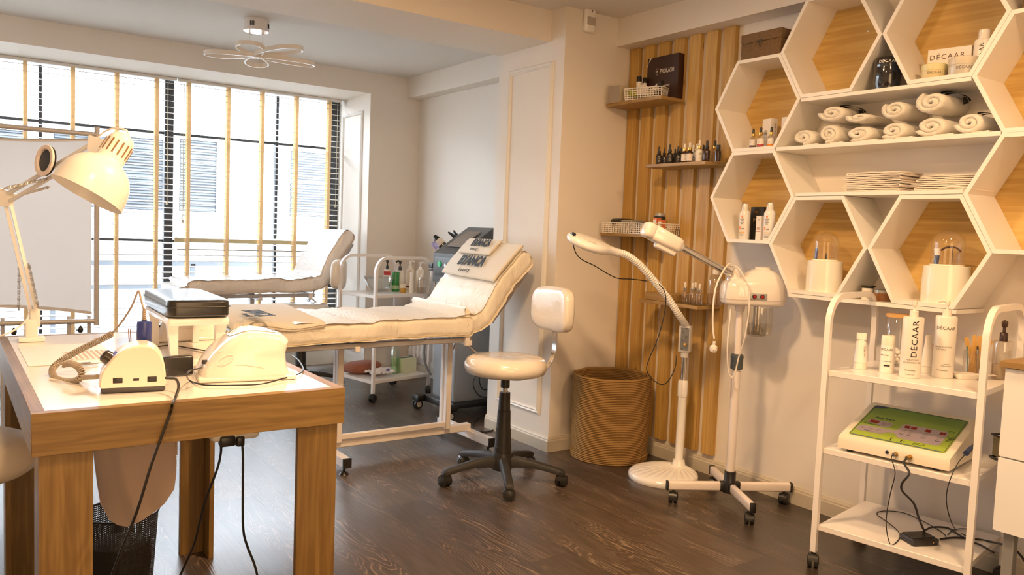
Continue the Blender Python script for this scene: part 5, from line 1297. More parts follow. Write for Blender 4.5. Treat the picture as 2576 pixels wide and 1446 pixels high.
# water jar
jc = Vector((3.249, 2.495, 0.924)); 
mb = MB(); mb.lathe([(0.0, 0.838), (0.050, 0.838), (0.058, 0.846), (0.060, 0.86), (0.060, 0.978)], 36, (jc.x, jc.y, 0), cap=False)
jr = link('water_jar', mb, clear('jar_glass', (0.96, 0.94, 0.90), 0.35), stm, world=True)
link('water', MB().lathe([(0.0, 0.843), (0.052, 0.845), (0.056, 0.86), (0.056, 0.896), (0.0, 0.896)], 36, (jc.x, jc.y, 0), cap=False), clear('water_tint', (0.80, 0.76, 0.66), 0.5), jr, world=True)
link('heater', MB().lathe([(0.0, 0.86), (0.012, 0.862), (0.012, 0.98)], 16, (jc.x - 0.02, jc.y + 0.01, 0), cap=False), STEEL, jr, world=True)
WC = mat('cable_white', (0.82, 0.76, 0.70), 0.4)
mb = MB().tube([(3.106, 2.556, 1.168), (3.072, 2.557, 1.183), (3.012, 2.546, 1.134), (2.973, 2.543, 1.068), (2.955, 2.536, 0.985), (2.953, 2.530, 0.892), (2.958, 2.521, 0.832)], 0.0042, 8, 4)
mb.tube([(3.087, 2.557, 1.175), (3.058, 2.492, 1.171), (3.067, 2.457, 1.127), (3.085, 2.439, 1.066), (3.092, 2.438, 0.973), (3.099, 2.459, 0.838), (3.107, 2.494, 0.737), (3.100, 2.504, 0.659), (3.096, 2.518, 0.640), (3.083, 2.529, 0.664), (3.079, 2.539, 0.751), (3.082, 2.544, 0.828), (3.100, 2.553, 0.941), (3.110, 2.562, 0.983)], 0.0035, 8, 4)
cb_ = link('mains_cable', mb, WC, stm, world=True)
pq = Vector((2.958, 2.520, 0.821)); mb = MB(); mb.x = aim(pq, (-0.05, 0.03, -1)); 
for k in range(4): mb.lathe([(0.006, k * 0.005), (0.008, k * 0.005 + 0.002), (0.006, k * 0.005 + 0.0045)], 12)
mb.lathe([(0.008, 0.018), (0.017, 0.024), (0.019, 0.04), (0.013, 0.052), (0, 0.054)], 20, cap=False); mb.cyl((0.0, 0.006, 0.04), (0.028, 0.006, 0.038), 0.0024, n=8).cyl((0.0, -0.006, 0.04), (0.028, -0.006, 0.038), 0.0024, n=8)
link('plug', mb, WC, cb_, world=True)

# ================================================================== SMALL THINGS ON THE SHELVES
GOLD = mat('gold_cap', (0.80, 0.50, 0.14), 0.2, 1.0)
AMB = mat('amber_glass', (0.035, 0.010, 0.004), 0.06, coat=0.5)
BOTK = mat('black_glass', (0.010, 0.008, 0.008), 0.08, coat=0.5)
BOTW = mat('bottle_white', (0.82, 0.77, 0.70), 0.3, coat=0.3)
LBW = mat('label_white', (0.80, 0.74, 0.67), 0.6)
LBK = mat('label_black', (0.03, 0.025, 0.022), 0.6)
SERUM = clear('serum_glass', (0.93, 0.88, 0.80), 0.3)
RUBW = mat('dropper_rubber_white', (0.80, 0.74, 0.66), 0.5)
def dropper(label, pos, h, glass, lab, collar, bulb, group, rz=RZ, r=None, lines=True, lab2=None):
    """pipette bottle of total height h"""
    t = thing('dropper_bottle', label, 'bottle', pos, rz, group)
    r = r or h * 0.165; hb = h * 0.60
    link('glass', MB().lathe([(0.0, 0.0), (r * 0.92, 0.0), (r, h * 0.02), (r, hb * 0.78), (r * 0.9, hb * 0.88), (r * 0.5, hb * 0.97), (r * 0.45, hb * 1.02)], 24), glass, t)
    if lab:
        link('label_band', MB().lathe([(r * 1.015, hb * 0.14), (r * 1.015, hb * 0.72)], 24, cap=False), lab, t)
        if lines:
            mb = MB()
            for k in range(5):
                a0 = -pi / 2; w = (0.6, 0.9, 0.5, 0.8, 0.7)[k]; z = hb * (0.64 - 0.10 * k)
                ring = [[(r * 1.03 * cos(a0 + w * (q - 0.5)), r * 1.03 * sin(a0 + w * (q - 0.5)), z + zz) for q in (0, 0.25, 0.5, 0.75, 1)] for zz in (0, h * (0.022 if k == 0 else 0.010))]
                mb.add(ring[0] + ring[1], [(q, q + 1, q + 6, q + 5) for q in range(4)])
            link('print', mb, lab2 or (INKG if lab is LBW else INKW), t, flat=True)
    link('collar', MB().lathe([(r * 0.58, hb * 0.99), (r * 0.60, hb * 1.0), (r * 0.60, hb * 1.22), (r * 0.50, hb * 1.24)], 20), collar, t)
    link('bulb', MB().lathe([(r * 0.34, hb * 1.23), (r * 0.36, hb * 1.3), (r * 0.34, h * 0.95), (r * 0.22, h * 0.99), (0.0, h)], 16), bulb, t)
    return t
def row(name, z): return z
zs2 = 1.7033
def on2(x, y, X=3.30): return None
B2 = 'bottles on the second wall shelf'
S2 = [  # picture x, shelf depth X, height, kind, label
    ((3.285, 3.269, 1.723), 0.100, 'k', 'black dropper bottle at the far left end of the bottle shelf'),
    ((3.345, 3.288, 1.729), 0.096, 'a', 'small amber dropper bottle just right of the leftmost black one, at the back'),
    ((3.285, 3.186, 1.719), 0.106, 'k', 'larger black dropper bottle with white lines, second in the front row'),
    ((3.365, 3.224, 1.727), 0.092, 'k', 'black dropper bottle at the back, its top showing beside the larger black one'),
    ((3.315, 3.153, 1.720), 0.098, 'k', 'black dropper bottle in the middle of the dark group'),
    ((3.355, 3.167, 1.724), 0.094, 'k', 'black dropper bottle at the right end of the dark group'),
    ((3.400, 3.188, 1.728), 0.100, 'k', 'black dropper bottle hidden behind the first gold-collared bottle'),
    ((3.285, 3.077, 1.714), 0.104, 'wg', 'gold-collared bottle with white label, first of the light ones'),
    ((3.285, 3.040, 1.712), 0.108, 'wo', 'gold-collared bottle with white label and orange mark, second of the light ones'),
    ((3.365, 3.088, 1.721), 0.106, 'w', 'all-white dropper bottle behind the two gold-collared ones'),
    ((3.355, 3.053, 1.718), 0.110, 'w', 'all-white dropper bottle directly behind the tall white gold-collared one'),
    ((3.285, 2.973, 1.709), 0.114, 'Wg', 'tall all-white bottle with gold collar in the front row'),
    ((3.355, 3.008, 1.716), 0.100, 'k', 'black dropper bottle behind, between the tall white and the plain amber bottle'),
    ((3.285, 2.921, 1.706), 0.110, 'A', 'plain amber dropper bottle with black cap and no label'),
    ((3.345, 2.919, 1.711), 0.116, 'cg', 'clear bottle with gold collar and black bulb near the right end'),
    ((3.300, 2.858, 1.704), 0.086, 'C', 'short amber bottle with a flat black cap at the right end of the shelf')]
for P_, h, k, lb in S2:
    pos = (P_[0], P_[1], zs2 + 0.0004)
    if k == 'k': dropper(lb, pos, h, BOTK, LBK, BLK, BLK, B2)
    elif k == 'a': dropper(lb, pos, h, AMB, LBK, BLK, BLK, B2)
    elif k == 'wg': dropper(lb, pos, h, AMB, LBW, GOLD, RUBW, B2)
    elif k == 'wo': dropper(lb, pos, h, AMB, LBW, GOLD, RUBW, B2, lab2=mat('orange_print', (0.7, 0.22, 0.04), 0.6))
    elif k == 'w': dropper(lb, pos, h, BOTW, LBW, RUBW, RUBW, B2)
    elif k == 'Wg': dropper(lb, pos, h, BOTW, LBW, GOLD, RUBW, B2)
    elif k == 'A': dropper(lb, pos, h, AMB, None, BLK, BLK, B2)
    elif k == 'cg': dropper(lb, pos, h, SERUM, None, GOLD, BLK, B2)
    else:
        t = thing('screw_cap_bottle', lb, 'bottle', pos, RZ, B2); r = 0.016
        link('glass', MB().lathe([(0.0, 0.0), (r, 0.0), (r, 0.050), (r * 0.6, 0.058)], 24), AMB, t)
        link('cap', MB().lathe([(r * 0.72, 0.057), (r * 0.75, 0.084), (0, 0.085)], 20), BLK, t)

# first shelf
zs1 = 2.0785
def carton(name, label, c, d, m, rz=0.0, cat='box', group=None):
    t = thing(name, label, cat, c, rz, group); link('carton', MB().box((0, 0, d[2] / 2), d, 0.0012, 1), m, t); return t
DBR = mat('dark_brown_card', (0.035, 0.011, 0.007), 0.4)
pl = carton('presentation_box', 'large dark brown box with white lettering standing on the topmost wall shelf', (3.405, 3.372, zs1), (0.048, 0.245, 0.255), DBR)
text('PROLASH', 0.036, (3.3805, 3.335, zs1 + 0.168), (0, -1, 0), (0, 0, 1), INKW, pl, 'lettering', xs=0.72, world=True, depth=0.0004)
mb = MB(); mb.at((3.3805, 3.412, zs1 + 0.170), rad(-90)); mb.tube([(0.011 * cos(2 * pi * k / 24), 0, 0.019 * sin(2 * pi * k / 24)) for k in range(3, 22)], 0.0007, 5, 0)
link('logo_ring', mb, INKW, pl, world=True); text('e', 0.032, (3.3805, 3.412, zs1 + 0.172), (0, -1, 0), (0, 0, 1), INKW, pl, 'logo_letter', xs=0.75, world=True, depth=0.0004)
text('beauty', 0.020, (3.3805, 3.335, zs1 + 0.085), (0, -1, 0), (0, 0, 1), INKW, pl, 'small_lettering', world=True, depth=0.0004)
mb = MB(); mb.at((3.3800, 3.482, zs1 + 0.228), rad(-90)); mb.box((0, 0, 0), (0.001, 0.001, 0.001)); mb.v = []; mb.f = []
mb.add([(-0.0125, 0, -0.028), (-0.0125, 0, -0.012), (0.022, 0, 0.026), (0.008, 0, 0.026)], [(0, 1, 2, 3)]); link('corner_ribbon', mb, INKW, pl, world=True, flat=True)
CREAM = mat('cream_card', (0.72, 0.62, 0.44), 0.5)
drb = carton('cream_box', 'cream box with a grey end lying at the left end of the topmost wall shelf', (3.335, 3.640, zs1), (0.20, 0.085, 0.098), CREAM, rad(14))
link('grey_end', MB().box((-0.1005, 0.0, 0.049), (0.0012, 0.082, 0.095)), mat('taupe_card', (0.33, 0.28, 0.24), 0.5), drb)
text('Dr', 0.022, (0.03, -0.0432, 0.058), (1, 0, 0), (0, 0, 1), INKG, drb, depth=0.0003)
link('round_mark', MB().cyl((0.03, -0.0438, 0.026), (0.03, -0.0430, 0.026), 0.014, n=24), mat('mark_taupe', (0.45, 0.40, 0.33), 0.6), drb)

def plastic_basket(label, pos, w, d, h, rz, group=None, nh=10, nv=5, nd=6):
    """open basket with pierced sides: w along x, d along y"""
    t = thing('plastic_basket', label, 'basket', pos, rz, group); m = mat('basket_white', (0.84, 0.78, 0.70), 0.35, coat=0.2)
    mb = MB(); tp = 0.0035
    def side(p, q, n):
        p, q = Vector(p), Vector(q); out = Vector(((q - p).y, -(q - p).x, 0)).normalized() * (h * 0.12)
        for i in range(n + 1):
            a = p.lerp(q, i / n); mb.sqtube([a, a + out + Vector((0, 0, h))], 0.0032, 0.0022)
        for k in range(nv + 1):
            z = h * k / nv; o = out * (k / nv); mb.sqtube([p + o + Vector((0, 0, z)), q + o + Vector((0, 0, z))], 0.0022, 0.0034)
    c = [(-w / 2, -d / 2, 0), (w / 2, -d / 2, 0), (w / 2, d / 2, 0), (-w / 2, d / 2, 0)]
    side(c[0], c[1], nh); side(c[1], c[2], nd); side(c[2], c[3], nh); side(c[3], c[0], nd)
    link('lattice_sides', mb, m, t, flat=True)
    link('bottom', MB().box((0, 0, 0.0012), (w, d, 0.0024)), m, t)
    o = h * 0.12
    link('rim', MB().tube([(x, y, h) for x, y in rrect(w + 2 * o + 0.004, d + 2 * o + 0.004, 0.012, 4)], 0.0032, 6, 0, closed=True), m, t)
    return t
plastic_basket('white pierced plastic basket of tubes on the topmost wall shelf, before the dark brown box', (3.315, 3.418, zs1 + 0.0003), 0.225, 0.105, 0.062, rad(-70), 'white pierced baskets', 14, 5, 7)
def tube_pack(label, a, b_, r, m, cap, ncap=0.25, flat=False, group=None):
    a, b_ = Vector(a), Vector(b_); d = b_ - a; L_ = d.length
    t = thing('cosmetic_tube', label, 'tube', a, 0, group)
    mb = MB(); mb.x = aim(a, d)
    if flat:
        mb.loft([[(r * cos(q) * sx, r * sin(q) * sy, z) for q in [2 * pi * k / 24 for k in range(24)]] for z, sx, sy in ((0, 1.1, 0.95), (L_ * 0.25, 1.05, 1.0), (L_ * 0.8, 0.98, 0.35), (L_ * 0.93, 1.0, 0.08), (L_, 1.0, 0.06))])
        bd = link('body', mb, m, t, world=True)
    else:
        mb.lathe([(0, 0), (r * 0.96, 0), (r, 0.003), (r, L_ * (1 - ncap)), (r * 0.6, L_ * (1 - ncap) + 0.003)], 24); bd = link('body', mb, m, t, world=True)
        mb = MB(); mb.x = aim(a, d); mb.lathe([(r * 0.9, L_ * (1 - ncap)), (r * 0.92, L_ - 0.003), (r * 0.8, L_), (0, L_)], 20); link('cap', mb, cap, t, world=True)
    return t
tube_pack('taller white bottle with black cap in the basket on the topmost wall shelf', (3.335, 3.504, 2.112), (3.335, 3.512, 2.227), 0.017, BOTW, BLK, 0.28, group='packs in the top basket')
tube_pack('shorter white bottle with black cap in the basket on the topmost wall shelf', (3.365, 3.488, 2.114), (3.365, 3.496, 2.223), 0.013, BOTW, BLK, 0.3, group='packs in the top basket')
tube_pack('white tube with black cap leaning out of the basket on the topmost wall shelf', (3.315, 3.405, 2.109), (3.305, 3.289, 2.163), 0.016, BOTW, BLK, 0.26, group='packs in the top basket')
lm = thing('lime_jar', 'clear jar with lime green content in the basket on the topmost wall shelf', 'jar', (3.300, 3.521, 2.121))
p = Vector((3.300, 3.522, 2.139)); link('content', MB().lathe([(0.0, -0.03), (0.026, -0.03), (0.030, 0.0), (0.0, 0.002)], 20, tuple(p), cap=False), mat('lime_gel', (0.45, 0.48, 0.02), 0.3), lm, world=True)
link('glass', MB().lathe([(0.031, -0.005), (0.030, 0.014), (0.024, 0.017), (0, 0.0175)], 20, tuple(p), cap=False), CLEAR, lm, world=True)
mb = MB().add([(3.300, 3.506, 2.142), (3.310, 3.475, 2.171), (3.310, 3.430, 2.170), (3.310, 3.402, 2.144), (3.310, 3.406, 2.109), (3.300, 3.494, 2.113)], [(0, 1, 2, 3, 4, 5)])
mb.v += [(x + 0.004, y, z) for x, y, z in mb.v]; mb.f += [(6, 7, 8, 9, 10, 11)] + [(i, (i + 1) % 6, 6 + (i + 1) % 6, 6 + i) for i in range(6)]
solo('white_sachet', mb, BOTW, 'white folded sachet lying in the basket on the topmost wall shelf', 'sachet')

# third shelf: four baskets
zs3 = 1.3125
for i, (y, lb) in enumerate(((3.675 - 0.058, 'leftmost of the four white baskets on the third wall shelf, with a black case'), (3.675 - 0.172, 'second white basket from the column on the third wall shelf, with a clear box'), (3.675 - 0.286, 'third white basket from the column on the third wall shelf, beside the steamer nozzle'), (3.675 - 0.400, 'white basket at the right end of the third wall shelf, with small boxes'))):
    plastic_basket(lb, (3.335, y, zs3), 0.185, 0.096, 0.060, 0, 'white pierced baskets', 12, 5, 7)
t = solo('makeup_case', MB().blob((3.345, 3.600, zs3 + 0.068), (0.13, 0.115, 0.040), 0.5, 24, 12), BLK, 'black zipped case in the left basket on the third wall shelf', 'case')
t = solo('makeup_case', MB().blob((3.345, 3.40, zs3 + 0.060), (0.13, 0.075, 0.026), 0.5, 24, 12), BLK, 'flat black case in the third basket on the third wall shelf', 'case')
cbx = carton('lash_box', 'clear lidded box of lashes in the second basket on the third wall shelf', (3.33, 3.500, zs3 + 0.003), (0.10, 0.080, 0.076), mat('smoky_card', (0.33, 0.29, 0.23), 0.3))
mb = MB()
for i in range(9): mb.box((-0.0506, -0.03 + i * 0.0075, 0.062), (0.001, 0.003, 0.012))
link('lash_rows', mb, BLK, cbx, flat=True)
carton('black_carton', 'small black carton standing in the right basket on the third wall shelf', (3.355, 3.305, zs3 + 0.003), (0.05, 0.045, 0.100), LBK, rad(15))
sl_ = solo('silver_lid', MB().lathe([(0.0, 0.0), (0.030, 0.0), (0.024, 0.018), (0.0, 0.020)], 24), SLV, 'silver lid on the small black carton in the right basket', 'lid', loc=(3.352, 3.302, zs3 + 0.1032))
ORG = mat('orange_card', (0.62, 0.16, 0.06), 0.5)
for y, h, lb in ((3.272, 0.090, 'taller orange and white carton in the right basket on the third wall shelf'), (3.252 - 0.018, 0.078, 'small white carton with orange edges at the right end of the third wall shelf')):
    o = carton('orange_carton', lb, (3.30, y, zs3 + 0.003), (0.036, 0.030, h), ORG, group='orange cartons in the right basket'); link('white_face', MB().box((-0.0185, 0, h * 0.47), (0.001, 0.024, h * 0.86)), LBW, o)

# fourth shelf
zs4 = 0.9425
wb = carton('wooden_box', 'flat wooden box at the left of the lowest wall shelf', (3.345, 3.20, zs4), (0.16, 0.205, 0.042), OSH)
gt = solo('glass_tray', MB().box((0, 0, 0.003), (0.15, 0.17, 0.005), 0.002, 1), clear('tray_glass', (0.9, 0.92, 0.88), 0.4), 'thin glass tray under the clear bottles on the lowest wall shelf', 'tray', loc=(3.340, 3.005, zs4 + 0.0005))
for P_, lb in (((3.300, 3.035, 0.967), 'clear dropper bottle with silver collar at the left of the glass tray'), ((3.290, 2.972, 0.973), 'clear dropper bottle with silver collar in the middle front of the glass tray'), ((3.345, 3.001, 0.969), 'clear dropper bottle with silver collar at the back of the glass tray'), ((3.280, 2.913, 0.979), 'clear dropper bottle with silver collar beside the large pump bottle')):
    dropper(lb, (P_[0], P_[1], zs4 + 0.0065), 0.112, SERUM, None, CHR, RUBW, 'clear droppers on the lowest wall shelf')
def pump_bottle(label, pos, r, hb, m, rz, cap, ang=180, group=None, dome=False, liquid=None, name='pump_bottle', nozzle=0.035, s=1.0):
    """bottle with a pump: r radius, hb body height"""
    t = thing(name, label, 'bottle', pos, rz, group)
    if dome: pr = [(0.0, 0.0), (r * 0.95, 0.0), (r, 0.006), (r, hb * 0.62), (r * 0.94, hb * 0.78), (r * 0.72, hb * 0.92), (r * 0.38, hb * 1.0)]
    else: pr = [(0.0, 0.0), (r * 0.94, 0.0), (r, 0.004), (r, hb - 0.006), (r * 0.94, hb - 0.001), (r * 0.45, hb)]
    link('body', MB().lathe(pr, 36, cap=False), m, t)
    if liquid: link('liquid', MB().lathe([(0.0, 0.003), (r * 0.93, 0.004), (r * 0.95, hb * 0.38), (0.0, hb * 0.38)], 28, cap=False), liquid, t)
    link('collar', MB().lathe([(r * 0.42, hb - 0.002), (r * 0.42, hb + 0.022 * s), (r * 0.36, hb + 0.024 * s), (0.0, hb + 0.024 * s)], 24), cap, t)
    a = rad(ang); d = Vector((cos(a), sin(a), 0)); z0 = hb + 0.024 * s
    mb = MB().cyl((0, 0, z0), (0, 0, z0 + 0.020 * s), 0.0045 * s, n=12).lathe([(0.007 * s, z0 + 0.016 * s), (0.009 * s, z0 + 0.028 * s), (0.008 * s, z0 + 0.034 * s), (0.0, z0 + 0.035 * s)], 16)
    mb.tube([Vector((0, 0, z0 + 0.030 * s)), d * nozzle * 0.5 + Vector((0, 0, z0 + 0.033 * s)), d * nozzle + Vector((0, 0, z0 + 0.026 * s))], 0.0055 * s, 8, 4)
    link('pump', mb, cap, t)
    return t
P_ = (3.320, 2.903, 0.962)
pump_bottle('large clear pump bottle at the right of the lowest wall shelf', (3.355, P_[1] - 0.03, zs4 + 0.0065), 0.040, 0.165, clear('clear_pet', (0.96, 0.93, 0.88), 0.3), RZ, RUBW, 175, dome=True, liquid=clear('pale_liquid', (0.88, 0.78, 0.62), 0.2))

# ---- wicker boxes on the hexagons
WICK = mat('woven_brown', (0.17, 0.095, 0.035), 0.8, bump=(220, 1.0, 0.004), vary=0.45, vscale=60)
def wicker(label, y0, y1):
    t = thing('woven_box', label, 'box', (3.35, (y0 + y1) / 2, 2.186), 0, 'brown woven boxes')
    w = y0 - y1; link('body', MB().box((0, 0, 0.040), (0.20, w, 0.079), 0.003, 2), WICK, t); link('lid', MB().box((0, 0, 0.1025), (0.204, w + 0.002, 0.045), 0.003, 2), WICK, t)
    mb = MB().add([(-0.104, 0.016, 0.086), (-0.104, -0.016, 0.086), (-0.104, 0.0, 0.045), (-0.1035, 0.010, 0.082), (-0.1035, -0.010, 0.082), (-0.1035, 0.0, 0.055)], [(0, 1, 4, 3), (1, 2, 5, 4), (2, 0, 3, 5)])
    link('clasp', mb, mat('clasp_leather', (0.03, 0.02, 0.012), 0.6), t, flat=True); return t
wicker('brown woven lidded box on top of the upper left hexagon shelf', 2.706, 2.470)
wicker('brown woven box on the hexagon shelf in the top right corner of the picture', 1.420, 1.20)

# ---- upper left hexagon
z = 1.7522
for P_, c_, lb in (((3.275, 2.619, 1.818), (0.10, 0.06, 0.05), 'small serum bottle with gold collar, leftmost in the upper left hexagon'), ((3.255, 2.558, 1.811), (0.45, 0.05, 0.06), 'small serum bottle with gold collar and pink label foot in the upper left hexagon'), ((3.275, 2.513, 1.810), (0.75, 0.25, 0.02), 'small serum bottle with gold collar and orange label foot in the upper left hexagon'), ((3.300, 2.459, 1.812), (0.5, 0.4, 0.3), 'serum bottle half hidden by the right side of the upper left hexagon')):
    t = dropper(lb, (P_[0], P_[1], z), 0.098, SERUM, LBW, GOLD, BLK, 'serums in the upper left hexagon', rz=rad(-80))
    r = 0.098 * 0.165; link('label_foot', MB().lathe([(r * 1.025, 0.004), (r * 1.025, 0.014)], 24, cap=False), mat('foot_%d' % int(c_[0] * 100), c_, 0.5), t)
for P_, lb in (((3.360, 2.609, 1.845), 'white carton with an oval window behind the serum bottles'), ((3.360, 2.498, 1.836), 'white carton cut off by the right side of the upper left hexagon')):
    t = carton('serum_carton', lb, (P_[0], P_[1] - 0.02, z), (0.042, 0.062, 0.150), LBW, rad(-12), group='serum cartons')
    mb = MB(); mb.at((-0.0215, 0.005, 0.062), rad(-90)); mb.box((0, 0, -0.01), (0.026, 0.001, 0.062)).cyl((0, -0.0005, 0.021), (0, 0.0005, 0.021), 0.013, n=24); link('window', mb, mat('window_grey', (0.45, 0.42, 0.38), 0.4), t, flat=True)
    mb = MB()
    for i in range(8): mb.box((0.006 + 0.002 * (i % 2), -0.0315, 0.12 - i * 0.011), (0.003, 0.0006, 0.008))
    link('side_print', mb, INKG, t, flat=True)

# ---- lower left hexagon
z = 1.3030
def spray(label, P_):
    t = thing('spray_can', label, 'spray can', (P_[0], P_[1], z), rad(-80), 'spray cans in the lower left hexagon'); r = 0.0275
    link('can', MB().lathe([(0.0, 0.0), (r * 0.9, 0.0), (r, 0.004), (r, 0.128), (r * 0.93, 0.136), (r * 0.68, 0.145)], 32), mat('can_white', (0.80, 0.77, 0.74), 0.2, coat=0.5), t)
    link('spray_head', MB().lathe([(r * 0.66, 0.144), (r * 0.60, 0.165), (r * 0.42, 0.178), (0.0, 0.180)], 24), BOTW, t)
    link('clear_cap', MB().lathe([(r * 0.72, 0.146), (r * 0.70, 0.184), (r * 0.6, 0.188), (0, 0.188)], 24, cap=False), CLEAR, t)
    mb = MB()
    def patch(a, w, z0, z1, mm, nm_):
        b2 = MB(); n = 5; b2.add([(r * 1.012 * cos(a + w * (q / n - 0.5)), r * 1.012 * sin(a + w * (q / n - 0.5)), zz) for zz in (z0, z1) for q in range(n + 1)], [(q, q + 1, q + n + 2, q + n + 1) for q in range(n)]); return link(nm_, b2, mm, t, flat=True)
    patch(-pi / 2, 0.35, 0.108, 0.118, mat('orange_print2', (0.75, 0.28, 0.10), 0.5), 'logo_square')
    for i in range(4): patch(-pi / 2, (0.9, 0.6, 0.75, 0.5)[i], 0.100 - i * 0.008, 0.103 - i * 0.008, INKG, 'print')
    patch(-pi / 2 - 0.35, 0.35, 0.048, 0.066, mat('orange_print2', (0.75, 0.28, 0.10), 0.5), 'orange_mark')
    patch(-pi / 2 + 0.25, 0.5, 0.050, 0.056, INKG, 'print'); patch(-pi / 2, 1.2, 0.034, 0.038, mat('amber_print', (0.72, 0.42, 0.10), 0.5), 'amber_stripe')
    for i in range(3): patch(-pi / 2, 0.9 - 0.1 * i, 0.026 - i * 0.007, 0.028 - i * 0.007, INKG, 'print')
    return t
spray('white and grey spray can, left one in the lower left hexagon', (3.300, 2.661, 1.347))
spray('white and grey spray can, right one in the lower left hexagon', (3.270, 2.489, 1.350))
P_ = (3.360, 2.623, 1.350); t = carton('black_carton', 'black box with a gold palm emblem between the two spray cans', (P_[0], P_[1], z), (0.03, 0.080, 0.165), BLK)
mb = MB(); mb.at((-0.0155, 0.004, 0.135), rad(-90))
for k in range(6): a = 0.2 + k * 0.55; mb.tube([(0, 0, 0), (0.008 * cos(a), 0, 0.008 * sin(a) + 0.003), (0.013 * cos(a), 0, 0.011 * sin(a) - 0.002)], 0.0009, 4, 2)
mb.tube([(0, 0, 0), (-0.001, 0, -0.018)], 0.0009, 4, 0); link('palm_emblem', mb, GOLD, t)
text('My', 0.030, (-0.0155, 0.004, 0.098), (0, -1, 0), (0, 0, 1), mat('bronze_print', (0.35, 0.22, 0.12), 0.5), t, depth=0.0003)
P_ = (3.285, 2.550, 1.349); t = carton('cream_carton', 'small cream carton with BB lettering in front of the black box', (P_[0], P_[1], z), (0.03, 0.036, 0.118), LBW, rad(-8))
text('BB', 0.020, (-0.0155, 0, 0.056), (0, -1, 0), (0, 0, 1), mat('rose_print', (0.45, 0.22, 0.15), 0.5), t, depth=0.0003)
link('stripe', MB().box((-0.0152, 0, 0.042), (0.0006, 0.030, 0.004)), mat('rose_print', (0.45, 0.22, 0.15), 0.5), t)
text('M', 0.012, (-0.0155, 0, 0.098), (0, -1, 0), (0, 0, 1), INKG, t, 'logo_letter', depth=0.0003)

# ---- black jar in the gap
P_ = (3.300, 1.953, 2.006); t = thing('candle_warmer', 'black round oil burner with white lettering in the gap between the two top hexagons', 'oil burner', (P_[0], P_[1], 1.9600)); r = 0.056
zr = [(0.0, 0.0), (r * 0.93, 0.0), (r * 0.93, 0.014), (r, 0.020), (r, 0.085), (r * 0.98, 0.092), (r * 0.98, 0.096), (r, 0.100), (r, 0.128), (r * 0.96, 0.134), (r * 0.85, 0.130), (0, 0.124)]
link('body', MB().lathe(zr, 44, cap=False), mat('black_ceramic', (0.010, 0.008, 0.010), 0.06, coat=1.0), t)
mb = MB(); vv = []
for k in range(22): q = 2 * pi * k / 22; a = rad(-150) + 0.62 * cos(q); vv.append(((r * 1.004) * cos(a), (r * 1.004) * sin(a), 0.052 + 0.023 * math.copysign(abs(sin(q)) ** 0.6, sin(q))))
mb.add(vv, [tuple(range(22))]); link('opening', mb, mat('opening_black', (0.001, 0.001, 0.001), 0.9), t, flat=True)
text('DÉCAAR', 0.018, (r * cos(rad(-152)) * 1.008, r * sin(rad(-152)) * 1.008, 0.114), (sin(rad(-152)) * -1, cos(rad(-152)), 0), (0, 0, 1), INKW, t, 'lettering', xs=1.0, bend=r, depth=0.0004, space=1.15)

# ---- top right hexagon
z = 1.9772
P_ = (3.360, 1.716, 2.032); t = carton('lettered_box', 'white DÉCAAR lettered box standing behind the cream jars in the upper hexagon', (P_[0], P_[1], z), (0.075, 0.165, 0.128), LBW, rad(8))
text('DÉCAAR', 0.028, (-0.038, 0.008, 0.094), (0, -1, 0), (0, 0, 1), mat('brown_print', (0.13, 0.08, 0.06), 0.6), t, xs=1.05, depth=0.0004, space=1.25)
def jar(label, pos, r, h, body, lid, lab=None, group='cream jars in the upper hexagon', rz=0, txt=None):
    t = thing('cream_jar', label, 'jar', pos, rz, group)
    link('glass', MB().lathe([(0, 0), (r * 0.95, 0), (r, 0.004), (r, h * 0.58), (r * 0.93, h * 0.6)], 32), body, t)
    link('lid', MB().lathe([(r * 1.02, h * 0.56), (r * 1.03, h * 0.58), (r * 1.03, h * 0.97), (r * 0.98, h), (0, h)], 32), lid, t)
    if lab: link('label_band', MB().lathe([(r * 1.01, h * 0.1), (r * 1.01, h * 0.5)], 32, cap=False), lab, t)
    if txt: text(txt, h * 0.24, (r * 1.02 * cos(rad(-150)), r * 1.02 * sin(rad(-150)), h * 0.36), (-sin(rad(-150)), cos(rad(-150)), 0), (0, 0, 1), INKG, t, bend=r, depth=0.0003)
    return t
P_ = (3.285, 1.747, 2.010); jar('yellowish cream jar at the left in front of the white lettered box', (P_[0], P_[1], z), 0.046, 0.058, mat('yellow_cream', (0.68, 0.56, 0.30), 0.3), mat('yellowish_lid', (0.72, 0.66, 0.36), 0.35), txt='DÉCAAR')
P_ = (3.285, 1.631, 2.006); jar('clear cream jar with a pale lid, right of the yellowish jar', (P_[0], P_[1], z), 0.054, 0.068, mat('grey_cream', (0.60, 0.55, 0.47), 0.2, coat=0.5), mat('pale_lid', (0.66, 0.58, 0.46), 0.3), txt='DÉCAAR')
P_ = (3.340, 1.588, 2.042); t = thing('lotion_bottle', 'tall white lotion bottle with vertical lettering at the right of the upper hexagon', 'bottle', (P_[0], P_[1], z), 0); r = 0.034
link('body', MB().lathe([(0, 0), (r * 0.95, 0), (r, 0.004), (r, 0.132), (r * 0.92, 0.140), (r * 0.55, 0.143)], 32), BOTW, t)
link('cap', MB().lathe([(r * 0.58, 0.143), (r * 0.60, 0.146), (r * 0.60, 0.176), (r * 0.5, 0.180), (0, 0.180)], 24), BOTW, t)
text('DÉCAAR', 0.021, (r * 1.01 * cos(rad(-165)), r * 1.01 * sin(rad(-165)), 0.072), (0, 0, 1), (sin(rad(-165)), -cos(rad(-165)), 0), INK, t, xs=1.1, depth=0.0005, space=1.2)

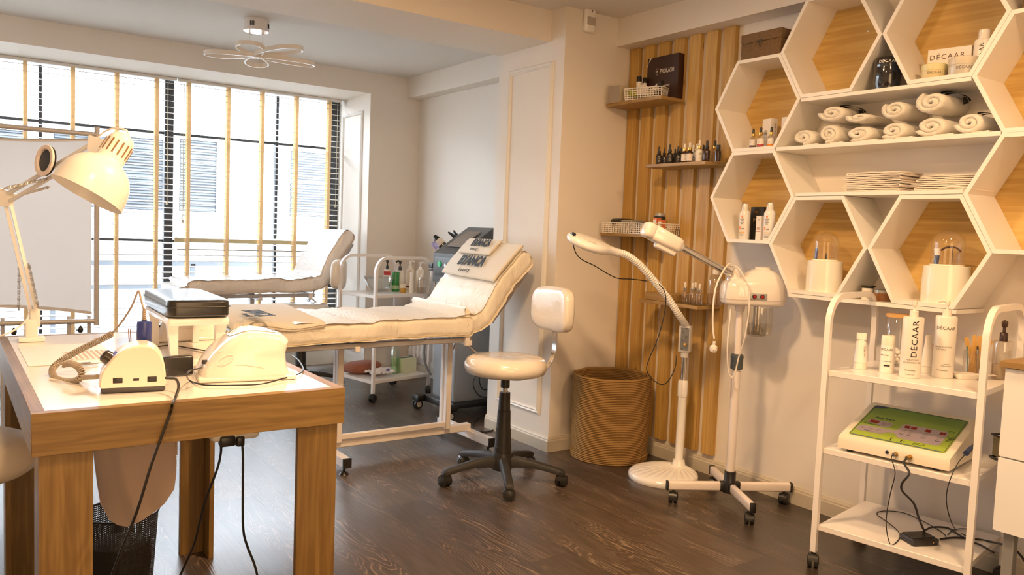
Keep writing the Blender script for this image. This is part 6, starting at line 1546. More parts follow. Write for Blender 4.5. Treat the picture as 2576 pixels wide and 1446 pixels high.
# ---- domed holders
def domed(label, pos, r, hb, rd, hd, name='domed_holder', group='domed brush holders'):
    t = thing(name, label, 'brush holder', pos, 0, group)
    link('pot', MB().lathe([(0, 0), (r, 0.0), (r * 1.0, hb * 0.5), (r * 0.97, hb * 0.985), (r * 0.93, hb), (rd * 1.05, hb), (rd * 1.05, hb + 0.006), (0, hb + 0.006)], 44, sx=1.0, sy=1.0, cap=False), mat('holder_cream', (0.84, 0.80, 0.68), 0.2, coat=0.5), t)
    pr = [(rd, hb + 0.004), (rd, hb + hd - rd * 0.9)] + [(rd * cos(q), hb + hd - rd * 0.9 + rd * 0.9 * sin(q)) for q in [pi / 2 * k / 8 for k in range(1, 9)]]
    link('dome', MB().lathe(pr, 36, cap=False), CLEAR, t)
    return t
z = 1.0780
P_ = (3.320, 2.206, 1.138); domed('smaller cream pot with clear dome in the lower left of the two bottom hexagons', (P_[0], P_[1], z), 0.079, 0.142, 0.056, 0.132)
q_ = Vector((P_[0] - 0.02, P_[1] + 0.036, z + 0.1490)); solo('eyebrow_pen', MB().lathe([(0, 0), (0.006, 0), (0.006, 0.046), (0.003, 0.052), (0, 0.053)], 12), BLUE, 'blue pen under the dome of the smaller cream pot', 'pen', loc=tuple(q_))
solo('eyebrow_pen', MB().lathe([(0, 0), (0.004, 0), (0.003, 0.024), (0, 0.028)], 12), BLK, 'short black pen tip under the dome of the smaller cream pot', 'pen', loc=(P_[0] - 0.01, P_[1] - 0.01, z + 0.1490))
P_ = (3.330, 1.659, 1.145); domed('larger cream pot with clear dome in the bottom right hexagon', (P_[0], P_[1], z), 0.089, 0.150, 0.062, 0.145)
mb = MB().cyl((0, 0, 0), (0.002, -0.002, 0.034), 0.0095); t = thing('brush', 'dark blue brush with a white top under the larger dome', 'brush', (P_[0] - 0.03, P_[1] + 0.030, z + 0.1570)); link('handle', mb, mat('navy_plastic', (0.02, 0.03, 0.07), 0.35), t); link('bristles', MB().cyl((0.002, -0.002, 0.034), (0.003, 0.001, 0.062), 0.0105, 0.012), BOTW, t)
mb = MB().tube([(0, -0.045, 0.052), (0, -0.028, 0.066), (0, 0.0, 0.070), (0, 0.022, 0.064), (0, 0.034, 0.054)], 0.003, 8, 4, flat=1.6).cyl((0, -0.012, 0.0), (0, -0.012, 0.066), 0.0018); solo('lash_arch', mb, mat('lash_brown', (0.09, 0.04, 0.03), 0.6), 'dark curved brush head on a thin stem under the larger dome', 'brush', loc=(P_[0] + 0.012, P_[1], z + 0.1570))

# ---- pots on the bottom board
P_ = (3.330, 1.992, 1.083); t = thing('white_pot', 'small white pot with black lid on the bottom shelf board between the two domes', 'pot', (P_[0], P_[1], 1.0603)); link('pot', MB().lathe([(0, 0), (0.026, 0), (0.026, 0.050), (0.02, 0.052)], 28), BOTW, t); link('lid', MB().lathe([(0.020, 0.052), (0.030, 0.056), (0.030, 0.061), (0, 0.062)], 28), BLK, t)
P_ = (3.330, 1.927, 1.075); t = thing('amber_jar', 'amber wax jar with metal lid on the bottom shelf board beside the white pot', 'jar', (P_[0], P_[1] - 0.004, 1.0603)); link('glass', MB().lathe([(0, 0), (0.033, 0), (0.036, 0.006), (0.036, 0.032), (0.032, 0.035)], 32), mat('amber_honey', (0.24, 0.09, 0.02), 0.1, coat=0.6), t); link('lid', MB().lathe([(0.034, 0.034), (0.0345, 0.047), (0.032, 0.049), (0, 0.049)], 32), STEEL, t)
for y_, z_ in ((2.15, 2.27), (2.39 + 0.12, 1.585)): solo('wall_screw', MB().lathe([(0, 0), (0.006, 0), (0.005, 0.003), (0.002, 0.004), (0, 0.004)], 16), CHR, 'small chrome screw in the wood back of the topmost empty hexagon' if z_ > 2 else 'small chrome screw in the wood back of the lower left hexagon', 'screw', loc=(3.4515, y_, z_)).rotation_euler = (0, rad(-90), 0)

# ================================================================== TOWELS ON THE LONG BOARDS
def towel_roll(label, y, zc, w, h, L_, turns, print_=False, seed=0, tail=True, rz=0.0):
    """rolled towel, its spiral end towards the room"""
    t = thing('rolled_towel', label, 'towel', (3.36, y, zc - h / 2), rz, 'rolled white towels')
    N = int(26 * turns); n_len = 7; th = 0.93 / turns
    def sp(q, off):      # spiral centre line, q 0..1 from the outside in
        a = -2 * pi * turns * q + 4.3 + 0.3 * seed; r = 1 - th / 2 - q * (0.96 - th / 2) + off
        wob = 1 + 0.035 * sin(a * 2 + seed) * (1 - q)
        return Vector((0, w / 2 * r * cos(a) * wob, h / 2 + h / 2 * r * sin(a) * wob))
    rings = []
    for k in range(n_len + 1):
        x = -L_ / 2 + L_ * (0, 0.035, 0.09, 0.35, 0.65, 0.91, 0.965, 1)[k]; sec = []
        ins = (0.35, 0.85, 1.08, 1.1, 1.1, 1.08, 0.85, 0.35)[k]
        for i in range(N + 1): sec.append(sp(i / N, th * 0.43 * ins))
        for i in range(N, -1, -1): sec.append(sp(i / N, -th * 0.43 * ins))
        row_ = []
        for p in sec:
            nz = noise.noise(Vector((x * 14 + seed, p.y * 22, p.z * 22))) * 0.0035
            row_.append((x + 0.006 * noise.noise(Vector((p.y * 30, p.z * 30, seed))), p.y + nz, max(0.0005, p.z + nz * 0.5)))
        rings.append(row_)
    link('roll', MB().loft(rings), TERRY, t, angle=80)
    if tail:
        mb = MB(); pts = [(0.0, -w * 0.1 + 0.0, 0.004), (0.0, -w * 0.42, 0.0045), (0.0, -w * 0.58, 0.007)]
        mb.loft([[(s * L_ * 0.48 * (1.0 if i < 2 else 0.95), p[1], p[2] + dz) for s, dz in ((-1, -0.004), (1, -0.004), (1, 0.004), (-1, 0.004))] for i, p in enumerate(pts)]); link('flap', mb, TERRY, t)
    if print_:
        mb = MB()
        for i, (x0, x1, a0, a1) in enumerate(((-0.035, 0.0, 55, 100), (0.0, 0.02, 30, 66), (0.015, 0.04, 70, 105), (-0.03, 0.015, -8, 22), (0.02, 0.045, 10, 50))):
            vs = [];
            for x in (x0, x1):
                for k in range(5):
                    a = rad(a0 + (a1 - a0) * k / 4 + (12 if x == x1 else 0)); vs.append((x + L_ * 0.12, -(w / 2 + 0.0035) * cos(a) * (1 if 1 else 0), h / 2 + (h / 2 + 0.0035) * sin(a)))
            mb.add(vs, [(k, k + 1, k + 6, k + 5) for k in range(4)])
        link('print', mb, INK, t, flat=True)
    return t
zb0 = 1.7445
for args in (('rolled white towel at the far left of the bottom row', 2.334, 0.048, 0.135, 0.085, 0.19, 2.0, False, 1), ('round rolled white towel, second in the bottom row', 2.197, 0.049, 0.118, 0.096, 0.20, 2.3, False, 2),
             ('flat rolled white towel, third in the bottom row', 2.052, 0.040, 0.150, 0.078, 0.20, 1.9, False, 3), ('rolled white towel, fourth in the bottom row', 1.893, 0.041, 0.145, 0.080, 0.20, 2.0, False, 4),
             ('rolled white towel, fifth in the bottom row', 1.735, 0.046, 0.155, 0.088, 0.20, 2.1, False, 5), ('rolled white towel with black print at the right end of the bottom row', 1.585, 0.048, 0.130, 0.092, 0.20, 2.1, True, 6)):
    towel_roll(args[0], args[1], zb0 + args[4] / 2, args[3], args[4], args[5], args[6], args[7], args[8])
towel_roll('rolled white towel with black print on top at the left of the stack', 2.19, zb0 + 0.097 + 0.042, 0.150, 0.084, 0.20, 2.1, True, 7, False, 0.05)
towel_roll('flattened white towel lying between the rolls of the upper row', 2.055, zb0 + 0.079 + 0.030, 0.135, 0.052, 0.20, 1.6, False, 8, False)
towel_roll('round rolled white towel in the middle of the upper row', 1.893, zb0 + 0.082 + 0.045, 0.128, 0.090, 0.20, 2.2, False, 9, False)
towel_roll('rolled white towel with black print, largest in the upper row at right', 1.735, zb0 + 0.090 + 0.050, 0.150, 0.100, 0.21, 2.2, True, 10, False)
def flat_towel(label, y, z, w, th, seed, dw=0.0):
    """towel folded into two leaves that meet in a rounded fold at one side"""
    t = thing('folded_cloth', label, 'towel', (3.345, y, z), 0, 'folded towels on the lower board')
    mb = MB(); sgn = 1 if seed % 2 else -1; lt = th * 0.36; cx = sgn * (w / 2 - th / 2)
    cl = []
    for i in range(15): cl.append((-sgn * w / 2 + (cx + sgn * w / 2) * i / 14, th * 0.25 + 0.0022 * noise.noise(Vector((i * 0.35, seed, 1)))))
    for i in range(1, 8): a = -pi / 2 + pi * i / 8; cl.append((cx + sgn * th / 2 * 0.9 * cos(a), th * 0.5 + th * 0.25 * sin(a)))
    for i in range(14, -1, -1): cl.append((-sgn * (w / 2 - 0.006) + (cx + sgn * (w / 2 - 0.006)) * i / 14, th * 0.75 + 0.0035 * noise.noise(Vector((i * 0.3, seed, 5)))))
    rings = []
    for i in range(len(cl)):
        p = Vector((0, *cl[i])); d = (Vector((0, *cl[min(i + 1, len(cl) - 1)])) - Vector((0, *cl[max(i - 1, 0)]))).normalized(); nn = Vector((0, -d.z, d.y)); q = 0.088 + 0.003 * noise.noise(Vector((i * 0.3, seed, 9)))
        rings.append([tuple(p + nn * (s * lt / 2) + Vector((x * q, 0, 0))) for x, s in ((-0.97, -1), (-1, -0.5), (-1.005, 0), (-1, 0.5), (-0.97, 1), (0.97, 1), (1, 0), (0.97, -1))])
    mb.loft(rings)
    link('leaves', mb, TERRYP, t, angle=60)
    return t
for i, (y, w, th) in enumerate(((1.966, 0.250, 0.018), (1.970, 0.262, 0.016), (1.962, 0.262, 0.017), (1.968, 0.255, 0.015), (1.960, 0.258, 0.020))):
    flat_towel('folded towel, %s in the left stack on the lower long board' % ('lowest', 'second from below', 'middle one', 'second from the top', 'topmost')[i], y, 1.5278 + (0, 0.0182, 0.0344, 0.0516, 0.0668)[i], w, th, i + 1)
for i, (y, w, th) in enumerate(((1.66, 0.240, 0.017), (1.672, 0.256, 0.016), (1.655, 0.235, 0.015), (1.650, 0.222, 0.014))):
    flat_towel('folded towel, %s in the right stack on the lower long board' % ('lowest', 'second from below', 'third from below', 'topmost')[i], y, 1.5278 + (0, 0.0172, 0.0334, 0.0486)[i], w, th, i + 11)

# ================================================================== ON THE RIGHT TROLLEY
zt = 0.8025
BRP = mat('brown_black_print', (0.07, 0.045, 0.04), 0.6)
def facing(r, a): return (r * cos(rad(a)), r * sin(rad(a)), 0)
def lettered(t, r, a, items):
    """flat lettering wrapped on a round body; a = facing angle"""
    for s, size, z, off, vert, m_ in items:
        aa = a + off; o = (r * 1.012 * cos(rad(aa)), r * 1.012 * sin(rad(aa)), z); rt = (-sin(rad(aa)), cos(rad(aa)), 0)
        if vert: text(s, size, o, (0, 0, 1), (-rt[0], -rt[1], 0), m_, t, depth=0.0004, space=1.15, xs=1.1)
        else: text(s, size, o, rt, (0, 0, 1), m_, t, 'lettering' if size > 0.012 else 'small_print', bend=r, depth=0.0003, space=1.15)
A_ = -152.0
P_ = (3.017, 1.612, 0.803); t = pump_bottle('tall white pump bottle with large vertical lettering, the front left one of two', (P_[0], P_[1], zt), 0.037, 0.232, BOTW, 0, BOTW, 20, 'tall pump bottles on the right trolley', nozzle=0.036, name='pump_bottle')
lettered(t, 0.037, A_, [('DÉCAAR', 0.030, 0.150, 16, True, INK), ('PURIFYING', 0.0085, 0.070, 10, False, INKG), ('CLEANSING GEL', 0.0085, 0.060, 10, False, INKG), ('PROFESSIONAL', 0.0050, 0.030, 0, False, INK), ('HYDRATING', 0.005, 0.014, 0, False, INKG)])
P_ = (3.150, 1.555, 0.803); t = pump_bottle('tall white pump bottle with small horizontal lettering, the right one of two', (P_[0], P_[1], zt), 0.038, 0.238, BOTW, 0, BOTW, 120, 'tall pump bottles on the right trolley', nozzle=0.036)
lettered(t, 0.038, A_, [('DÉCAAR', 0.017, 0.192, 0, False, BRP), ('REBALANCING', 0.0085, 0.120, -8, False, INKG), ('LOTION', 0.0085, 0.110, -20, False, INKG), ('LOTION', 0.005, 0.055, 15, False, INKG), ('REBALANCING', 0.005, 0.048, 15, False, INKG), ('PROFESSIONAL', 0.005, 0.030, -5, False, INK)])
def airless(label, P_):
    t = thing('airless_bottle', label, 'bottle', (P_[0], P_[1], zt)); r = 0.0265
    link('body', MB().lathe([(0, 0), (r, 0), (r, 0.106), (r * 0.96, 0.110)], 36), BOTW, t)
    link('cap', MB().lathe([(r * 0.98, 0.110), (r * 0.98, 0.142), (r * 0.9, 0.146), (0, 0.143)], 36), mat('frosted_cap', (0.80, 0.75, 0.62), 0.25), t)
    lettered(t, r, A_, [('DÉCAAR', 0.0125, 0.092, -12, False, BRP), ('VITAMIN GEL', 0.005, 0.070, -25, False, INK), ('PROFESSIONAL', 0.0042, 0.046, 0, False, INK)])
    mb = MB(); mb.x = Matrix.Rotation(rad(A_ + 90), 4, 'Z'); mb.box((0, -r * 1.01, 0.030), (0.022, 0.002, 0.005)); link('dark_strip', mb, INK, t); return t
airless('short white airless bottle with frosted cap, left of the tall pump bottles', (3.035, 1.715, 0.803))
def squeeze(label, P_, h, r, rz, txt=True):
    t = thing('squeeze_tube', label, 'tube', (P_[0], P_[1], zt), rz, 'white squeeze tubes on the trolley')
    link('cap', MB().lathe([(0, 0), (r * 0.96, 0), (r * 0.98, 0.004), (r * 0.98, 0.026), (r * 0.9, 0.028)], 28), mat('tube_cap', (0.80, 0.76, 0.66), 0.35), t)
    link('body', MB().loft([[(r * sx * cos(q), r * sy * sin(q), z) for q in [2 * pi * k / 28 for k in range(28)]] for z, sx, sy in ((0.028, 1.0, 1.0), (h * 0.35, 0.95, 0.85), (h * 0.6, 0.80, 0.6), (h * 0.85, 0.72, 0.28), (h * 0.94, 0.72, 0.10), (h, 0.72, 0.08))]), BOTW, t)
    if txt:
        text('DÉCAAR', 0.011, (0.002, -r * 0.30, h * 0.80), (1, 0, 0), (0, -0.35, 1), INKG, t, depth=0.0003)
        text('OXYGEN MASK', 0.010, (0.016, -r * 0.62, h * 0.42), (0, 0, 1), (-1, 0.2, 0), INKG, t, 'small_print', depth=0.0003)
    return t
squeeze('white squeeze tube standing on its cap at the left end of the right trolley', (3.008, 1.813, 0.803), 0.145, 0.026, rad(-62))
squeeze('white squeeze tube half hidden between the two tall pump bottles', (3.192, 1.639, 0.803), 0.150, 0.025, RZ + 0.4, False)
def open_glass(label, P_, r, h, name, cat):
    t = thing(name, label, cat, (P_[0], P_[1], zt)); link('wall', MB().lathe([(0, 0.0005), (r * 0.9, 0.0005), (r, 0.006), (r, h), (r * 0.95, h), (r * 0.95, 0.007), (0, 0.005)], 32, cap=False), CLEAR, t); return t
G = (3.327, 1.526, 0.803); open_glass('clear glass holding wooden spatulas at the back of the right trolley', G, 0.036, 0.098, 'clear_glass', 'glass')
SPA = mat('spatula_wood', (0.70, 0.42, 0.13), 0.6)
for i, (lean, ln, off, lb) in enumerate(((-19, 0.150, 0.016, 'wooden spatula leaning left, alone at the left of the glass'), (3, 0.152, -0.008, 'wooden spatula standing nearly upright at the back of the glass'), (9, 0.152, -0.004, 'wooden spatula in the middle of the fan, leaning right'), (16, 0.149, 0.0, 'wooden spatula leaning right, second from the right in the glass'), (23, 0.145, 0.003, 'wooden spatula at the far right of the fan in the glass'))):
    l = rad(lean); base_ = Vector((G[0], G[1], zt + 0.008)) + CR * off + CF * 0.004 * (2 - i)
    up_ = (Vector((0, 0, 1)) * cos(l) + CR * sin(l)).normalized(); rt_ = (CR - up_ * CR.dot(up_)).normalized(); nn = rt_.cross(up_)
    pts = [(-0.008, 0.003), (-0.006, 0), (0.006, 0), (0.008, 0.003)] + [(0.009 * cos(q), ln - 0.009 + 0.009 * sin(q)) for q in [pi * k / 8 for k in range(9)]]
    vs = [tuple(base_ + rt_ * x + up_ * y + nn * s) for s in (-0.0009, 0.0009) for x, y in pts]; n = len(pts)
    solo('wooden_spatula', MB().add(vs, [tuple(range(n))[::-1], tuple(range(n, 2 * n))] + [(k, (k + 1) % n, n + (k + 1) % n, n + k) for k in range(n)]), SPA, lb, 'spatula', 'wooden spatulas in the glass')
mb = MB().cyl(Vector((G[0], G[1], zt + 0.01)) - CR * 0.022, Vector((G[0], G[1], zt + 0.115)) - CR * 0.030, 0.0022, n=8); solo('teal_brush', mb, mat('teal_plastic', (0.03, 0.22, 0.20), 0.4), 'thin teal brush handle at the left inside the spatula glass', 'brush')
t = thing('makeup_brush', 'small brush with metal ferrule standing in front in the spatula glass', 'brush', G); p, q = Vector((G[0], G[1], zt + 0.01)) + CR * 0.014 - CF * 0.012, Vector((G[0], G[1], zt + 0.118)) + CR * 0.0 - CF * 0.02
link('handle', MB().cyl(p, p.lerp(q, 0.7), 0.0032, n=10), mat('brush_handle', (0.5, 0.36, 0.22), 0.4), t, world=True); link('ferrule', MB().cyl(p.lerp(q, 0.7), p.lerp(q, 0.88), 0.0042, n=10), STEEL, t, world=True); link('bristles', MB().cyl(p.lerp(q, 0.88), q, 0.0042, 0.003, n=10), mat('bristle_brown', (0.12, 0.07, 0.04), 0.9), t, world=True)
P_ = (3.225, 1.487, 0.803); t = thing('palette_dish', 'small white dish with a handle tab in front of the spatula glass', 'dish', (P_[0], P_[1], zt), RZ)
mb = MB(); rings = []
for z, s in ((0.0, 0.80), (0.016, 1.0), (0.020, 1.0), (0.018, 0.93), (0.012, 0.86)): rings.append([(x * s, y * s, z) for x, y in rrect(0.092, 0.070, 0.02, 5)])
mb.at((-0.02, 0, 0)); mb.loft(rings); mb.at(); mb.box((0.055, 0.004, 0.017), (0.085, 0.022, 0.004), 0.0015, 1); link('dish', mb, BOTW, t)
mb = MB()
for i in range(5):
    for j in range(3): mb.blob((-0.05 + i * 0.013, -0.016 + j * 0.014, 0.016), (0.012, 0.012, 0.008), 0.8, 10, 6)
link('wells', mb, BOTW, t)
P_ = (3.222, 1.776, 0.803); t = thing('storage_jar', 'clear storage jar with a bamboo lid behind the front pump bottle', 'jar', (P_[0] + 0.02, P_[1] + 0.02, zt)); 
link('glass', MB().lathe([(0, 0.001), (0.046, 0.001), (0.047, 0.005), (0.047, 0.200), (0.044, 0.204)], 36, cap=False), CLEAR, t); link('bamboo_lid', MB().lathe([(0.047, 0.202), (0.049, 0.204), (0.049, 0.216), (0, 0.217)], 36), mat('bamboo', (0.60, 0.34, 0.11), 0.5), t)
mb = MB()
for k in range(26):
    a = k * 2.4; r = 0.006 + 0.0055 * (k % 6); mb.blob((r * cos(a), r * sin(a), 0.014 + 0.0045 * (k // 2)), (0.022, 0.022, 0.018), 0.9, 8, 6)
link('cotton_pads', mb, BOTW, t)
o = carton('small_carton', 'small white carton with an orange top behind the tall pump bottles', (3.358, 1.690, 0.803), (0.05, 0.07, 0.095), LBW, RZ); link('orange_top', MB().box((0, 0, 0.0865), (0.0508, 0.0708, 0.018)), ORG, o)
P_ = (3.360, 1.422, 0.901); t = pump_bottle('clear pump bottle with a dark pump behind the right post of the trolley', (3.345, 1.43, zt), 0.034, 0.150, clear('clear_pet', (0.96, 0.93, 0.88), 0.3), 0, mat('dark_brown_pump', (0.05, 0.02, 0.015), 0.3), 200, liquid=clear('pale_liquid', (0.88, 0.78, 0.62), 0.2), s=1.3)

# ---- electrolysis machine on the middle shelf
u_ = Vector((0.986, 0.166, 0)); v_ = Vector((0.166, -0.986, 0))
o_ = Vector((2.868, 1.800, 0.4915)); ang = math.atan2(v_.y, v_.x)        # local x runs left to right, local y away from the viewer
W_, D2, Hf, Hb = 0.405, 0.345, 0.060, 0.150
dev = thing('blend_device', 'white skin treatment console with a green control panel on the middle trolley shelf', 'treatment device', o_ + v_ * W_ / 2 + u_ * D2 / 2, ang)
def DL(x, y, z): return (x - W_ / 2, y - D2 / 2, z)
prof = [(0.0, 0.012), (0.0, Hf - 0.012), (0.004, Hf - 0.003), (0.014, Hf), (D2 - 0.035, Hb), (D2 - 0.010, Hb), (D2, Hb - 0.01), (D2, 0.012)]
mb = MB(); mb.loft([[DL(x, (a - D2 / 2) * s + D2 / 2, 0.012 + (c - 0.012) * s) for a, c in prof] for x, s in ((0, 0.975), (0.006, 0.995), (0.012, 1), (W_ - 0.012, 1), (W_ - 0.006, 0.995), (W_, 0.975))])
link('case', mb, mat('device_cream', (0.82, 0.74, 0.60), 0.4, bump=(500, 0.15, 0.0004)), dev, angle=30)
for x in (0.04, W_ - 0.05):
    for y in (0.03, D2 - 0.03): link('rubber_foot', MB().cyl(DL(x, y, 0), DL(x, y, 0.013), 0.013), BLKR, dev)
sx = Vector((0, D2 - 0.035 - 0.014, Hb - Hf)); SL = sx.length; sx.normalize(); sn = Vector((0, -sx.z, sx.y)); O2 = Vector(DL(0.0, 0.014, Hf)) + sn * 0.0004
def PP(x, y, h=0.0): return tuple(O2 + Vector((x, 0, 0)) + sx * y + sn * h)
def patch(name, pts, h, m_, parent=None):
    mb = MB().add([PP(x, y, h) for x, y in pts] + [PP(x, y, h - 0.0004) for x, y in pts], []); n = len(pts); mb.f = [tuple(range(n))] + [(k, (k + 1) % n, n + (k + 1) % n, n + k) for k in range(n)]
    return link(name, mb, m_, parent or dev, flat=True)
def rr2(x0, y0, x1, y1, r=0.006): return [((x0 + x1) / 2 + a, (y0 + y1) / 2 + b_) for a, b_ in rrect(x1 - x0, y1 - y0, r, 4)]
def green():
    m, nt, b_ = nm('panel_green'); tc = nt.nodes.new('ShaderNodeTexCoord'); s_ = nt.nodes.new('ShaderNodeSeparateXYZ'); nt.links.new(tc.outputs['Generated'], s_.inputs[0])
    cr = nt.nodes.new('ShaderNodeValToRGB'); nt.links.new(s_.outputs[1], cr.inputs[0]); cr.color_ramp.elements[0].color = (0.34, 0.43, 0.05, 1); cr.color_ramp.elements[1].color = (0.13, 0.25, 0.045, 1); nt.links.new(cr.outputs[0], b_.inputs['Base Color']); b_.inputs['Roughness'].default_value = 0.35; return m
gx0, gx1, gy0, gy1 = 0.026, W_ - 0.026, 0.018, SL - 0.014
fp = patch('control_panel', rr2(gx0, gy0, gx1, gy1, 0.014), 0.0008, green())
def line(name, pts, w, m_, closed=False, h=0.0012): return link(name, MB().tube([PP(x, y, h) for x, y in pts], w, 4, 0, closed=closed, flat=1.0), m_, fp, flat=True)
NAVY = mat('navy_print', (0.03, 0.05, 0.13), 0.5); LAV = mat('lavender_print', (0.36, 0.30, 0.34), 0.4)
line('border_line', rr2(gx0 + 0.005, gy0 + 0.005, gx1 - 0.005, gy1 - 0.005, 0.010), 0.0008, NAVY, True)
patch('blue_bar', [(gx0 + 0.012, gy0 + 0.003), (gx1 - 0.014, gy0 + 0.003), (gx1 - 0.014, gy0 + 0.008), (gx0 + 0.012, gy0 + 0.008)], 0.0016, mat('slate_blue_print', (0.08, 0.14, 0.22), 0.5), fp)
patch('blue_corner', [(gx0 + 0.006, gy1 - 0.03), (gx0 + 0.03, gy1 - 0.024), (gx0 + 0.055, gy1 - 0.012), (gx0 + 0.06, gy1 - 0.006), (gx0 + 0.012, gy1 - 0.006), (gx0 + 0.006, gy1 - 0.012)], 0.0014, NAVY, fp)
patch('lavender_field', [(0.036, 0.070), (0.042, 0.064), (0.130, 0.064), (0.140, 0.074), (0.152, 0.090), (0.175, 0.090), (0.200, 0.060), (0.330, 0.060), (0.345, 0.072), (0.345, 0.170), (0.335, 0.180), (0.190, 0.180), (0.180, 0.172), (0.178, 0.125), (0.165, 0.112), (0.050, 0.112), (0.036, 0.100)], 0.0014, LAV, fp)
patch('lavender_field', [(0.050, 0.150), (0.060, 0.140), (0.090, 0.140), (0.098, 0.124), (0.135, 0.124), (0.146, 0.136), (0.146, 0.158), (0.135, 0.168), (0.060, 0.170), (0.050, 0.162)], 0.0014, LAV, fp)
RED = mat('led_window_red', (0.22, 0.012, 0.006), 0.2)
for x0, y0, w, h in ((0.060, 0.142, 0.034, 0.022), (0.190, 0.148, 0.020, 0.020), (0.214, 0.148, 0.020, 0.020), (0.266, 0.148, 0.020, 0.020), (0.318, 0.148, 0.020, 0.020)): patch('display', [(x0, y0), (x0 + w, y0), (x0 + w, y0 + h), (x0, y0 + h)], 0.0020, RED, fp)
bt = MB()
for x0, y0 in ((0.105, 0.148), (0.124, 0.148), (0.112, 0.130), (0.050, 0.084), (0.080, 0.084), (0.110, 0.084)): bt.tube([PP(a, b_, 0.0018) for a, b_ in rr2(x0, y0, x0 + 0.014, y0 + 0.010, 0.002)], 0.0004, 4, 0, closed=True)
for x0 in (0.190, 0.214, 0.266, 0.318):
    for y0 in (0.104, 0.124): bt.tube([PP(a, b_, 0.0018) for a, b_ in rr2(x0 + 0.003, y0, x0 + 0.017, y0 + 0.014, 0.002)], 0.0004, 4, 0, closed=True); bt.cyl(PP(x0 + 0.010, y0 + 0.007, 0.0016), PP(x0 + 0.010, y0 + 0.007, 0.0020), 0.0022, n=3)
link('button_outlines', bt, INKG, fp, flat=True)
UPD = tuple(sx); TXW = lambda s, size, x, y, nm_='small_print': text(s, size, PP(x, y, 0.0018), (1, 0, 0), UPD, NAVY, fp, nm_, depth=0.0003)
TXW('Flash Blend', 0.016, 0.105, 0.190, 'lettering'); TXW('Treatment Time', 0.009, 0.075, 0.128); TXW('Mode select', 0.007, 0.085, 0.073); TXW('Pulse', 0.007, 0.200, 0.094); TXW('Time', 0.007, 0.224, 0.094); TXW('Flash', 0.007, 0.276, 0.094); TXW('Blend', 0.007, 0.328, 0.094)
pk = MB()
pk.tube([PP(0.182, 0.052, 0.0018), PP(0.180, 0.036, 0.0018)], 0.0014, 4, 0).tube([PP(0.181, 0.036, 0.0018), PP(0.186, 0.032, 0.0018), PP(0.182, 0.026, 0.0018), PP(0.188, 0.022, 0.0018)], 0.0004, 4, 3)
pk.tube([PP(0.220, 0.052, 0.0018), PP(0.217, 0.036, 0.0018)], 0.0014, 4, 0).tube([PP(0.218, 0.036, 0.0018), PP(0.224, 0.030, 0.0018), PP(0.222, 0.024, 0.0018)], 0.0004, 4, 3).cyl(PP(0.230, 0.040, 0.0014), PP(0.230, 0.040, 0.002), 0.0028, n=10)
pk.tube([PP(0.262 + 0.020 * (1 + cos(a)), 0.044 + 0.006 * sin(a), 0.0018) for a in [2 * pi * k / 16 for k in range(16)]], 0.0005, 4, 0, closed=True).tube([PP(0.266, 0.044, 0.0018), PP(0.258, 0.036, 0.0018), PP(0.270, 0.030, 0.0018), PP(0.278, 0.022, 0.0018)], 0.0004, 4, 3)
for a, b_ in (((0.352, 0.096), (0.368, 0.150)), ((0.360, 0.106), (0.372, 0.128)), ((0.352, 0.108), (0.364, 0.140)), ((0.358, 0.124), (0.350, 0.146)), ((0.364, 0.120), (0.374, 0.140))): pk.tube([PP(a[0], a[1], 0.0018), PP((a[0] + b_[0]) / 2 + 0.003, (a[1] + b_[1]) / 2, 0.0018), PP(b_[0], b_[1], 0.0018)], 0.0005, 4, 3)
pk.tube([PP(0.350 + 0.013 * (1 + cos(a)) - 0.012, 0.182 + 0.005 * sin(a), 0.0018) for a in [2 * pi * k / 16 for k in range(16)]], 0.0004, 4, 0, closed=True)
link('pictograms', pk, INK, fp, flat=True)
# sockets and plugs on the front
def front(name, x, z, r, L_, m_, parent=None): return link(name, MB().cyl(DL(x, 0.002, z), DL(x, -L_, z), r), m_, parent or dev)
sk = front('blue_socket', 0.190, 0.034, 0.0065, 0.003, NAVY); front('socket_hole', 0.190, 0.034, 0.0035, 0.0036, BLK, sk)
p1 = front('brass_socket', 0.222, 0.034, 0.0085, 0.006, BRASS); front('plug', 0.219, 0.033, 0.0062, 0.018, STEEL, p1)
p2 = front('brass_socket', 0.272, 0.034, 0.0095, 0.006, BRASS); front('plug', 0.268, 0.033, 0.0075, 0.020, BRASS, p2)
M_ = parent_matrix(dev)
def G_(x, y, z): return M_ @ Vector(DL(x, y, z))
BC = BLKR
mb = MB().tube([G_(0.219, -0.014, 0.033), G_(0.217, -0.030, 0.022), (2.820, 1.533, 0.478), (2.824, 1.547, 0.399), (2.842, 1.565, 0.316), (2.840, 1.561, 0.258), (2.912, 1.584, 0.181), (2.921, 1.571, 0.181), (3.003, 1.596, 0.181), (3.068, 1.640, 0.181), (3.122, 1.709, 0.181), (3.179, 1.793, 0.181), (3.247, 1.799, 0.181), (3.300, 1.742, 0.181), (3.264, 1.630, 0.181), (3.211, 1.536, 0.181), (3.170, 1.503, 0.181)], 0.0018, 8, 4)
solo('electrode_cable', mb, BC, 'thin black cable from the console looping left over the bottom trolley shelf', 'cable')
mb = MB().tube([G_(0.268, -0.016, 0.033), G_(0.262, -0.030, 0.015), (2.832, 1.488, 0.488), (2.831, 1.510, 0.446), (2.860, 1.523, 0.408), (2.942, 1.521, 0.350), (2.976, 1.517, 0.293), (3.007, 1.515, 0.249), (3.107, 1.557, 0.200), (3.079, 1.562, 0.197)], 0.0040, 8, 4)
solo('foot_switch_cable', mb, BC, 'thick black cable running from the console down to the black switch box', 'cable')
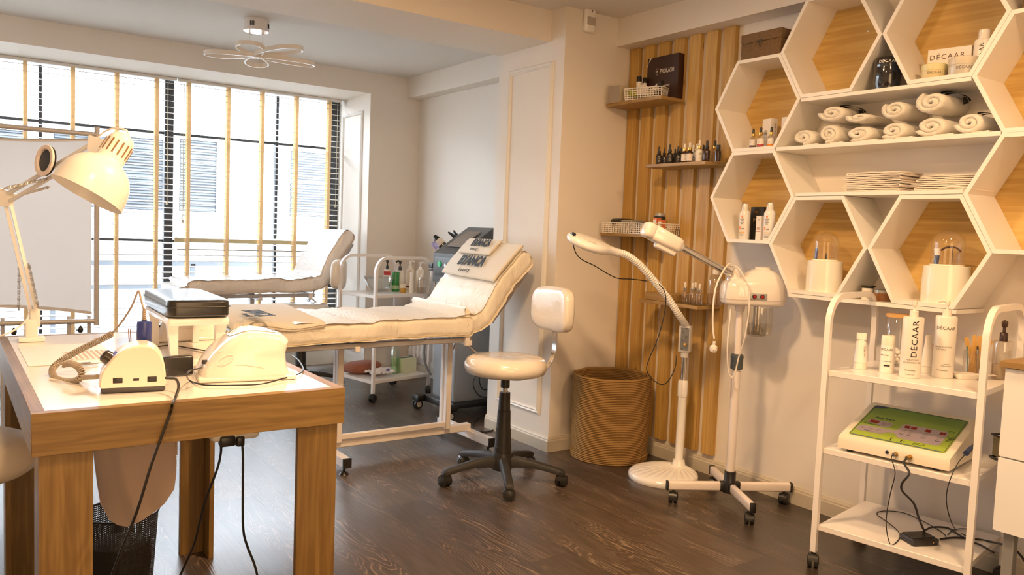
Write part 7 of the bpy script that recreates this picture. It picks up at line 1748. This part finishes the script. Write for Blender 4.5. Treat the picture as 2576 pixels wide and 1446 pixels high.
mb = MB().tube([(3.094, 1.555, 0.200), (3.227, 1.587, 0.184), (3.279, 1.550, 0.183), (3.241, 1.490, 0.183), (3.214, 1.435, 0.183), (3.204, 1.387, 0.183), (3.169, 1.329, 0.183)], 0.0036, 8, 4)
mb.v = mb.v; solo('foot_switch_cable', mb, BC, 'thick black cable arching behind the black switch box', 'cable')
mb = MB().tube([(3.118, 1.499, 0.186), (3.193, 1.484, 0.183), (3.251, 1.437, 0.183), (3.274, 1.390, 0.184), (3.060, 1.246, 0.261), (3.042, 1.197, 0.256), (3.018, 1.149, 0.222)], 0.0040, 8, 4)
solo('foot_switch_cable', mb, BC, 'thick black cable leaving the switch box to the right behind the trolley post', 'cable')
bxs = thing('foot_switch', 'flat black switch box lying on the bottom trolley shelf', 'switch box', (3.030, 1.535, 0.1783), rad(-25))
link('case', MB().box((0, 0, 0.014), (0.108, 0.082, 0.024), 0.003, 2), BLK, bxs); link('lid', MB().box((0.0, 0.004, 0.0275), (0.095, 0.062, 0.004), 0.001, 1), BLK, bxs); link('brass_dot', MB().cyl((0.028, -0.0425, 0.014), (0.028, -0.0405, 0.014), 0.003), BRASS, bxs)
q0 = G_(W_ + 0.004, 0.17, 0.078)
t = thing('electrode_pen', 'dark blue electrode plug leaning at the right side of the console', 'electrode', q0)
link('shaft', MB().cyl((3.044, 1.383, 0.578), (3.140, 1.402, 0.591), 0.0055, 0.004, 12), mat('pen_black', (0.015, 0.015, 0.03), 0.3), t, world=True); link('head', MB().cyl((2.999, 1.376, 0.567), (3.045, 1.382, 0.579), 0.010, 0.008, 16), NAVY, t, world=True)
mb = MB().tube([(2.999, 1.376, 0.567), (2.945, 1.376, 0.539), (2.914, 1.381, 0.491), (2.922, 1.395, 0.435), (2.962, 1.411, 0.373), (3.014, 1.417, 0.303), (3.293, 1.526, 0.182), (3.266, 1.482, 0.181), (3.272, 1.455, 0.181), (3.319, 1.475, 0.181), (3.343, 1.511, 0.181), (3.289, 1.531, 0.181), (3.206, 1.515, 0.181)], 0.0017, 8, 4)
solo('electrode_cable', mb, BC, 'thin black cable hanging from the plug at the right of the console', 'cable')
P_ = (3.326, 1.454, 0.493); t = thing('wire_frame_box', 'small dark framed box behind the console at the right end of the trolley shelf', 'box', (3.345, 1.405, 0.4915), RZ)
mb = MB()
for z in (0.006, 0.094): mb.tube([(x, y, z) for x, y in rrect(0.06, 0.05, 0.006, 3)], 0.004, 6, 0, closed=True)
link('frame', mb, BLK, t); link('content', MB().box((0, 0, 0.05), (0.05, 0.04, 0.075), 0.003, 1), mat('box_olive', (0.30, 0.25, 0.13), 0.6), t)

# ================================================================== CABINET AT THE RIGHT EDGE
cab = thing('cabinet', 'white cabinet with an oak top at the right edge of the picture', 'cabinet', (3.20, 0.70, 0.0))
yc1 = 1.258
link('worktop', MB().box(((2.925 + 3.446) / 2, (yc1 + 0.1) / 2, 0.9165), (3.446 - 2.925, yc1 - 0.1, 0.021), 0.001, 1), OSH, cab, world=True)
link('carcass', MB().box(((2.960 + 3.446) / 2, (yc1 - 0.012 + 0.11) / 2, 0.622), (3.446 - 2.960, yc1 - 0.012 - 0.11, 0.565), 0.001, 1), MWHITE, cab, world=True)
for k, (za, zb2) in enumerate(((0.600, 0.903), (0.342, 0.595))): link('drawer_front', MB().box((2.950, (yc1 - 0.014 + 0.11) / 2, (za + zb2) / 2), (0.018, yc1 - 0.014 - 0.11, zb2 - za), 0.001, 1), MWHITE, cab, world=True)
for y in (yc1 - 0.05, 0.2):
    for x in (3.0, 3.38): link('leg', MB().box((x, y, 0.17), (0.035, 0.035, 0.34), 0.003, 1), GREY, cab, world=True)

# ================================================================== ON THE FAR TROLLEY
zt = 0.7906
def onT(P, dx=0, dy=0): return (P[0] + dx, P[1] + dy, zt)
t = pump_bottle('green gel bottle with clear cap on the far trolley', onT((2.901, 5.687, 0.790)), 0.030, 0.155, mat('green_gel', (0.015, 0.22, 0.045), 0.15, coat=0.5), RZ, CLEAR, 10, 'bottles on the far trolley')
link('label_patch', MB().lathe([(0.0305, 0.02), (0.0305, 0.05)], 28, cap=False), mat('green_label', (0.35, 0.5, 0.3), 0.5), t)
t = pump_bottle('white bottle with black pump right of the green gel bottle', (2.955, 5.72, zt), 0.032, 0.165, BOTW, RZ, BLK, 200, 'bottles on the far trolley', s=1.25)
t = pump_bottle('pink-white bottle with black pump behind the green gel bottle', (2.90, 5.835, zt), 0.026, 0.165, BOTW, RZ, BLK, 170, 'bottles on the far trolley', s=1.25)
link('red_patch', MB().lathe([(0.0265, 0.12), (0.0265, 0.15)], 24, cap=False), mat('red_print', (0.5, 0.03, 0.03), 0.5), t)
t = thing('serum_bottle', 'short amber gold bottle in front of the white pump bottle on the far trolley', 'bottle', (2.915, 5.585, zt), 0, 'bottles on the far trolley'); link('glass', MB().lathe([(0, 0), (0.023, 0), (0.024, 0.004), (0.024, 0.036)], 24), mat('gold_liquid', (0.50, 0.27, 0.02), 0.2, coat=0.4), t); link('cap', MB().lathe([(0.024, 0.036), (0.024, 0.068), (0, 0.069)], 24), mat('ivory_cap', (0.75, 0.66, 0.50), 0.3), t)
for P_, h, r, lb in (((2.965, 5.54, 0), 0.16, 0.020, 'slim white squeeze tube standing beside the amber bottle on the far trolley'),):
    t = thing('squeeze_tube', lb, 'tube', onT(P_), RZ); link('body', MB().loft([[(r * sx * cos(q), r * sy * sin(q), z) for q in [2 * pi * k / 20 for k in range(20)]] for z, sx, sy in ((0.02, 1, 1), (h * 0.5, 0.8, 0.7), (h, 0.7, 0.08))]), BOTW, t); link('cap', MB().lathe([(0, 0), (r, 0), (r, 0.02)], 20), BOTW, t)
for P_, h, lb in (((3.035, 5.70, 0), 0.175, 'tall cream bottle with a plum band on the far trolley'), ((3.07, 5.60, 0), 0.170, 'tall cream bottle at the right back of the far trolley')):
    t = pump_bottle(lb, onT(P_), 0.031, h, mat('bottle_cream', (0.78, 0.68, 0.54), 0.35), RZ, BOTW, 30, 'bottles on the far trolley', s=1.1)
    if 'plum' in lb: link('plum_band', MB().lathe([(0.0318, 0.03), (0.0318, 0.042)], 28, cap=False), mat('plum_print', (0.18, 0.03, 0.05), 0.5), t)
t = pump_bottle('clear domed pump bottle at the right front of the far trolley', (3.035, 5.50, zt), 0.034, 0.125, clear('clear_pet', (0.96, 0.93, 0.88), 0.3), RZ, BOTW, 190, 'bottles on the far trolley', dome=True, liquid=clear('milky_liquid', (0.8, 0.7, 0.6), 0.4))
t = thing('glass_bowl', 'clear glass bowl at the left of the far trolley shelf', 'bowl', (2.775, 5.72, zt)); link('bowl', MB().lathe([(0.0, 0.002), (0.045, 0.002), (0.085, 0.03), (0.115, 0.085), (0.122, 0.115), (0.118, 0.115), (0.110, 0.085), (0.080, 0.034), (0.04, 0.008), (0, 0.008)], 40, cap=False), clear('bowl_glass', (0.95, 0.97, 0.96), 0.5, 0.02), t)
ORC = mat('orange_clip', (0.6, 0.12, 0.03), 0.4); solo('orange_clip', MB().box((0, 0, 0.008), (0.016, 0.012, 0.016), 0.003, 2), ORC, 'tiny orange clip inside the clear glass bowl', 'clip', loc=(2.745, 5.735, zt + 0.0105))
zl = 0.1556
solo('cushion', MB().blob((0, 0, 0.045), (0.30, 0.20, 0.088), 0.62, 32, 16, 0.04, 2), mat('terracotta_cloth', (0.28, 0.095, 0.055), 0.8, bump=(200, 0.3, 0.001)), 'terracotta cushion on the bottom shelf of the far trolley', 'cushion', loc=(2.665, 5.74, zl), rz=0.3)
mb = MB().sheet(lambda u, v: (-0.10 + 0.2 * u + 0.02 * noise.noise(Vector((u * 4, v * 4, 1))), -0.07 + 0.14 * v, 0.02 + 0.035 * abs(noise.noise(Vector((u * 5, v * 5, 4)))) + 0.02 * sin(pi * u) * sin(pi * v)), 18, 14, 0.004)
w_ = solo('wipes_pack', mb, mat('wipes_white', (0.78, 0.74, 0.72), 0.5), 'crumpled white pack with purple marks in front of the terracotta cushion', 'pack', loc=(2.735, 5.57, zl + 0.004), rz=0.2)
link('purple_mark', MB().blob((0.03, -0.055, 0.045), (0.035, 0.01, 0.02), 0.8, 10, 8), mat('purple_print', (0.12, 0.08, 0.35), 0.5), w_)
t = thing('clear_bottle', 'tall clear bottle of pale liquid on the bottom shelf of the far trolley', 'bottle', (2.885, 5.62, zl)); link('glass', MB().lathe([(0, 0.001), (0.035, 0.001), (0.037, 0.006), (0.037, 0.15), (0.030, 0.185), (0.012, 0.20), (0.012, 0.215)], 32, cap=False), clear('bottle_pale_green', (0.86, 0.94, 0.86), 0.3), t); link('liquid', MB().lathe([(0, 0.004), (0.034, 0.005), (0.034, 0.12), (0, 0.12)], 28, cap=False), clear('pale_green_liquid', (0.80, 0.90, 0.66), 0.2), t)
t = carton('tissue_carton', 'pale green and white carton on the bottom shelf of the far trolley', (2.985, 5.63, zl), (0.13, 0.10, 0.115), mat('pale_green_card', (0.62, 0.66, 0.48), 0.6), rad(12)); link('flap', MB().box((0.0, 0.0, 0.1172), (0.125, 0.04, 0.003)), mat('dark_green_card', (0.10, 0.13, 0.08), 0.6), t)
